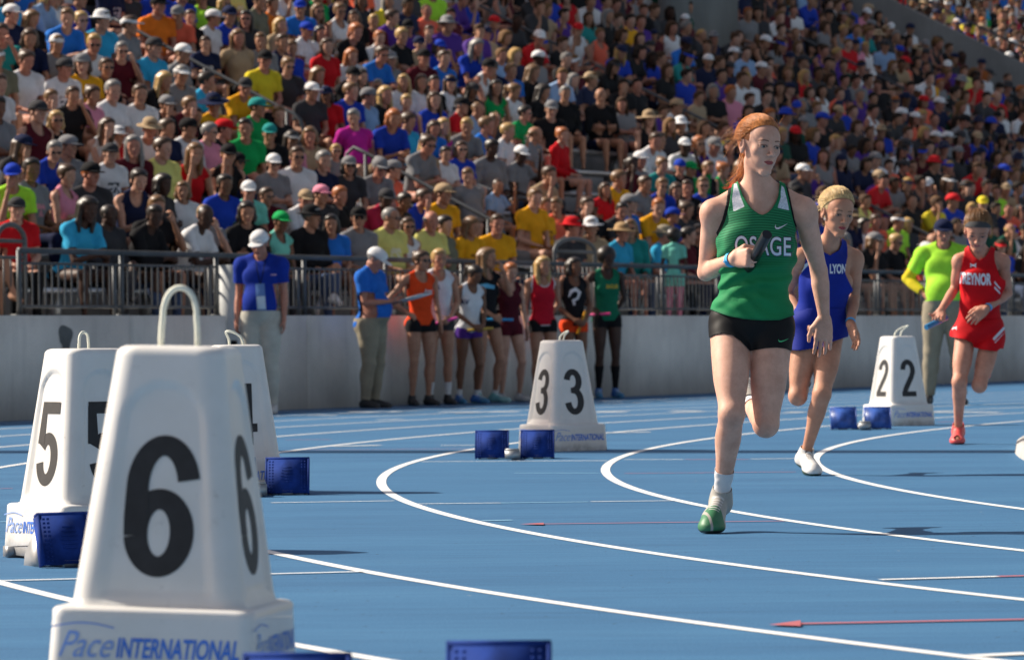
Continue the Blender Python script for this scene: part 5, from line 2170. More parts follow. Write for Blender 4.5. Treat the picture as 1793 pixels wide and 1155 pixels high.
    so, Vs, Ts = add_garment('shorts', F, e, org, M_vred, ('torso', 'thigh'), .013, .009, [curve_v(leg, S_, True), curve_v([(1640, 540), (1780, 540)], S_, False)],
                at_fn=at2, want=True, fold=.007, fr=36, seed=3.0, thick=.002, kj=.006, fold_fn=lambda P: .013 * np.clip((.95 - P[..., 2]) / .2, 0, 1))
    bs = bvh_of(Vs, Ts)
    print_on('shirt_emblem', np.array(Vq) * .8 + [-1704 * .8 + 1671, -464.5 * .8 + 574], tri(np.array(Qq)), bs, .002, M_ink_white, e, org, 3)
    shoe(F, 'A', e, org, M_shoe_coral, .006, flat=True); shoe(F, 'B', e, org, M_shoe_coral, .009)
    w, el = J['wrB'], J['elB']; v = nrm(w - el)
    mb = MB(); mb.tube([tuple(w - v * .030 - org), tuple(w - v * .010 - org)], [.029, .028], 16, caps=False)
    link('wristband', mb.build('wristband', True), e, M_band)
    a, b_ = np.array(W(1621.5, 573, Y0 - .24)), np.array(W(1657, 555.5, Y0 - .10))
    baton(a, b_, plain('blue_baton', (0.03, 0.20, 0.42), 0.3, coat=.3), 'blue relay baton in the right hand of the runner in red', .019)


_mr = mats_runner
def mats_runner2():
    global M_bskin, M_rskin, M_vblue, M_vblue2, M_vred, M_shoe_white, M_shoe_coral, M_strand_sandy
    M_bskin = skin_mat('lightly_tanned_skin', (0.56, 0.290, 0.190), (0.40, 0.055, 0.06), (0.11, 0.06, 0.03), .10, .1)
    M_rskin = skin_mat('rosy_skin', (0.60, 0.30, 0.21), (0.42, 0.13, 0.12), (0.16, 0.08, 0.05), .10, .2)
    def pan(name, col):
        m, nt, b = new_mat(name)
        c = ramp(nt, noise(nt, 8, 4), [(0.3, tuple(x * .85 for x in col)), (0.7, tuple(min(1, x * 1.1) for x in col))])
        c = mixc(nt, mask(nt, 'pan', 700), c, (0.70, 0.72, 0.78))
        nt.links.new(c, b.inputs['Base Color'])
        b.inputs['Roughness'].default_value = 0.7; b.inputs['Specular IOR Level'].default_value = 0.15; b.inputs['Sheen Weight'].default_value = 0.0
        bump(nt, b, noise(nt, 300, 2), 0.12, 0.001)
        return m
    M_vblue = pan('royal_blue_jersey', (0.010, 0.026, 0.27))
    M_vblue2 = pan('royal_blue_shorts_cloth', (0.009, 0.022, 0.24))
    M_vred = pan('scarlet_jersey', (0.60, 0.006, 0.012))
    M_shoe_white = shoe_mat('white_spikes', (0.72, 0.70, 0.68), (0.78, 0.77, 0.75), (0.04, 0.07, 0.04), (0.10, 0.10, 0.11))
    M_shoe_coral = shoe_mat('coral_spikes', (0.80, 0.10, 0.09), (0.82, 0.09, 0.09), (0.04, 0.03, 0.03), (0.75, 0.05, 0.05))
    M_strand_sandy = hair_mat('sandy_strands', (0.30, 0.15, 0.06), .4)


mats_runner(); mats_runner2()
HERO = hero()
runner_blue()
runner_red()

# ------------------------------------------------------------------ clothes for any posed body
def wear(F, kind, h, fold=.003, seed=0.0, loose=0.0, thick=.002):
    """Mesh arrays of a garment for body F. kinds: tank tee long | tights shorts trousers skirt."""
    s, up, J = F.s, F.up, F.J
    S_, Pm, nb = F.S, F.P, J['neck']
    clips = []
    def arm_clip(fr, lower):
        for A in 'AB':
            sh, el, wr = J['sh' + A], J['el' + A], J['wr' + A]
            a, b_ = (el, wr) if lower else (sh, el)
            u = nrm(b_ - a); L = np.linalg.norm(b_ - a)
            def g(P, a=a, u=u, L=L, sh=sh, el=el, wr=wr):
                t = (P - a) @ u
                near = np.linalg.norm(P - a - t[:, None] * u, axis=1) < .13 * s
                if lower:
                    return np.where(near & (t > L * .5), fr * L - t, 9.0)
                return np.where(near & (t > 0), fr * L - t, 9.0)
            clips.append(g)
    if kind in ('tank', 'tee', 'long'):
        hem = plane(Pm - up * (.015 if kind == 'tank' else .035) * s, up)
        clips.append(hem)
        M = np.stack([F.latS, F.fS, up])
        if kind == 'tank':
            clips.append(sd_ell(nb + F.fS * .075 * s + up * .03 * s, V3(.078, .125, .115) * s, M))
            for A in 'AB':
                sd = -1 if A == 'A' else 1
                sh = J['sh' + A]
                clips.append(sd_cone(sh + F.latS * sd * .035 * s + up * .07 * s, sh + F.latS * sd * .03 * s - up * .075 * s, .075 * s, .062 * s))
            tags = ('torso', 'trap', 'delt')
        else:
            clips.append(sd_ell(nb + F.fS * .03 * s + up * .055 * s, V3(.072, .085, .075) * s, M))
            tags = ('torso', 'trap', 'delt', 'uarm') if kind == 'tee' else ('torso', 'trap', 'delt', 'uarm', 'farm')
            if kind == 'tee': arm_clip(.62, False)
            else: arm_clip(.93, True)
        infl = {'tank': .009, 'tee': .013, 'long': .013}[kind] + loose
        V, T, A_ = garment(F, tags, infl * s, h, clips, fold=fold, fr=24, seed=seed, kj=.02, thick=thick)
        L = V - (Pm + (S_ - Pm) * .62)
        x, z, f = L @ F.latS, L @ up, L @ F.fS
        A_['prt'] = np.where(f > 0, .075 * s - np.maximum(np.abs(x), np.abs(z) * 1.2), -1)
        return V, T, A_
    clips.append(plane(Pm + up * .06 * s, -up))
    def leg_clip(fr, lower):
        for A in 'AB':
            hp, kn, an = J['hip' + A], J['kn' + A], J['an' + A]
            a, b_ = (kn, an) if lower else (hp, kn)
            u = nrm(b_ - a); L = np.linalg.norm(b_ - a)
            ot = 'B' if A == 'A' else 'A'
            ho, ko, ao = J['hip' + ot], J['kn' + ot], J['an' + ot]
            def g(P, a=a, u=u, L=L, b_=b_, o0=(ko if lower else ho), o1=(ao if lower else ko)):
                t = (P - a) @ u
                d = np.linalg.norm(P - a - t[:, None] * u, axis=1)
                uo = nrm(o1 - o0); to = (P - o0) @ uo
                do = np.linalg.norm(P - o0 - to[:, None] * uo, axis=1)
                return np.where((d <= do) & (d < .2 * s) & (t > L * .1), fr * L - t, 9.0)
            clips.append(g)
    if kind == 'trousers':
        tags = ('torso', 'thigh', 'knee', 'shin'); leg_clip(.97, True); infl = .016 + loose
    elif kind == 'tights':
        tags = ('torso', 'thigh'); leg_clip(.22, False); infl = .005
    elif kind == 'leggings':
        tags = ('torso', 'thigh', 'knee', 'shin'); leg_clip(.95, True); infl = .005
    else:
        tags = ('torso', 'thigh'); leg_clip(.62 if kind == 'shorts' else .42, False); infl = .015 + loose
    return garment(F, tags, infl * s, h, clips, fold=fold, fr=26, seed=seed + 1.0, kj=.02, thick=thick)


ARMS = {   # elbow, wrist and hand directions for the B side (x > 0); mirrored for A. Facing -Y, stature 1.70.
    'down': ((.215, .03, 1.12), (.225, -.04, .88), (0, -.12, -1), (-1, -.1, 0), (0, -1, 0), .3),
    'hip': ((.34, .12, 1.17), (.175, -.03, 1.02), (-.7, -.5, -.5), (-.3, .4, -.8), (0, -.6, .6), .5),
    'clip': ((.22, -.04, 1.12), (.09, -.27, 1.13), (-.7, -.6, .1), (0, 0, 1), (0, -1, 0), .4),
    'front': ((.215, .0, 1.12), (.07, -.21, .95), (-.75, -.5, -.5), (-.3, .8, .1), (0, -.4, .9), .6),
    'face': ((.235, -.14, 1.20), (.085, -.20, 1.45), (-.25, .25, 1), (-.4, .9, -.1), (-.8, -.3, .2), .4),
    'behind': ((.235, .11, 1.14), (.10, .16, .96), (-1, 0, -.2), (0, 1, 0), (0, 0, 1), .4),
    'up': ((.235, -.14, 1.20), (.11, -.30, 1.42), (-.2, -.2, 1), (-.6, .6, 0), (-.8, -.3, .2), .7),
    'out': ((.36, .10, 1.24), (.50, .05, 1.30), (.8, -.1, .1), (0, -.3, -1), (0, -1, .2), .4),
    'fold': ((.22, -.06, 1.12), (-.06, -.17, 1.16), (-1, .1, .1), (0, 1, 0), (0, 0, 1), .5),
}


def std_joints(s, armA='down', armB='down', head_yaw=0.0, pitch=0.0, lean=0.0, spread=.0, legs='straight', width=1.0, hk=1.0, tilt=0.0, child=False):
    a = head_yaw
    J = {}
    hz = 1.590
    J['neck'] = V3(0, .015, 1.435)
    J['shA'], J['shB'] = V3(-.168 * width, .01, 1.395), V3(.168 * width, .01, 1.395)
    J['hipA'], J['hipB'] = V3(-.085, 0, .90), V3(.085, 0, .90)
    J['knA'], J['knB'] = V3(-.095 - spread * .5, -.02, .49), V3(.095 + spread * .5, -.02, .49)
    J['anA'], J['anB'] = V3(-.10 - spread, .03, .085), V3(.10 + spread, .03, .085)
    J['toA'], J['toB'] = V3(-.13 - spread, -.135, .025), V3(.13 + spread, -.135, .025)
    if legs == 'cross':
        J['knB'] += V3(-.05, .03, 0); J['anB'] += V3(-.16, .05, 0); J['toB'] += V3(-.18, .04, 0)
    if legs == 'relax':
        J['knB'] += V3(.03, -.07, 0); J['anB'] += V3(.06, .02, .0); J['toB'] += V3(.09, .02, 0)
    for A, k, sd in (('A', armA, -1), ('B', armB, 1)):
        el, wr, d, n, t, c = ARMS[k]
        m = V3(sd, 1, 1)
        J['el' + A], J['wr' + A] = V3(el) * m, V3(wr) * m
        J['hd' + A] = dict(d=V3(d) * m, n=V3(n) * m, t=V3(t) * m, curl=c, spread=.08)
    hc = V3(0, -.035 - .05 * math.sin(max(0, pitch)), hz - .02 * pitch)
    f = V3(math.sin(a) * math.cos(pitch), -math.cos(a) * math.cos(pitch), -math.sin(pitch))
    u = V3(math.sin(a) * math.sin(pitch) + tilt, -math.cos(a) * math.sin(pitch), math.cos(pitch))
    return J, hc, f, u


def place_joints(J, hc, f, u, s, yaw, org, lean=0.0, hk=1.0, leandir=0.0):
    c, sn = math.cos(yaw), math.sin(yaw)
    Rz = np.array([[c, -sn, 0], [sn, c, 0], [0, 0, 1]])
    out = {}
    def T(p):
        p = np.array(p, float) * s
        if lean: p = p + V3(-math.sin(leandir), -math.cos(leandir) * 0 - 1 * (leandir == 0), 0) * 0 + V3(0, -lean * max(0, p[2] / s - .5) * s, 0)
        return Rz @ p + org
    for k, v in J.items():
        if k.startswith('hd'): out[k] = {**v, 'd': Rz @ v['d'], 'n': Rz @ v['n'], 't': Rz @ v['t']}
        else: out[k] = T(v)
    out['H'] = Head(T(hc), Rz @ f, Rz @ u, s * hk)
    out['frontS'] = Rz @ V3(0, -1, 0)
    return out


def acc(name, F, h, parent, origin, mat):
    D, lo, _ = F.grid(h)
    V, Q = nets(D, lo, h)
    if len(V) == 0: return None
    return link(name, mk_mesh(name, V - origin, Q, True), parent, mat)


def figure(px, fy, ty, yaw, label, skin, hair, hair_mat_, top, bottom, armA='down', armB='down', head_yaw=0.0, pitch=0.0, hat=None, hat_mat=None,
           dep=None, female=True, belly=0.0, g=1.0, legs='straight', spread=0.0, shoes='black', socks=None, glasses=False, h=.0145, zf=0.0, lean=0.0, gap=.34,
           width=1.0, group='people waiting by the trackside wall', hk=1.0, long_trim=None, loose=0.0):
    if dep == 'wall':
        q = min(np.arange(0, 30, .03), key=lambda q: abs(to_px(S(q, -gap, .1))[0] - px))
        dep = S(q, -gap).y
    c = G(px, fy) if dep is None else W(px, fy, dep)
    org = np.array([c[0], c[1], zf])
    ztop = W(px, ty, c[1])[2]
    s = (ztop - zf) / (1.72 if hat is None else 1.735)
    J, hc, f, u = std_joints(s, armA, armB, head_yaw, pitch, spread=spread, legs=legs, width=width)
    J = place_joints(J, hc, f, u, s, yaw, org, lean, hk=1.03 * hk)
    F = body_ops(J, s, g, female, belly, bust=.5, leg=1.0 if female else 1.0, arm=.9 if female else 1.0)
    e = empty('person', tuple(org))
    prop(e, label, 'person', group)
    V, T, A = body_mesh(F, h, .0068)
    link('body', mk_mesh('body', V - org, T, True, A), e, SKIN[skin])
    H = J['H']
    if hair: acc('hair', hair_field(H, hair), .008, e, org, hair_mat_)
    if hat: acc('cap', hat_field(H, hat), .0065, e, org, hat_mat)
    if glasses: acc('sunglasses', shades_field(H), .0035, e, org, M_shades)
    kind, cm = top
    V, T, A = wear(F, kind, h * .85, seed=px * .01, loose=loose, thick=0)
    link({'tank': 'vest', 'tee': 'shirt', 'long': 'jacket'}[kind], mk_mesh('top', V - org, T, True, A), e, cm)
    tv, tt = V, T
    kind, cm = bottom
    V, T, A = wear(F, kind, h * .85, seed=px * .013, loose=loose, thick=0)
    link({'trousers': 'trousers', 'leggings': 'leggings'}.get(kind, 'shorts'), mk_mesh('bottom', V - org, T, True, A), e, cm)
    for A_ in 'AB':
        if socks:
            an, kn = J['an' + A_], J['kn' + A_]; v = nrm(an - kn)
            add_garment('sock', F, e, org, socks[0], ('shin', 'foot'), .005, .008, [plane(an - v * socks[1], v), plane(an + v * .06, -v)], thick=.001, only=3 if A_ == 'A' else 4)
        if shoes: shoe(F, A_, e, org, SHOES[shoes], .010)
    return F, e, org, tv, tt


SHOES = {
    'black': shoe_mat('black_shoes', (.02, .02, .022), (.02, .02, .022), (.03, .03, .03), (.05, .05, .05)),
    'blue': shoe_mat('blue_running_shoes', (.03, .16, .50), (.04, .22, .42), (.2, .4, .2), (.5, .6, .7)),
    'teal': shoe_mat('teal_running_shoes', (.20, .48, .52), (.30, .55, .56), (.4, .5, .5), (.7, .7, .7)),
    'white': shoe_mat('white_running_shoes', (.60, .60, .60), (.62, .62, .60), (.4, .4, .4), (.2, .2, .25)),
    'pink': shoe_mat('pink_shoes', (.60, .25, .35), (.6, .25, .35), (.5, .5, .5), (.7, .7, .7)),
}
CL = {
    'white': cloth('white_cloth', (.72, .72, .73)), 'black': cloth('black_cloth', (.013, .013, .015)), 'navy': cloth('navy_cloth', (.012, .018, .055)),
    'royal': cloth('royal_blue_cloth', (.015, .050, .42)), 'azure': cloth('azure_cloth', (.022, .17, .62)), 'cyan': cloth('cyan_cloth', (.04, .38, .64)),
    'teal': cloth('teal_cloth', (.02, .26, .25)), 'mint': cloth('mint_cloth', (.18, .58, .48)), 'green': cloth('green_cloth', (.01, .34, .09)),
    'dark green': cloth('dark_green_cloth', (.008, .07, .045)), 'lime': cloth('lime_cloth', (.40, .82, .05)), 'yellow': cloth('yellow_cloth', (.72, .58, .03)),
    'pale yellow': cloth('pale_yellow_cloth', (.70, .66, .20)), 'gold': cloth('gold_cloth', (.78, .37, .015)), 'orange': cloth('orange_cloth', (.80, .19, .02)),
    'coral': cloth('coral_cloth', (.80, .14, .08)), 'red': cloth('red_cloth', (.56, .012, .018)), 'crimson': cloth('crimson_cloth', (.38, .018, .055)),
    'maroon': cloth('maroon_cloth', (.09, .010, .018)), 'pink': cloth('pink_cloth', (.70, .26, .36)), 'magenta': cloth('magenta_cloth', (.50, .02, .30)),
    'purple': cloth('purple_cloth', (.08, .028, .24)), 'grey': cloth('grey_cloth', (.22, .22, .23)), 'charcoal': cloth('charcoal_cloth', (.045, .045, .05)),
    'light blue': cloth('light_blue_cloth', (.26, .40, .62)), 'tan': cloth('tan_cloth', (.40, .29, .18)), 'khaki': cloth('khaki_cloth', (.30, .26, .19)),
    'denim': cloth('denim_cloth', (.06, .09, .17)), 'olive': cloth('olive_cloth', (.17, .17, .12)),
    'straw': cloth('straw_weave', (.42, .28, .15)),
}
CLP = {
    'white': cloth('printed_white_cloth', (.72, .72, .73), prt=(.03, .04, .06)), 'black': cloth('printed_black_cloth', (.013, .013, .015), prt=(.5, .5, .52)),
    'gold': cloth('printed_gold_cloth', (.78, .37, .015), prt=(.25, .10, .02)), 'royal': cloth('printed_royal_cloth', (.015, .050, .42), prt=(.6, .45, .2)),
    'green': cloth('printed_green_cloth', (.01, .34, .09), prt=(.6, .65, .6)), 'pale yellow': cloth('printed_pale_yellow_cloth', (.70, .66, .20), prt=(.7, .7, .5)),
    'maroon': cloth('printed_maroon_cloth', (.09, .010, .018), prt=(.5, .4, .3)), 'navy': cloth('printed_navy_cloth', (.012, .018, .055), prt=(.5, .5, .55)),
    'purple': cloth('printed_purple_cloth', (.08, .028, .24), prt=(.5, .5, .55)), 'grey': cloth('printed_grey_cloth', (.22, .22, .23), prt=(.6, .25, .3)),
}
vest = lambda nm, c, tr: cloth(nm, c, trim=tr)
M_orange_vest = cloth('flame_orange_jersey', (.80, .07, .015))
M_white_vest = cloth('white_jersey', (.68, .70, .74))
M_black_vest = cloth('black_jersey', (.014, .014, .017))
M_red_vest = vest('red_jersey_white_edge', (.52, .012, .03), (.7, .7, .7))
M_green_vest = cloth('dark_green_jersey', (.012, .16, .085))
M_maroon_vest = cloth('maroon_jersey', (.08, .010, .018))

# official in royal blue polo, standing between the camera and the wall
F1, e1, o1, tv, tt = figure(459, 727, 399, R(-8), 'official in royal blue polo and white cap with a badge on a lanyard', 'red', 'short', HAIR['grey'],
       ('tee', cloth('royal_polo', (.012, .036, .30))), ('trousers', cloth('stone_trousers', (.50, .48, .42))), dep=42.4, female=False, belly=.25, g=1.1, width=1.12,
       head_yaw=R(-5), pitch=.35, hat='cap', hat_mat=CL['white'], shoes='white', loose=.008)
bvh = bvh_of(tv, tt)
bx = np.array([(-8, 496), (8, 496), (9, 545), (-7, 545)], float)
print_on('badge_holder', np.array([(447, 497), (463, 496), (466, 543), (450, 543)], float), np.array([(0, 1, 2), (0, 2, 3)]), bvh, .012, plain('badge_blue', (.10, .20, .45), .3), e1, o1, 6)
print_on('badge_card', np.array([(449, 519), (464, 518), (466, 541), (451, 541)], float), np.array([(0, 1, 2), (0, 2, 3)]), bvh, .016, plain('badge_white', (.55, .65, .75), .3), e1, o1, 6)
V2, F2 = strip_px([(446, 447, .8), (450, 470, .8), (455, 497, .8)]); print_on('lanyard', V2, F2, bvh, .010, CL['navy'], e1, o1, 4)
V2, F2 = strip_px([(466, 447, .8), (462, 470, .8), (456, 497, .8)]); print_on('lanyard', V2, F2, bvh, .010, CL['navy'], e1, o1, 4)
V2, F2 = strip_px([(474, 481, 1.2), (484, 481, 1.2)]); print_on('chest_emblem', V2, F2, bvh, .008, plain('pink_thread', (.5, .3, .4), .6), e1, o1, 3)

# official with clipboard
F2_, e2, o2, _, _ = figure(652, 708, 429, R(62), 'official in bright blue polo and white cap reading a clipboard by the wall', 'red', 'short', HAIR['grey'],
       ('tee', cloth('bright_blue_polo', (.020, .14, .55))), ('trousers', CL['khaki']), dep='wall', gap=.5, female=False, belly=.7, g=1.15, width=1.1, armA='clip', armB='clip',
       head_yaw=R(8), pitch=.55, hat='cap', hat_mat=CL['white'], shoes='black', loose=.010)
cbp = empty('clipboard', tuple(F2_.J['wrB'] + V3(.12, -.05, .04)), R(62))
prop(cbp, 'white clipboard held by the official in bright blue polo', 'clipboard')
mb = MB(); mb.box((0, -.06, 0), (.24, .32, .006), Matrix.Rotation(R(-14), 4, 'X')); link('board', mb.build('board'), cbp, CL['white'])
mb = MB(); mb.box((0, -.20, .045), (.08, .02, .012), Matrix.Rotation(R(-14), 4, 'X')); link('clip', mb.build('clip'), cbp, M_galv)

ath = []
def A_(*a, **k):
    r = figure(*a, **k); ath.append(r); return r

A_(738, 703, 437, R(28), 'athlete in orange vest and black shorts with one hand on her hip', 'tan', 'bun', HAIR['brown'], ('tank', M_orange_vest), ('tights', CL['black']),
   armA='hip', armB='down', head_yaw=R(18), shoes='black', glasses=True, dep='wall')
A_(770, 698, 434, R(15), 'athlete in plain white vest and tall white socks beside the orange vest', 'tan', 'tail', HAIR['blond'], ('tank', M_white_vest), ('tights', CL['charcoal']),
   armA='down', armB='front', head_yaw=R(5), shoes='black', socks=(CL['white'], .17), dep='wall')
A_(818, 697, 462, R(35), 'athlete in white vest with dark lettering and purple shorts looking down', 'brown', 'tail', HAIR['dark'], ('tank', M_white_vest), ('tights', CL['purple']),
   armA='front', armB='front', head_yaw=R(10), pitch=.45, shoes='blue', socks=(CL['white'], .09), dep='wall', lean=.12, legs='relax')
A_(852, 696, 432, R(42), 'tall athlete in black vest with light blue stripe, hand at her face', 'tan', 'long', HAIR['sandy'], ('tank', M_black_vest), ('tights', CL['black']),
   armA='front', armB='face', head_yaw=R(25), shoes='teal', socks=(CL['white'], .07), dep='wall', legs='relax')
A_(893, 696, 458, R(30), 'red haired athlete in maroon vest and maroon shorts leaning on the wall', 'fair', 'short', HAIR['red'], ('tank', M_maroon_vest), ('tights', CL['maroon']),
   armA='behind', armB='down', head_yaw=R(-5), pitch=.2, shoes='white', dep='wall', legs='relax')
A_(952, 698, 447, R(18), 'blonde athlete in red vest with white edging and black shorts', 'tan', 'long', HAIR['blond'], ('tank', M_red_vest), ('tights', CL['black']),
   armA='down', armB='behind', head_yaw=R(12), shoes='black', dep='wall')
A_(1006, 697, 449, R(22), 'athlete in black vest and bright orange shorts holding a yellow baton', 'brown', 'bob', HAIR['dark'], ('tank', M_black_vest), ('tights', M_orange_vest),
   armA='front', armB='front', head_yaw=R(15), shoes='black', socks=(CL['crimson'], .3), dep='wall')
A_(1064, 694, 434, R(14), 'athlete in dark green vest, black shorts and long black socks with gathered hair', 'dark', 'afro', HAIR['dark'], ('tank', M_green_vest), ('tights', CL['black']),
   armA='hip', armB='behind', head_yaw=R(10), shoes='blue', socks=(CL['black'], .30), dep='wall')

# marks on the vests
def vmark(i, V2, F2, mat, nm='vest_mark', lift=.004):
    F_, e, o, tv, tt = ath[i]
    print_on(nm, V2, F2, bvh_of(tv, tt), lift, mat, e, o, 6)
M_pw = plain('white_print', (.7, .7, .72), .6); M_pn = plain('navy_print', (.02, .03, .10), .6); M_pb = plain('sky_print', (.10, .40, .62), .6); M_py = plain('yellow_print', (.6, .42, .03), .6)
vmark(0, *word_px('Ames', 742, 757, 505, 514, .02, .5, -.05), M_pw, 'lettering')
vmark(1, *word_px('A', 764, 771, 498, 508, .02), M_pn, 'lettering')
vmark(2, *word_px('DAV', 797, 822, 524, 533, .05), M_pn, 'lettering')
V2, F2 = strip_px([(828, 508, 3), (840, 502, 4), (852, 500, 4), (866, 503, 3)]); vmark(3, V2, F2, M_pb)
V2, F2 = strip_px([(996, 520, 1), (1000, 510, 3), (1008, 506, 3.5), (1015, 512, 3), (1012, 522, 2), (1004, 526, 3), (1006, 534, 2)]); vmark(6, V2, F2, M_pw)
vmark(7, *word_px('EAGLES', 1062, 1082, 498, 505, .04), M_py, 'lettering')

def hand_baton(i, side, L, d, col, label):
    F_ = ath[i][0]; w = F_.J['wr' + side]; hd = F_.J['hd' + side]
    c = w + nrm(hd['d']) * .075 + nrm(hd['n']) * .028
    d = nrm(d)
    baton(c - d * L * .45, c + d * L * .55, plain(col[0], col[1], .3, coat=.3), label, .016)
hand_baton(1, 'B', .28, (1, -.3, .25), ('pink_baton', (.70, .05, .35)), 'pink relay baton in front of the athlete in plain white vest')
hand_baton(2, 'B', .29, (1, -.1, .08), ('mustard_baton', (.50, .33, .04)), 'mustard relay baton held low by the athlete looking down')
hand_baton(3, 'A', .30, (1, -.2, -.02), ('sky_blue_baton', (.02, .30, .62)), 'light blue relay baton held level by the tall athlete in black')
hand_baton(6, 'B', .29, (.35, -.3, 1), ('amber_baton', (.72, .33, .02)), 'amber relay baton held upright above the orange shorts')
hand_baton(7, 'A', .28, (1, -.5, .05), ('magenta_baton', (.75, .04, .25)), 'glossy magenta relay baton at the waist of the athlete in dark green')

# official in lime at the right
F3, e3, o3, _, _ = figure(1655, 709, 380, R(-6), 'official in lime shirt with yellow sleeve and navy cap, one hand on his hip', 'red', 'short', HAIR['grey'],
       ('tee', cloth('lime_polo', (.42, .85, .06))), ('trousers', CL['khaki']), female=False, belly=.45, g=1.05, width=1.12, armA='hip', armB='down',
       head_yaw=R(8), pitch=.1, hat='cap', hat_mat=CL['navy'], shoes='black', spread=.05, dep=44.0, loose=.012)
an, kn = F3.J['elA'], F3.J['wrA']
u = nrm(kn - an)
add_garment('sleeve', F3, e3, o3, CL['yellow'], ('farm', 'uarm'), .016, .009, [plane(an - u * .14, u), plane(kn - u * .05, -u), lambda P: .24 - np.linalg.norm(P - an, axis=1)], fold=.004)

# child in mint by the fence, seen from behind
sK = min(np.arange(10, 40, .05), key=lambda q: abs(to_px(S(q, .75, 1.5))[0] - 1181))
pK = S(sK, .75, .86)
pxk = to_px(pK)
FK, eK, oK, _, _ = figure(pxk[0], pxk[1], 404, R(172), 'small child in mint top and pink leggings standing behind the fence', 'dark', 'afro', HAIR['dark'],
       ('tee', CL['mint']), ('leggings', CL['pink']), dep=pK.y, zf=.86, shoes='pink', h=.009, hk=1.25, g=.95, group='spectators in the grandstand', width=.9)
add_garment('skirt', FK, eK, oK, CL['mint'], ('torso', 'thigh'), .03, .010, [plane(FK.P + FK.up * .03, -FK.up), plane(FK.P - FK.up * .13, FK.up)], fold=.008, fr=60)

# white upright board behind the first official
bb = empty('notice_board', (W(402, 600, 43.6).x, 43.6, 0), R(4))
prop(bb, 'narrow white upright board standing behind the official with the badge', 'board')
mb = MB(); mb.box((0, 0, .80), (.20, .05, 1.40)); link('board', mb.build('board'), bb, plain('white_board', (.50, .51, .50), .5))
mb = MB(); mb.box((0, 0, .05), (.34, .30, .08)); link('foot', mb.build('foot'), bb, CL['black'])
for i in range(5):
    mb = MB(); mb.box((.045, -.029, .70 - i * .10), (.06, .004, .06)); link('letter_block', mb.build('letter_block'), bb, CL['black'])
# ------------------------------------------------------------------ spectators
def seat_joints(pose, hy, seed):
    """Joints of a seated person: seat surface at the origin, feet .42 lower, facing -Y."""
    rg = random.Random(seed)
    J = {}
    lean = {'upright': .02, 'lap': .06, 'forward': .42, 'chin': .34, 'folded': .0, 'phone': .05, 'crossed': -.04, 'back': -.16, 'side': .10, 'point': .05}[pose]
    up = V3(0, -math.sin(lean), math.cos(lean))
    P0 = V3(0, .02, .10)
    J['hipA'], J['hipB'] = P0 + V3(-.09, 0, 0), P0 + V3(.09, 0, 0)
    St = P0 + up * .48
    if pose == 'side': St = St + V3(.05, 0, 0)
    J['shA'], J['shB'] = St + V3(-.168, 0, 0), St + V3(.168, 0, 0)
    J['neck'] = St + up * .045
    sp = {'forward': .16, 'chin': .14, 'back': .15}.get(pose, .10)
    J['knA'], J['knB'] = V3(-sp - .01, -.41, .12), V3(sp + .01, -.41, .12)
    J['anA'], J['anB'] = V3(-sp - .01, -.42, -.30), V3(sp + .01, -.42, -.30)
    J['toA'], J['toB'] = V3(-sp - .04, -.57, -.37), V3(sp + .04, -.57, -.37)
    if pose == 'crossed':
        J['knB'] = V3(.02, -.40, .24); J['anB'] = V3(-.14, -.56, -.06); J['toB'] = V3(-.16, -.68, -.14)
    if pose in ('back', 'lap'):
        J['anA'] += V3(0, .10, 0); J['toA'] += V3(0, .10, 0)
    hd = dict(d=V3(0, -1, -.3), n=V3(0, 0, -1), t=V3(1, 0, 0), curl=.4, spread=.06)
    for A, sd in (('A', -1), ('B', 1)):
        sh = J['sh' + A]; kn = J['kn' + A]
        if pose == 'forward':
            el = V3(sd * .19, -.30, .24); wr = V3(sd * .05, -.48, .30)
            h_ = dict(hd, d=V3(-sd * .6, -.6, .0), n=V3(0, .6, -.4), curl=.8)
        elif pose == 'chin' and A == 'A':
            el = V3(-.15, -.30, .24); wr = St + V3(-.07, -.19, .08)
            h_ = dict(hd, d=V3(.3, -.1, 1), n=V3(.3, .9, 0), t=V3(1, 0, 0), curl=.7)
        elif pose == 'folded':
            el = sh + V3(sd * .05, -.06, -.28); wr = St + V3(-sd * .05, -.20, -.24)
            h_ = dict(hd, d=V3(-sd, .1, .1), n=V3(0, 1, 0), t=V3(0, 0, 1), curl=.5)
        elif pose in ('phone', 'point') and A == 'B':
            el = sh + V3(.06, -.17, -.19); wr = St + V3(.06, -.34, .06 if pose == 'phone' else .16)
            h_ = dict(hd, d=V3(-.2, -.2, 1), n=V3(-.5, .6, 0), t=V3(-.8, -.3, 0), curl=.8)
        elif pose == 'back':
            el = sh + V3(sd * .08, .14, -.24); wr = V3(sd * .26, .22, .12)
            h_ = dict(hd, d=V3(sd * .2, .6, -.6), curl=.2)
        else:
            el = sh + V3(sd * .05, -.02, -.28); wr = V3(sd * .10, -.24, .23)
            h_ = dict(hd, d=V3(-sd * .5, -.8, -.2), curl=.45)
        J['el' + A], J['wr' + A] = el, wr
        J['hd' + A] = h_
    pitch = {'forward': .10, 'chin': .12, 'phone': .05}.get(pose, .06) + rg.uniform(-.05, .2)
    f = V3(math.sin(hy) * math.cos(pitch), -math.cos(hy) * math.cos(pitch), -math.sin(pitch))
    u = V3(rg.uniform(-.08, .08) + math.sin(hy) * math.sin(pitch), -math.cos(hy) * math.sin(pitch), 1)
    hu = V3(0, -math.sin(lean * .8), math.cos(lean * .8))
    J['H'] = Head(J['neck'] + hu * .155 + V3(math.sin(hy) * .03, -.045, 0), f, u, 1.04)
    return J


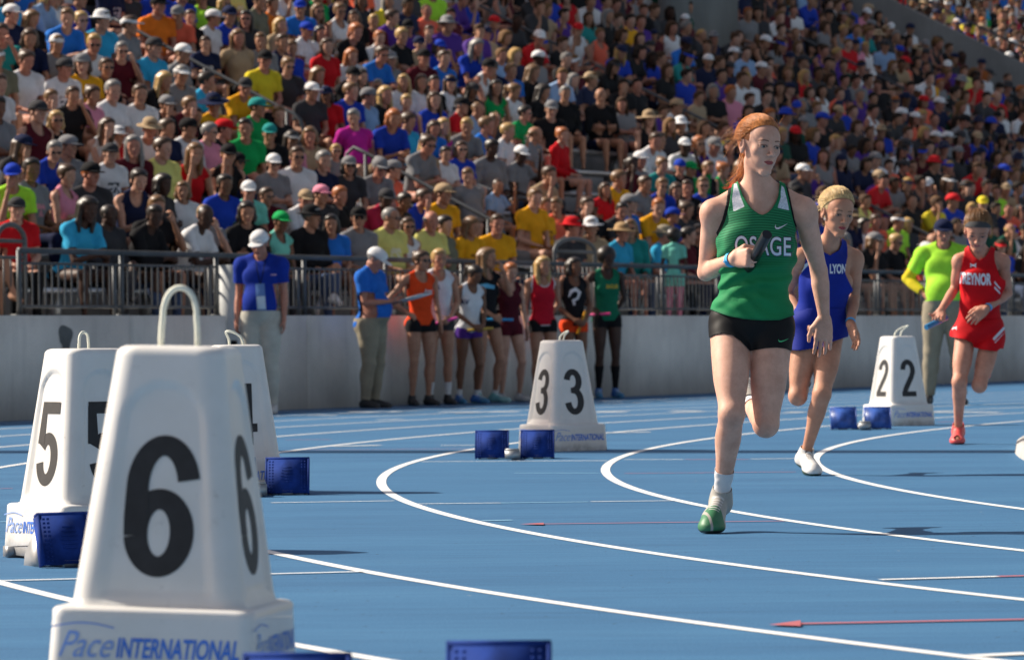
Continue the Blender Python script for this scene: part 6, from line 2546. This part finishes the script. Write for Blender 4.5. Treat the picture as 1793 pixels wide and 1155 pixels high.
def decim(V, T, attrs, ratio=.3):
    me = mk_mesh('tmp', V, tri(T), True, attrs)
    o = bpy.data.objects.new('tmp', me); COL.objects.link(o)
    md = o.modifiers.new('d', 'DECIMATE'); md.ratio = ratio
    dg = bpy.context.evaluated_depsgraph_get()
    m2 = bpy.data.meshes.new_from_object(o.evaluated_get(dg))
    V2 = np.empty(len(m2.vertices) * 3, np.float32); m2.vertices.foreach_get('co', V2)
    m2.calc_loop_triangles()
    F2 = np.empty(len(m2.loop_triangles) * 3, np.int32); m2.loop_triangles.foreach_get('vertices', F2)
    bpy.data.objects.remove(o); bpy.data.meshes.remove(me); bpy.data.meshes.remove(m2)
    return V2.reshape(-1, 3).astype(float), F2.reshape(-1, 3)


POSES = ['upright', 'lap', 'forward', 'chin', 'folded', 'phone', 'crossed', 'back', 'side', 'point']
POSE_WORDS = {'upright': 'sitting upright', 'lap': 'hands in lap', 'forward': 'leaning forward', 'chin': 'chin in hand', 'folded': 'arms folded',
              'phone': 'one hand raised', 'crossed': 'legs crossed', 'back': 'leaning back', 'side': 'leaning sideways', 'point': 'hand held high'}
TPL = {}
HEAD0 = Head((0, 0, 0), (0, 1, 0), (0, 0, 1), 1.0)
HH = .023


def build_templates():
    k = 0
    for pose in POSES:
        for fem in (False, True):
            hy = [-.05, -.45, -.25, -.3, .35, -.15, -.35, .15, -.6, -.1][(k * 7) % 10]
            k += 1
            J = seat_joints(pose, hy, k)
            s = 1.0
            F = body_ops(J, s, 1.0 if fem else 1.10, fem, belly=0 if fem else [0, .3, .6, .2][k % 4], bust=.6, arm=.92 if fem else 1.05, leg=.95)
            t = {'J': J, 'F': F}
            V, T, A = body_mesh(F, HH, .0105)
            t['body'] = mk_mesh('body', V, T, True, A)
            Dl, lol, _ = F.grid(.024)
            Vl, Ql = nets(Dl, lol, .024)
            ch = J['H'].p(0, -.02, -.09)
            Vl, Tl, _a = clip(Vl, Ql, np.where(np.linalg.norm(Vl - J['H'].c, axis=1) > .17, 1, -((Vl - ch) @ J['H'].u)))
            Dh, loh, _ = F.grid(.013, box=(J['H'].c - .16, J['H'].c + .16))
            Vh, Qh = nets(Dh, loh, .013)
            Vh, Th, _a = clip(Vh, Qh, (Vh - ch) @ J['H'].u)
            Vl, Tl = decim(Vl, Tl, None, .06); Vh, Th = decim(Vh, Th, None, .11)
            t['body_lo'] = (np.concatenate([Vl, Vh]), np.concatenate([Tl, Th + len(Vl)]))
            for kind in ('tank', 'tee', 'long'):
                V, T, A = wear(F, kind, HH, fold=.005, seed=k * 1.7, loose=.004, thick=0)
                t[kind] = mk_mesh('shirt', V, T, True, {'edge': A['edge'], 'prt': A['prt']})
                V, T, A = wear(F, kind, .026, fold=.005, seed=k * 1.7, loose=.004, thick=0)
                h2 = len(T)
                t[kind + '_lo'] = decim(V, T, None, .08)
            for kind in ('shorts', 'trousers'):
                V, T, A = wear(F, kind, HH, fold=.004, seed=k * 2.3, loose=.004, thick=0)
                t[kind] = mk_mesh(kind, V, T, True)
                V, T, A = wear(F, kind, .026, fold=.004, seed=k * 2.3, loose=.004, thick=0)
                t[kind + '_lo'] = decim(V, T, None, .08)
            Vs, Ts, n = [], [], 0
            for A_ in 'AB':
                an, to, kn = J['an' + A_], J['to' + A_], J['kn' + A_]
                v = nrm(an - kn)
                V, T, A = garment(F, ('foot',), .008, .011, [plane(an, v)], thick=0)
                Vs.append(V); Ts.append(tri(T) + n); n += len(V)
            V, T = np.concatenate(Vs), np.concatenate(Ts)
            t['shoes'] = mk_mesh('shoes', V, T, True)
            H = J['H']
            t['M'] = Matrix(((H.r[0] * H.k, H.f[0] * H.k, H.u[0] * H.k, H.c[0]), (H.r[1] * H.k, H.f[1] * H.k, H.u[1] * H.k, H.c[1]),
                             (H.r[2] * H.k, H.f[2] * H.k, H.u[2] * H.k, H.c[2]), (0, 0, 0, 1)))
            TPL[(pose, fem)] = t
    for st in ('short', 'buzz', 'long', 'bob', 'tail', 'bun', 'afro', 'bald', 'hightail'):
        F = hair_field(HEAD0, st)
        D, lo, _ = F.grid(.0095); V, Q = nets(D, lo, .0095)
        TPL['hair_' + st] = mk_mesh('hair', V, Q, True); TPL['hair_' + st + '_lo'] = decim(V, tri(Q), None, .06)
    for st in ('cap', 'cap_back', 'visor', 'bucket', 'wide'):
        F = hat_field(HEAD0, st)
        D, lo, _ = F.grid(.0075); V, Q = nets(D, lo, .0075)
        TPL['hat_' + st] = mk_mesh('hat', V, Q, True); TPL['hat_' + st + '_lo'] = decim(V, tri(Q), None, .05)
    F = shades_field(HEAD0)
    D, lo, _ = F.grid(.0042); V, Q = nets(D, lo, .0042)
    TPL['shades'] = mk_mesh('sunglasses', V, Q, True); TPL['shades_lo'] = decim(V, tri(Q), None, .3)


build_templates()

# what the photograph shows, person by person: head position, shirt, headgear or hair, skin
CROWD = '''
19,20,navy,cap white|105,38,azure,sandy short,,forward|140,12,royal,brown short|178,8,cyan,bucket white|224,15,grey,visor white|264,15,orange,cap black
271,52,cyan,cap charcoal|311,56,grey,cap white|301,22,coral,cap grey|339,18,black,brown short|364,27,white,cap white|392,52,royal,cap navy|427,60,tan,sandy long
359,93,cyan,dark short|309,96,grey,visor white|412,123,gold,cap charcoal,,forward|437,131,yellow,cap black|216,110,maroon,grey short,s|193,125,black,brown bun,s
261,133,black,blond long,p|309,160,maroon,sandy short,p,chin|201,155,white,grey short|173,173,pink,brown bun|138,155,black,brown short|113,135,white,cap charcoal,p
70,140,white,sandy short,l,chin|68,190,maroon,cap charcoal,t|105,233,black,blond bob,s|173,231,white,brown long,t|211,211,red,bucket white,l|251,216,white,bucket tan
238,198,white,brown bun|281,201,black,cap grey|291,246,navy,brown short|321,241,white,cap black,l|357,248,pink,grey short,s|397,233,black,cap red|196,271,white,cap charcoal,p,upright
434,241,green,dark short|449,215,green,cap teal|7,82,teal,brown short|530,15,azure,cap royal|560,8,green,sandy short|598,28,white,sandy bun,ts|535,68,white,cap royal
463,63,grey,sandy short|490,63,tan,blond bob|618,90,white,red long|658,70,white,red short,l|684,50,purple,brown short|726,50,purple,cap black|749,55,purple,brown short,,chin
784,55,purple,bucket grey,p,lap|829,55,purple,brown short,,chin|706,78,black,blond short|744,103,maroon,cap black,l|573,98,red,brown bob|591,113,black,cap black|535,108,white,sandy long
513,108,charcoal,sandy bun,s|493,108,navy,brown short|633,126,charcoal,dark long|658,123,navy,grey short,s|711,143,white,blond long,l|739,143,white,brown long,l|827,118,white,cap black,t,forward
894,126,azure,sandy short|766,146,black,dark short|540,156,charcoal,cap white|503,161,black,sandy short|520,171,black,grey short|548,186,tan,sandy bob|613,178,royal,sandy short
643,158,light blue,cap grey|618,161,magenta,grey short|676,208,royal,red bob|716,213,cyan,brown tail|761,173,royal,brown long,l|776,208,magenta,blond long,t|809,181,red,cap black
749,231,azure,brown bob|807,223,grey,blond short|849,236,azure,sandy short|879,211,charcoal,sandy bun,s|887,246,white,blond short|648,216,royal,grey short,p|601,228,grey,blond bun,s
555,221,cyan,brown short,s|570,249,navy,grey short|686,264,coral,cap grey|716,266,grey,brown bun,s|751,264,tan,blond bob,ts|784,269,white,dark short|814,274,royal,brown bob,s
460,226,black,cap teal|917,208,green,dark short,ps|922,68,red,cap white|960,218,black,cap grey|983,259,red,red bun,l|935,249,grey,sandy bald|912,274,grey,cap white,d
1056,188,black,sandy bald,l,folded|1093,198,grey,brown long|1122,244,white,brown short,l,forward|1154,264,white,brown short|1121,141,black,dark short|1086,143,black,dark short,,chin
990,83,black,brown short|1051,60,coral,sandy bun,t|1081,43,grey,brown short|1106,33,gold,dark short|1161,171,purple,brown short|1179,178,white,cap tan|1201,176,royal,dark short
1234,183,white,brown long,l|1279,178,pink,red short|1252,176,black,grey bob|1312,171,black,brown short|1262,141,purple,dark short|1292,133,white,brown short|1334,133,maroon,cap white
1254,55,navy,bucket grey|1206,23,dark green,dark short|1252,261,white,cap grey|1201,266,white,cap white,d|1268,241,yellow,brown short|1209,284,green,cap green,l
1391,28,white,brown short|1350,15,white,sandy short|1368,33,maroon,brown short|1469,20,white,brown short|1453,25,black,cap black|1484,83,red,sandy short,l|1551,73,charcoal,grey short
1577,63,maroon,cap black|1614,128,white,dark short|1682,123,pale yellow,brown short|1702,143,red,dark short|1644,168,navy,cap white|1469,161,coral,brown short|1577,133,navy,dark short,l,forward
1471,196,royal,cap navy|1433,201,grey,sandy short|1531,208,white,dark bun,t|1551,208,charcoal,dark short|1577,216,charcoal,cap white,p|1604,223,charcoal,blond bob|1667,211,grey,cap black
1735,206,navy,black cap,l,forward|1398,279,charcoal,cap white|1745,50,grey,sandy short|1762,58,white,brown short|1707,53,royal,sandy short|1735,93,black,sandy bob|1632,5,white,cap white
20,322,lime,cap royal,,chin|63,327,grey,dark bun,pb|120,332,pink,brown bun,t|126,368,cyan,dark long,d|196,386,charcoal,dark buzz,ld|221,362,black,dark short,ld|251,350,black,sandy short,,phone
324,368,white,dark buzz,d,forward|430,338,mint,cap white,,chin|392,290,black,cap black,t|289,361,charcoal,dark bob,d|463,335,maroon,brown short,s|510,337,white,cap tan,l
566,333,charcoal,cap pink,l|598,340,black,red short|550,385,black,bucket black,l|483,388,mint,cap green,tb|648,332,crimson,cap charcoal,d,forward|676,335,charcoal,dark short,b
689,376,pale yellow,grey buzz,ps|759,381,pale yellow,grey bald,p|721,388,white,brown bob,ts|787,398,olive,dark short|827,355,gold,sandy long,p|874,353,gold,brown short|776,318,gold,cap tan
832,310,grey,sandy short,l|862,287,grey,dark short,ld|815,332,royal,brown short|928,360,gold,sandy short|943,393,gold,sandy short,p|968,400,coral,sandy short|1008,360,black,brown bun
970,318,charcoal,dark afro,d|958,366,tan,brown short|995,392,charcoal,bucket red|1038,396,tan,bucket white|1088,328,gold,sandy short|1121,328,grey,brown short|1066,372,charcoal,dark short
1081,392,cyan,wide straw|1100,374,azure,cap grey|1131,368,gold,red short,,forward|1176,376,royal,cap royal|1161,394,cyan,bucket khaki|1151,323,royal,sandy short,s|1161,300,teal,sandy bun
1209,316,black,brown short|1203,405,maroon,dark short|1602,290,coral,brown short|1634,295,black,bucket red|1516,318,red,dark short|1544,355,coral,brown bun|1572,358,lime,visor white
1509,350,pale yellow,brown bun,t|1622,358,yellow,brown short|1642,360,yellow,sandy short|1634,338,charcoal,cap white|1725,355,charcoal,cap yellow|1747,330,lime,brown short
1672,360,royal,cap red|1539,426,black,brown short|1569,426,black,blond short,s|1692,305,red,brown short|1481,310,grey,cap navy|1780,323,light blue,sandy short
'''

FILL_SHIRT = (['white'] * 13 + ['black'] * 17 + ['navy'] * 10 + ['charcoal'] * 10 + ['grey'] * 8 + ['royal'] * 8 + ['azure'] * 5 + ['red'] * 6 + ['maroon'] * 5 +
              ['green'] * 3 + ['purple'] * 3 + ['cyan'] * 3 + ['gold'] * 3 + ['pink'] * 2 + ['coral'] * 3 + ['light blue'] * 4 + ['tan'] * 4 + ['teal', 'lime', 'yellow', 'orange', 'crimson', 'olive', 'dark green', 'pale yellow'])
HATC = ['white', 'white', 'navy', 'black', 'navy', 'grey', 'charcoal', 'red', 'tan', 'royal']
rg = random.Random(11)
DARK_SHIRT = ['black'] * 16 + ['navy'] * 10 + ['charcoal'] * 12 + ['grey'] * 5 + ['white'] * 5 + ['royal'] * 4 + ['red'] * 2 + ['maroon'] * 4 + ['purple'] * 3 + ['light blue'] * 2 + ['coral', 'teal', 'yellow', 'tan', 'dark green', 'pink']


def parse_crowd():
    out = []
    for line in CROWD.strip().split('\n'):
        for it in line.split('|'):
            p = it.split(',')
            x, y, shirt, head = float(p[0]), float(p[1]), p[2], p[3]
            fl = p[4] if len(p) > 4 else ''
            pose = p[5] if len(p) > 5 else None
            w = head.split()
            d = dict(x=x, y=y, shirt=shirt, fl=fl, pose=pose, hat=None, hatc=None, hair='short', hairc=rg.choice(['brown', 'sandy', 'grey', 'dark', 'brown']))
            if w[0] in ('cap', 'visor', 'bucket', 'wide'): d['hat'], d['hatc'] = w[0], ' '.join(w[1:])
            elif w[0] == 'black': d['hat'], d['hatc'] = 'cap', 'black'
            else: d['hairc'], d['hair'] = w[0], w[1]
            out.append(d)
    return out


def s_for_px(px, d, z):
    lo, hi = -16.0, 92.0
    for _ in range(40):
        m = (lo + hi) / 2
        if to_px(S(m, d, z))[0] < px: lo = m
        else: hi = m
    return (lo + hi) / 2


taken = {r: [] for r in range(NROW)}
people = []
HZ = .77
def aisle_free(s): return all(not (-1.30 < s - a < .60) for a in AISLES)


for d in parse_crowd():
    best = None
    for r in range(NROW):
        s_ = s_for_px(d['x'], seat_d(r) - .04, seat_z(r) + HZ)
        py = to_px(S(s_, seat_d(r) - .04, seat_z(r) + HZ))[1]
        if best is None or abs(py - d['y']) < best[0]: best = (abs(py - d['y']), r, s_)
    cand = []
    for r in (best[1], best[1] + 1, best[1] - 1):
        if r < 0 or r >= NROW: continue
        s_ = s_for_px(d['x'], seat_d(r) - .04, seat_z(r) + HZ)
        for ds in (0, .1, -.1, .2, -.2, .3, -.3):
            q = s_ + ds
            if aisle_free(q) and all(abs(q - t) > .43 for t in taken[r]):
                cand.append((abs(ds) + (r != best[1]) * .45, r, q)); break
    if not cand: continue
    _, r, q = min(cand)
    taken[r].append(q)
    d.update(r=r, s=q); people.append(d)

for r in range(NROW):
    q = -6.0 + rg.uniform(0, .4)
    while q < 86:
        c = S(q, seat_d(r), seat_z(r) + .5)
        if c.y < 10: q += .5; continue
        x, y = to_px(c)
        ok = -60 < x < 1850 and y > -75
        if ok and aisle_free(q) and all(abs(q - t) > .44 for t in taken[r]):
            prob = (.92 if r % 2 else .74) if q < 23 else .84
            if 31.5 < q < 45.5 and seat_d(r) > 6: prob = .66
            if q > 23 and seat_d(r) > 2.5: prob = .86 if r % 2 else .30
            if 31.5 < q < 45.5 and seat_d(r) > 6 and r % 2: prob = .72
            if q > 57 : prob = .85
            if 2.8 < seat_d(r) < 7.0 and abs(q - (20.8 + 2.8 * (seat_d(r) - 4))) < 1.5: prob = 0
            if 55.2 < q < 57.2 and seat_d(r) > 5: prob = 0
            if 39.6 < q < 44 and 10.2 < seat_d(r) < 11.9: prob = 0
            if r == 0 and q < 12: prob = .45
            if r == 0 and q >= 12: prob = .7
            if rg.random() < prob:
                hat = rg.choices([None, 'cap', 'cap_back', 'visor', 'bucket', 'wide'], [64, 24, 3, 3, 5, 1])[0]
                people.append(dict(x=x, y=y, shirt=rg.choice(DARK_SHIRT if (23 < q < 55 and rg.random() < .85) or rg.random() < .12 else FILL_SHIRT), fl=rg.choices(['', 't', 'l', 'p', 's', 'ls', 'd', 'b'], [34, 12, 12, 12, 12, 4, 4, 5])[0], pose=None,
                                   hat=hat, hatc=rg.choice(HATC), hair=rg.choices(['short', 'long', 'bob', 'tail', 'bun', 'buzz', 'bald', 'hightail'], [38, 24, 13, 9, 6, 5, 2, 3])[0],
                                   hairc=rg.choices(['brown', 'dark', 'blond', 'grey', 'sandy', 'red'], [38, 26, 11, 6, 16, 3])[0], r=r, s=q))
                taken[r].append(q)
                q += rg.uniform(.53, .72)
                continue
        q += .08

for p in people:
    rg2 = random.Random(int(p['s'] * 1000) + p['r'] * 77)
    p['fem'] = p['hair'] in ('long', 'bob', 'tail', 'bun', 'hightail') or rg2.random() < .25
    if p['pose'] is None: p['pose'] = rg2.choices(POSES, [16, 20, 15, 7, 9, 4, 9, 6, 10, 3])[0]
    fl = p['fl']
    p['skin'] = 'dark' if 'd' in fl else 'brown' if 'b' in fl else rg2.choice(['fair', 'tan', 'tan', 'red'])
    if p['skin'] in ('dark', 'brown') and p['hairc'] not in ('dark',): p['hairc'] = 'dark'
    p['top'] = 'tank' if 't' in fl else 'long' if 'l' in fl else 'tee'
    p['print'] = 'p' in fl and p['shirt'] in CLP
    p['bot'] = rg2.choices(['shorts', 'trousers'], [62, 38])[0]
    p['botc'] = rg2.choice(['khaki', 'black', 'navy', 'denim', 'denim', 'grey', 'charcoal', 'tan', 'olive']) if p['bot'] == 'shorts' else rg2.choice(['denim', 'denim', 'black', 'navy', 'charcoal'])
    p['shoe'] = rg2.choice(['white', 'grey', 'black', 'charcoal', 'white'])
    p['yaw'] = R(63.5) - rg2.choice([rg2.uniform(-.05, .35), rg2.uniform(.2, .85), rg2.uniform(.3, .8)])
    p['k'] = rg2.uniform(.96, 1.10) * (.86 if rg2.random() < .06 else 1)
    p['pos'] = S(p['s'], seat_d(p['r']) + .0, seat_z(p['r']))
    p['shades'] = 's' in fl
people.sort(key=lambda p: p['pos'].y)
vis = []
for p in people:
    x, y = to_px(p['pos'] + Vector((0, 0, .6)))
    if -25 < x < 1815 and y > -40: vis.append(p)
    else: p['drop'] = not (-60 < x < 1850)
NI = 286
near = vis[:NI]
near_ids = set(id(p) for p in near)
far = [p for p in people if id(p) not in near_ids and not p.get('drop')]

ORD = ['front', 'second', 'third', 'fourth', 'fifth', 'sixth', 'seventh', 'eighth', 'ninth', 'tenth', 'eleventh', 'twelfth']
NOUN = {'tank': 'sleeveless top', 'tee': 'T-shirt', 'long': 'long-sleeved top'}
HATN = {'cap': 'cap', 'cap_back': 'backward cap', 'visor': 'visor', 'bucket': 'sun hat', 'wide': 'wide hat'}
HAIRN = {'short': 'short {} hair', 'buzz': 'cropped {} hair', 'long': 'long {} hair', 'bob': 'bobbed {} hair', 'tail': '{} ponytail', 'bun': '{} bun', 'afro': 'big {} curls', 'bald': 'balding head', 'hightail': 'high {} ponytail'}


def head_words(p):
    if p['hat']: return ('%s %s' % (p['hatc'], HATN[p['hat']]))
    return HAIRN[p['hair']].format(p['hairc'])


by_row = {}
for p in people: by_row.setdefault(p['r'], []).append(p)
for v in by_row.values(): v.sort(key=lambda p: p['s'])
def block_word(s): return 'left of first handrail' if s < 14.75 else ('middle block' if s < 30.6 else 'right block')


def cands(p):
    a = '%s %s, %s' % (p['shirt'], NOUN[p['top']], head_words(p))
    row = by_row[p['r']]; i = row.index(p)
    L = row[i - 1]['shirt'] if i else None
    Rr = row[i + 1]['shirt'] if i + 1 < len(row) else None
    ro = ORD[min(p['r'], 11)] + ' row'
    yield 'spectator in %s, %s' % (a, ro)
    yield 'spectator in %s, %s, %s' % (a, POSE_WORDS[p['pose']], ro)
    if L and Rr: yield 'spectator in %s, %s, between %s and %s shirts' % (a, ro, L, Rr)
    yield 'spectator in %s, %s %s, %s' % (a, p['botc'], p['bot'], ro)


used = {}
allc = {id(p): list(cands(p)) for p in near}
final = {}
for lvl in range(4):
    cnt = {}
    for p in near:
        if id(p) in final: continue
        c = allc[id(p)]
        if lvl < len(c): cnt.setdefault(c[lvl], []).append(p)
    # a label of this level is used only when no other spectator, near, shares it
    pool = {}
    for p in near:
        c = allc[id(p)]
        if lvl < len(c): pool[c[lvl]] = pool.get(c[lvl], 0) + 1
    for lab, ps in cnt.items():
        if len(ps) == 1 and pool[lab] == 1 and lab not in used and len(lab.split()) <= 16:
            final[id(ps[0])] = lab; used[lab] = 1
for p in near:
    if id(p) in final: continue
    # still alike: let the hair and hat differ
    for j in range(200):
        r3 = random.Random(j * 31 + int(p['s'] * 100))
        p['hatc'] = r3.choice(HATC + ['green', 'maroon', 'orange', 'pink']); p['hat'] = r3.choice(['cap', 'bucket', 'visor', 'cap_back'])
        lab = 'spectator in %s %s, %s, %s row' % (p['shirt'], NOUN[p['top']], head_words(p), ORD[min(p['r'], 11)])
        if lab not in used: break
    final[id(p)] = lab; used[lab] = 1


def put(name, me, parent, mat, M=None):
    o = bpy.data.objects.new(name, me)
    COL.objects.link(o)
    o.parent = parent
    if M is not None: o.matrix_local = M
    if len(me.materials) == 0: me.materials.append(mat)
    if me.materials[0] is not mat:
        o.material_slots[0].link = 'OBJECT'; o.material_slots[0].material = mat
    return o


def hat_mat(c):
    return CL.get(c, CL['white'])


M_bill = None
for p in near:
    t = TPL[(p['pose'], p['fem'])]
    e = bpy.data.objects.new('person', None)
    e.empty_display_size = .1
    COL.objects.link(e)
    e.location = p['pos']; e.rotation_euler = (0, 0, p['yaw']); e.scale = (p['k'],) * 3
    prop(e, final[id(p)], 'person', 'spectators in the grandstand')
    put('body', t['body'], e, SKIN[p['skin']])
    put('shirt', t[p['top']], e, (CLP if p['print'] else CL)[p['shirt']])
    put(p['bot'], t[p['bot']], e, CL[p['botc']])
    put('shoes', t['shoes'], e, CL[p['shoe']])
    put('hair', TPL['hair_' + p['hair']], e, HAIR[p['hairc']], t['M'])
    if p['hat']: put('hat', TPL['hat_' + p['hat']], e, hat_mat(p['hatc']), t['M'])
    if p['shades']: put('sunglasses', TPL['shades'], e, M_shades, t['M'])

# the farther rows: one crowd
HCOL = {'brown': (0.060, 0.030, 0.015), 'dark': (0.018, 0.012, 0.009), 'blond': (0.46, 0.29, 0.11), 'red': (0.38, 0.12, 0.035), 'grey': (0.22, 0.21, 0.20), 'sandy': (0.17, 0.09, 0.038)}
SCOL = {'fair': (0.54, 0.31, 0.225), 'tan': (0.43, 0.225, 0.145), 'red': (0.48, 0.22, 0.155), 'brown': (0.20, 0.095, 0.055), 'dark': (0.065, 0.032, 0.022)}
def ccol(k):
    m = CL.get(k, CL['white'])
    for n in m.node_tree.nodes:
        if n.type == 'VALTORGB': return tuple(n.color_ramp.elements[-1].color[:3])
VV, FF, CC, nn = [], [], [], 0
for p in far:
    t = TPL[(p['pose'], p['fem'])]
    c, s_ = math.cos(p['yaw']), math.sin(p['yaw'])
    Rz = np.array([[c, -s_, 0], [s_, c, 0], [0, 0, 1]]) * p['k']
    pos = np.array(p['pos'])
    Mh = np.array(t['M'])
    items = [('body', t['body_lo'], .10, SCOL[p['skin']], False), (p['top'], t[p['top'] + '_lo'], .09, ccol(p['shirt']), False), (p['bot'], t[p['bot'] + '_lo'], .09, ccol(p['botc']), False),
             ('hair_' + p['hair'], TPL['hair_' + p['hair'] + '_lo'], .12, HCOL[p['hairc']], True)]
    if p['hat']: items.append(('hat_' + p['hat'], TPL['hat_' + p['hat'] + '_lo'], .10, ccol(p['hatc']), True))
    for nm, arr, ratio, col, head in items:
        V, T = arr
        if head: V = V @ Mh[:3, :3].T + Mh[:3, 3]
        V = V @ Rz.T + pos
        VV.append(V); FF.append(T + nn); CC.append(np.tile(np.array(col), (len(V), 1))); nn += len(V)
m, nt, b = new_mat('crowd_cloth_and_skin')
a = nt.nodes.new('ShaderNodeAttribute'); a.attribute_name = 'col'
nt.links.new(a.outputs['Color'], b.inputs['Base Color'])
b.inputs['Roughness'].default_value = 0.8
b.inputs['Specular IOR Level'].default_value = 0.25
cr = link('seated_crowd', mk_mesh('seated_crowd', np.concatenate(VV), np.concatenate(FF), True, {'col': np.concatenate(CC)}), None, m)
prop(cr, 'packed rows of seated spectators in the upper and farther parts of the stand', 'crowd', kind='stuff')
print('CROWD', len(people), 'near', len(near), 'far', len(far), 'tris', sum(len(f) for f in FF))

# blue seats that stay empty in the shaded block
k = 0
for r in range(6, NROW):
    q = 31.6
    while q < 45.4:
        c = to_px(S(q, seat_d(r), seat_z(r) + .3))
        if -10 < c[0] < 1800 and c[1] > -20 and all(abs(q - t) > .36 for t in taken[r]) and not (39.8 < q < 44 and 10.4 < seat_d(r) < 11.9):
            e = empty('stadium_seat', S(q, seat_d(r), seat_z(r)), YAW_S + 0)
            prop(e, 'empty blue plastic seat among the shaded spectators', 'seat', 'empty blue plastic seats')
            o = link('seat_back', chair_back, e, M_chair); o = link('seat_pan', chair_pan, e, M_chair)
            q += .5; k += 1
        else: q += .12
print('SEATS', k)
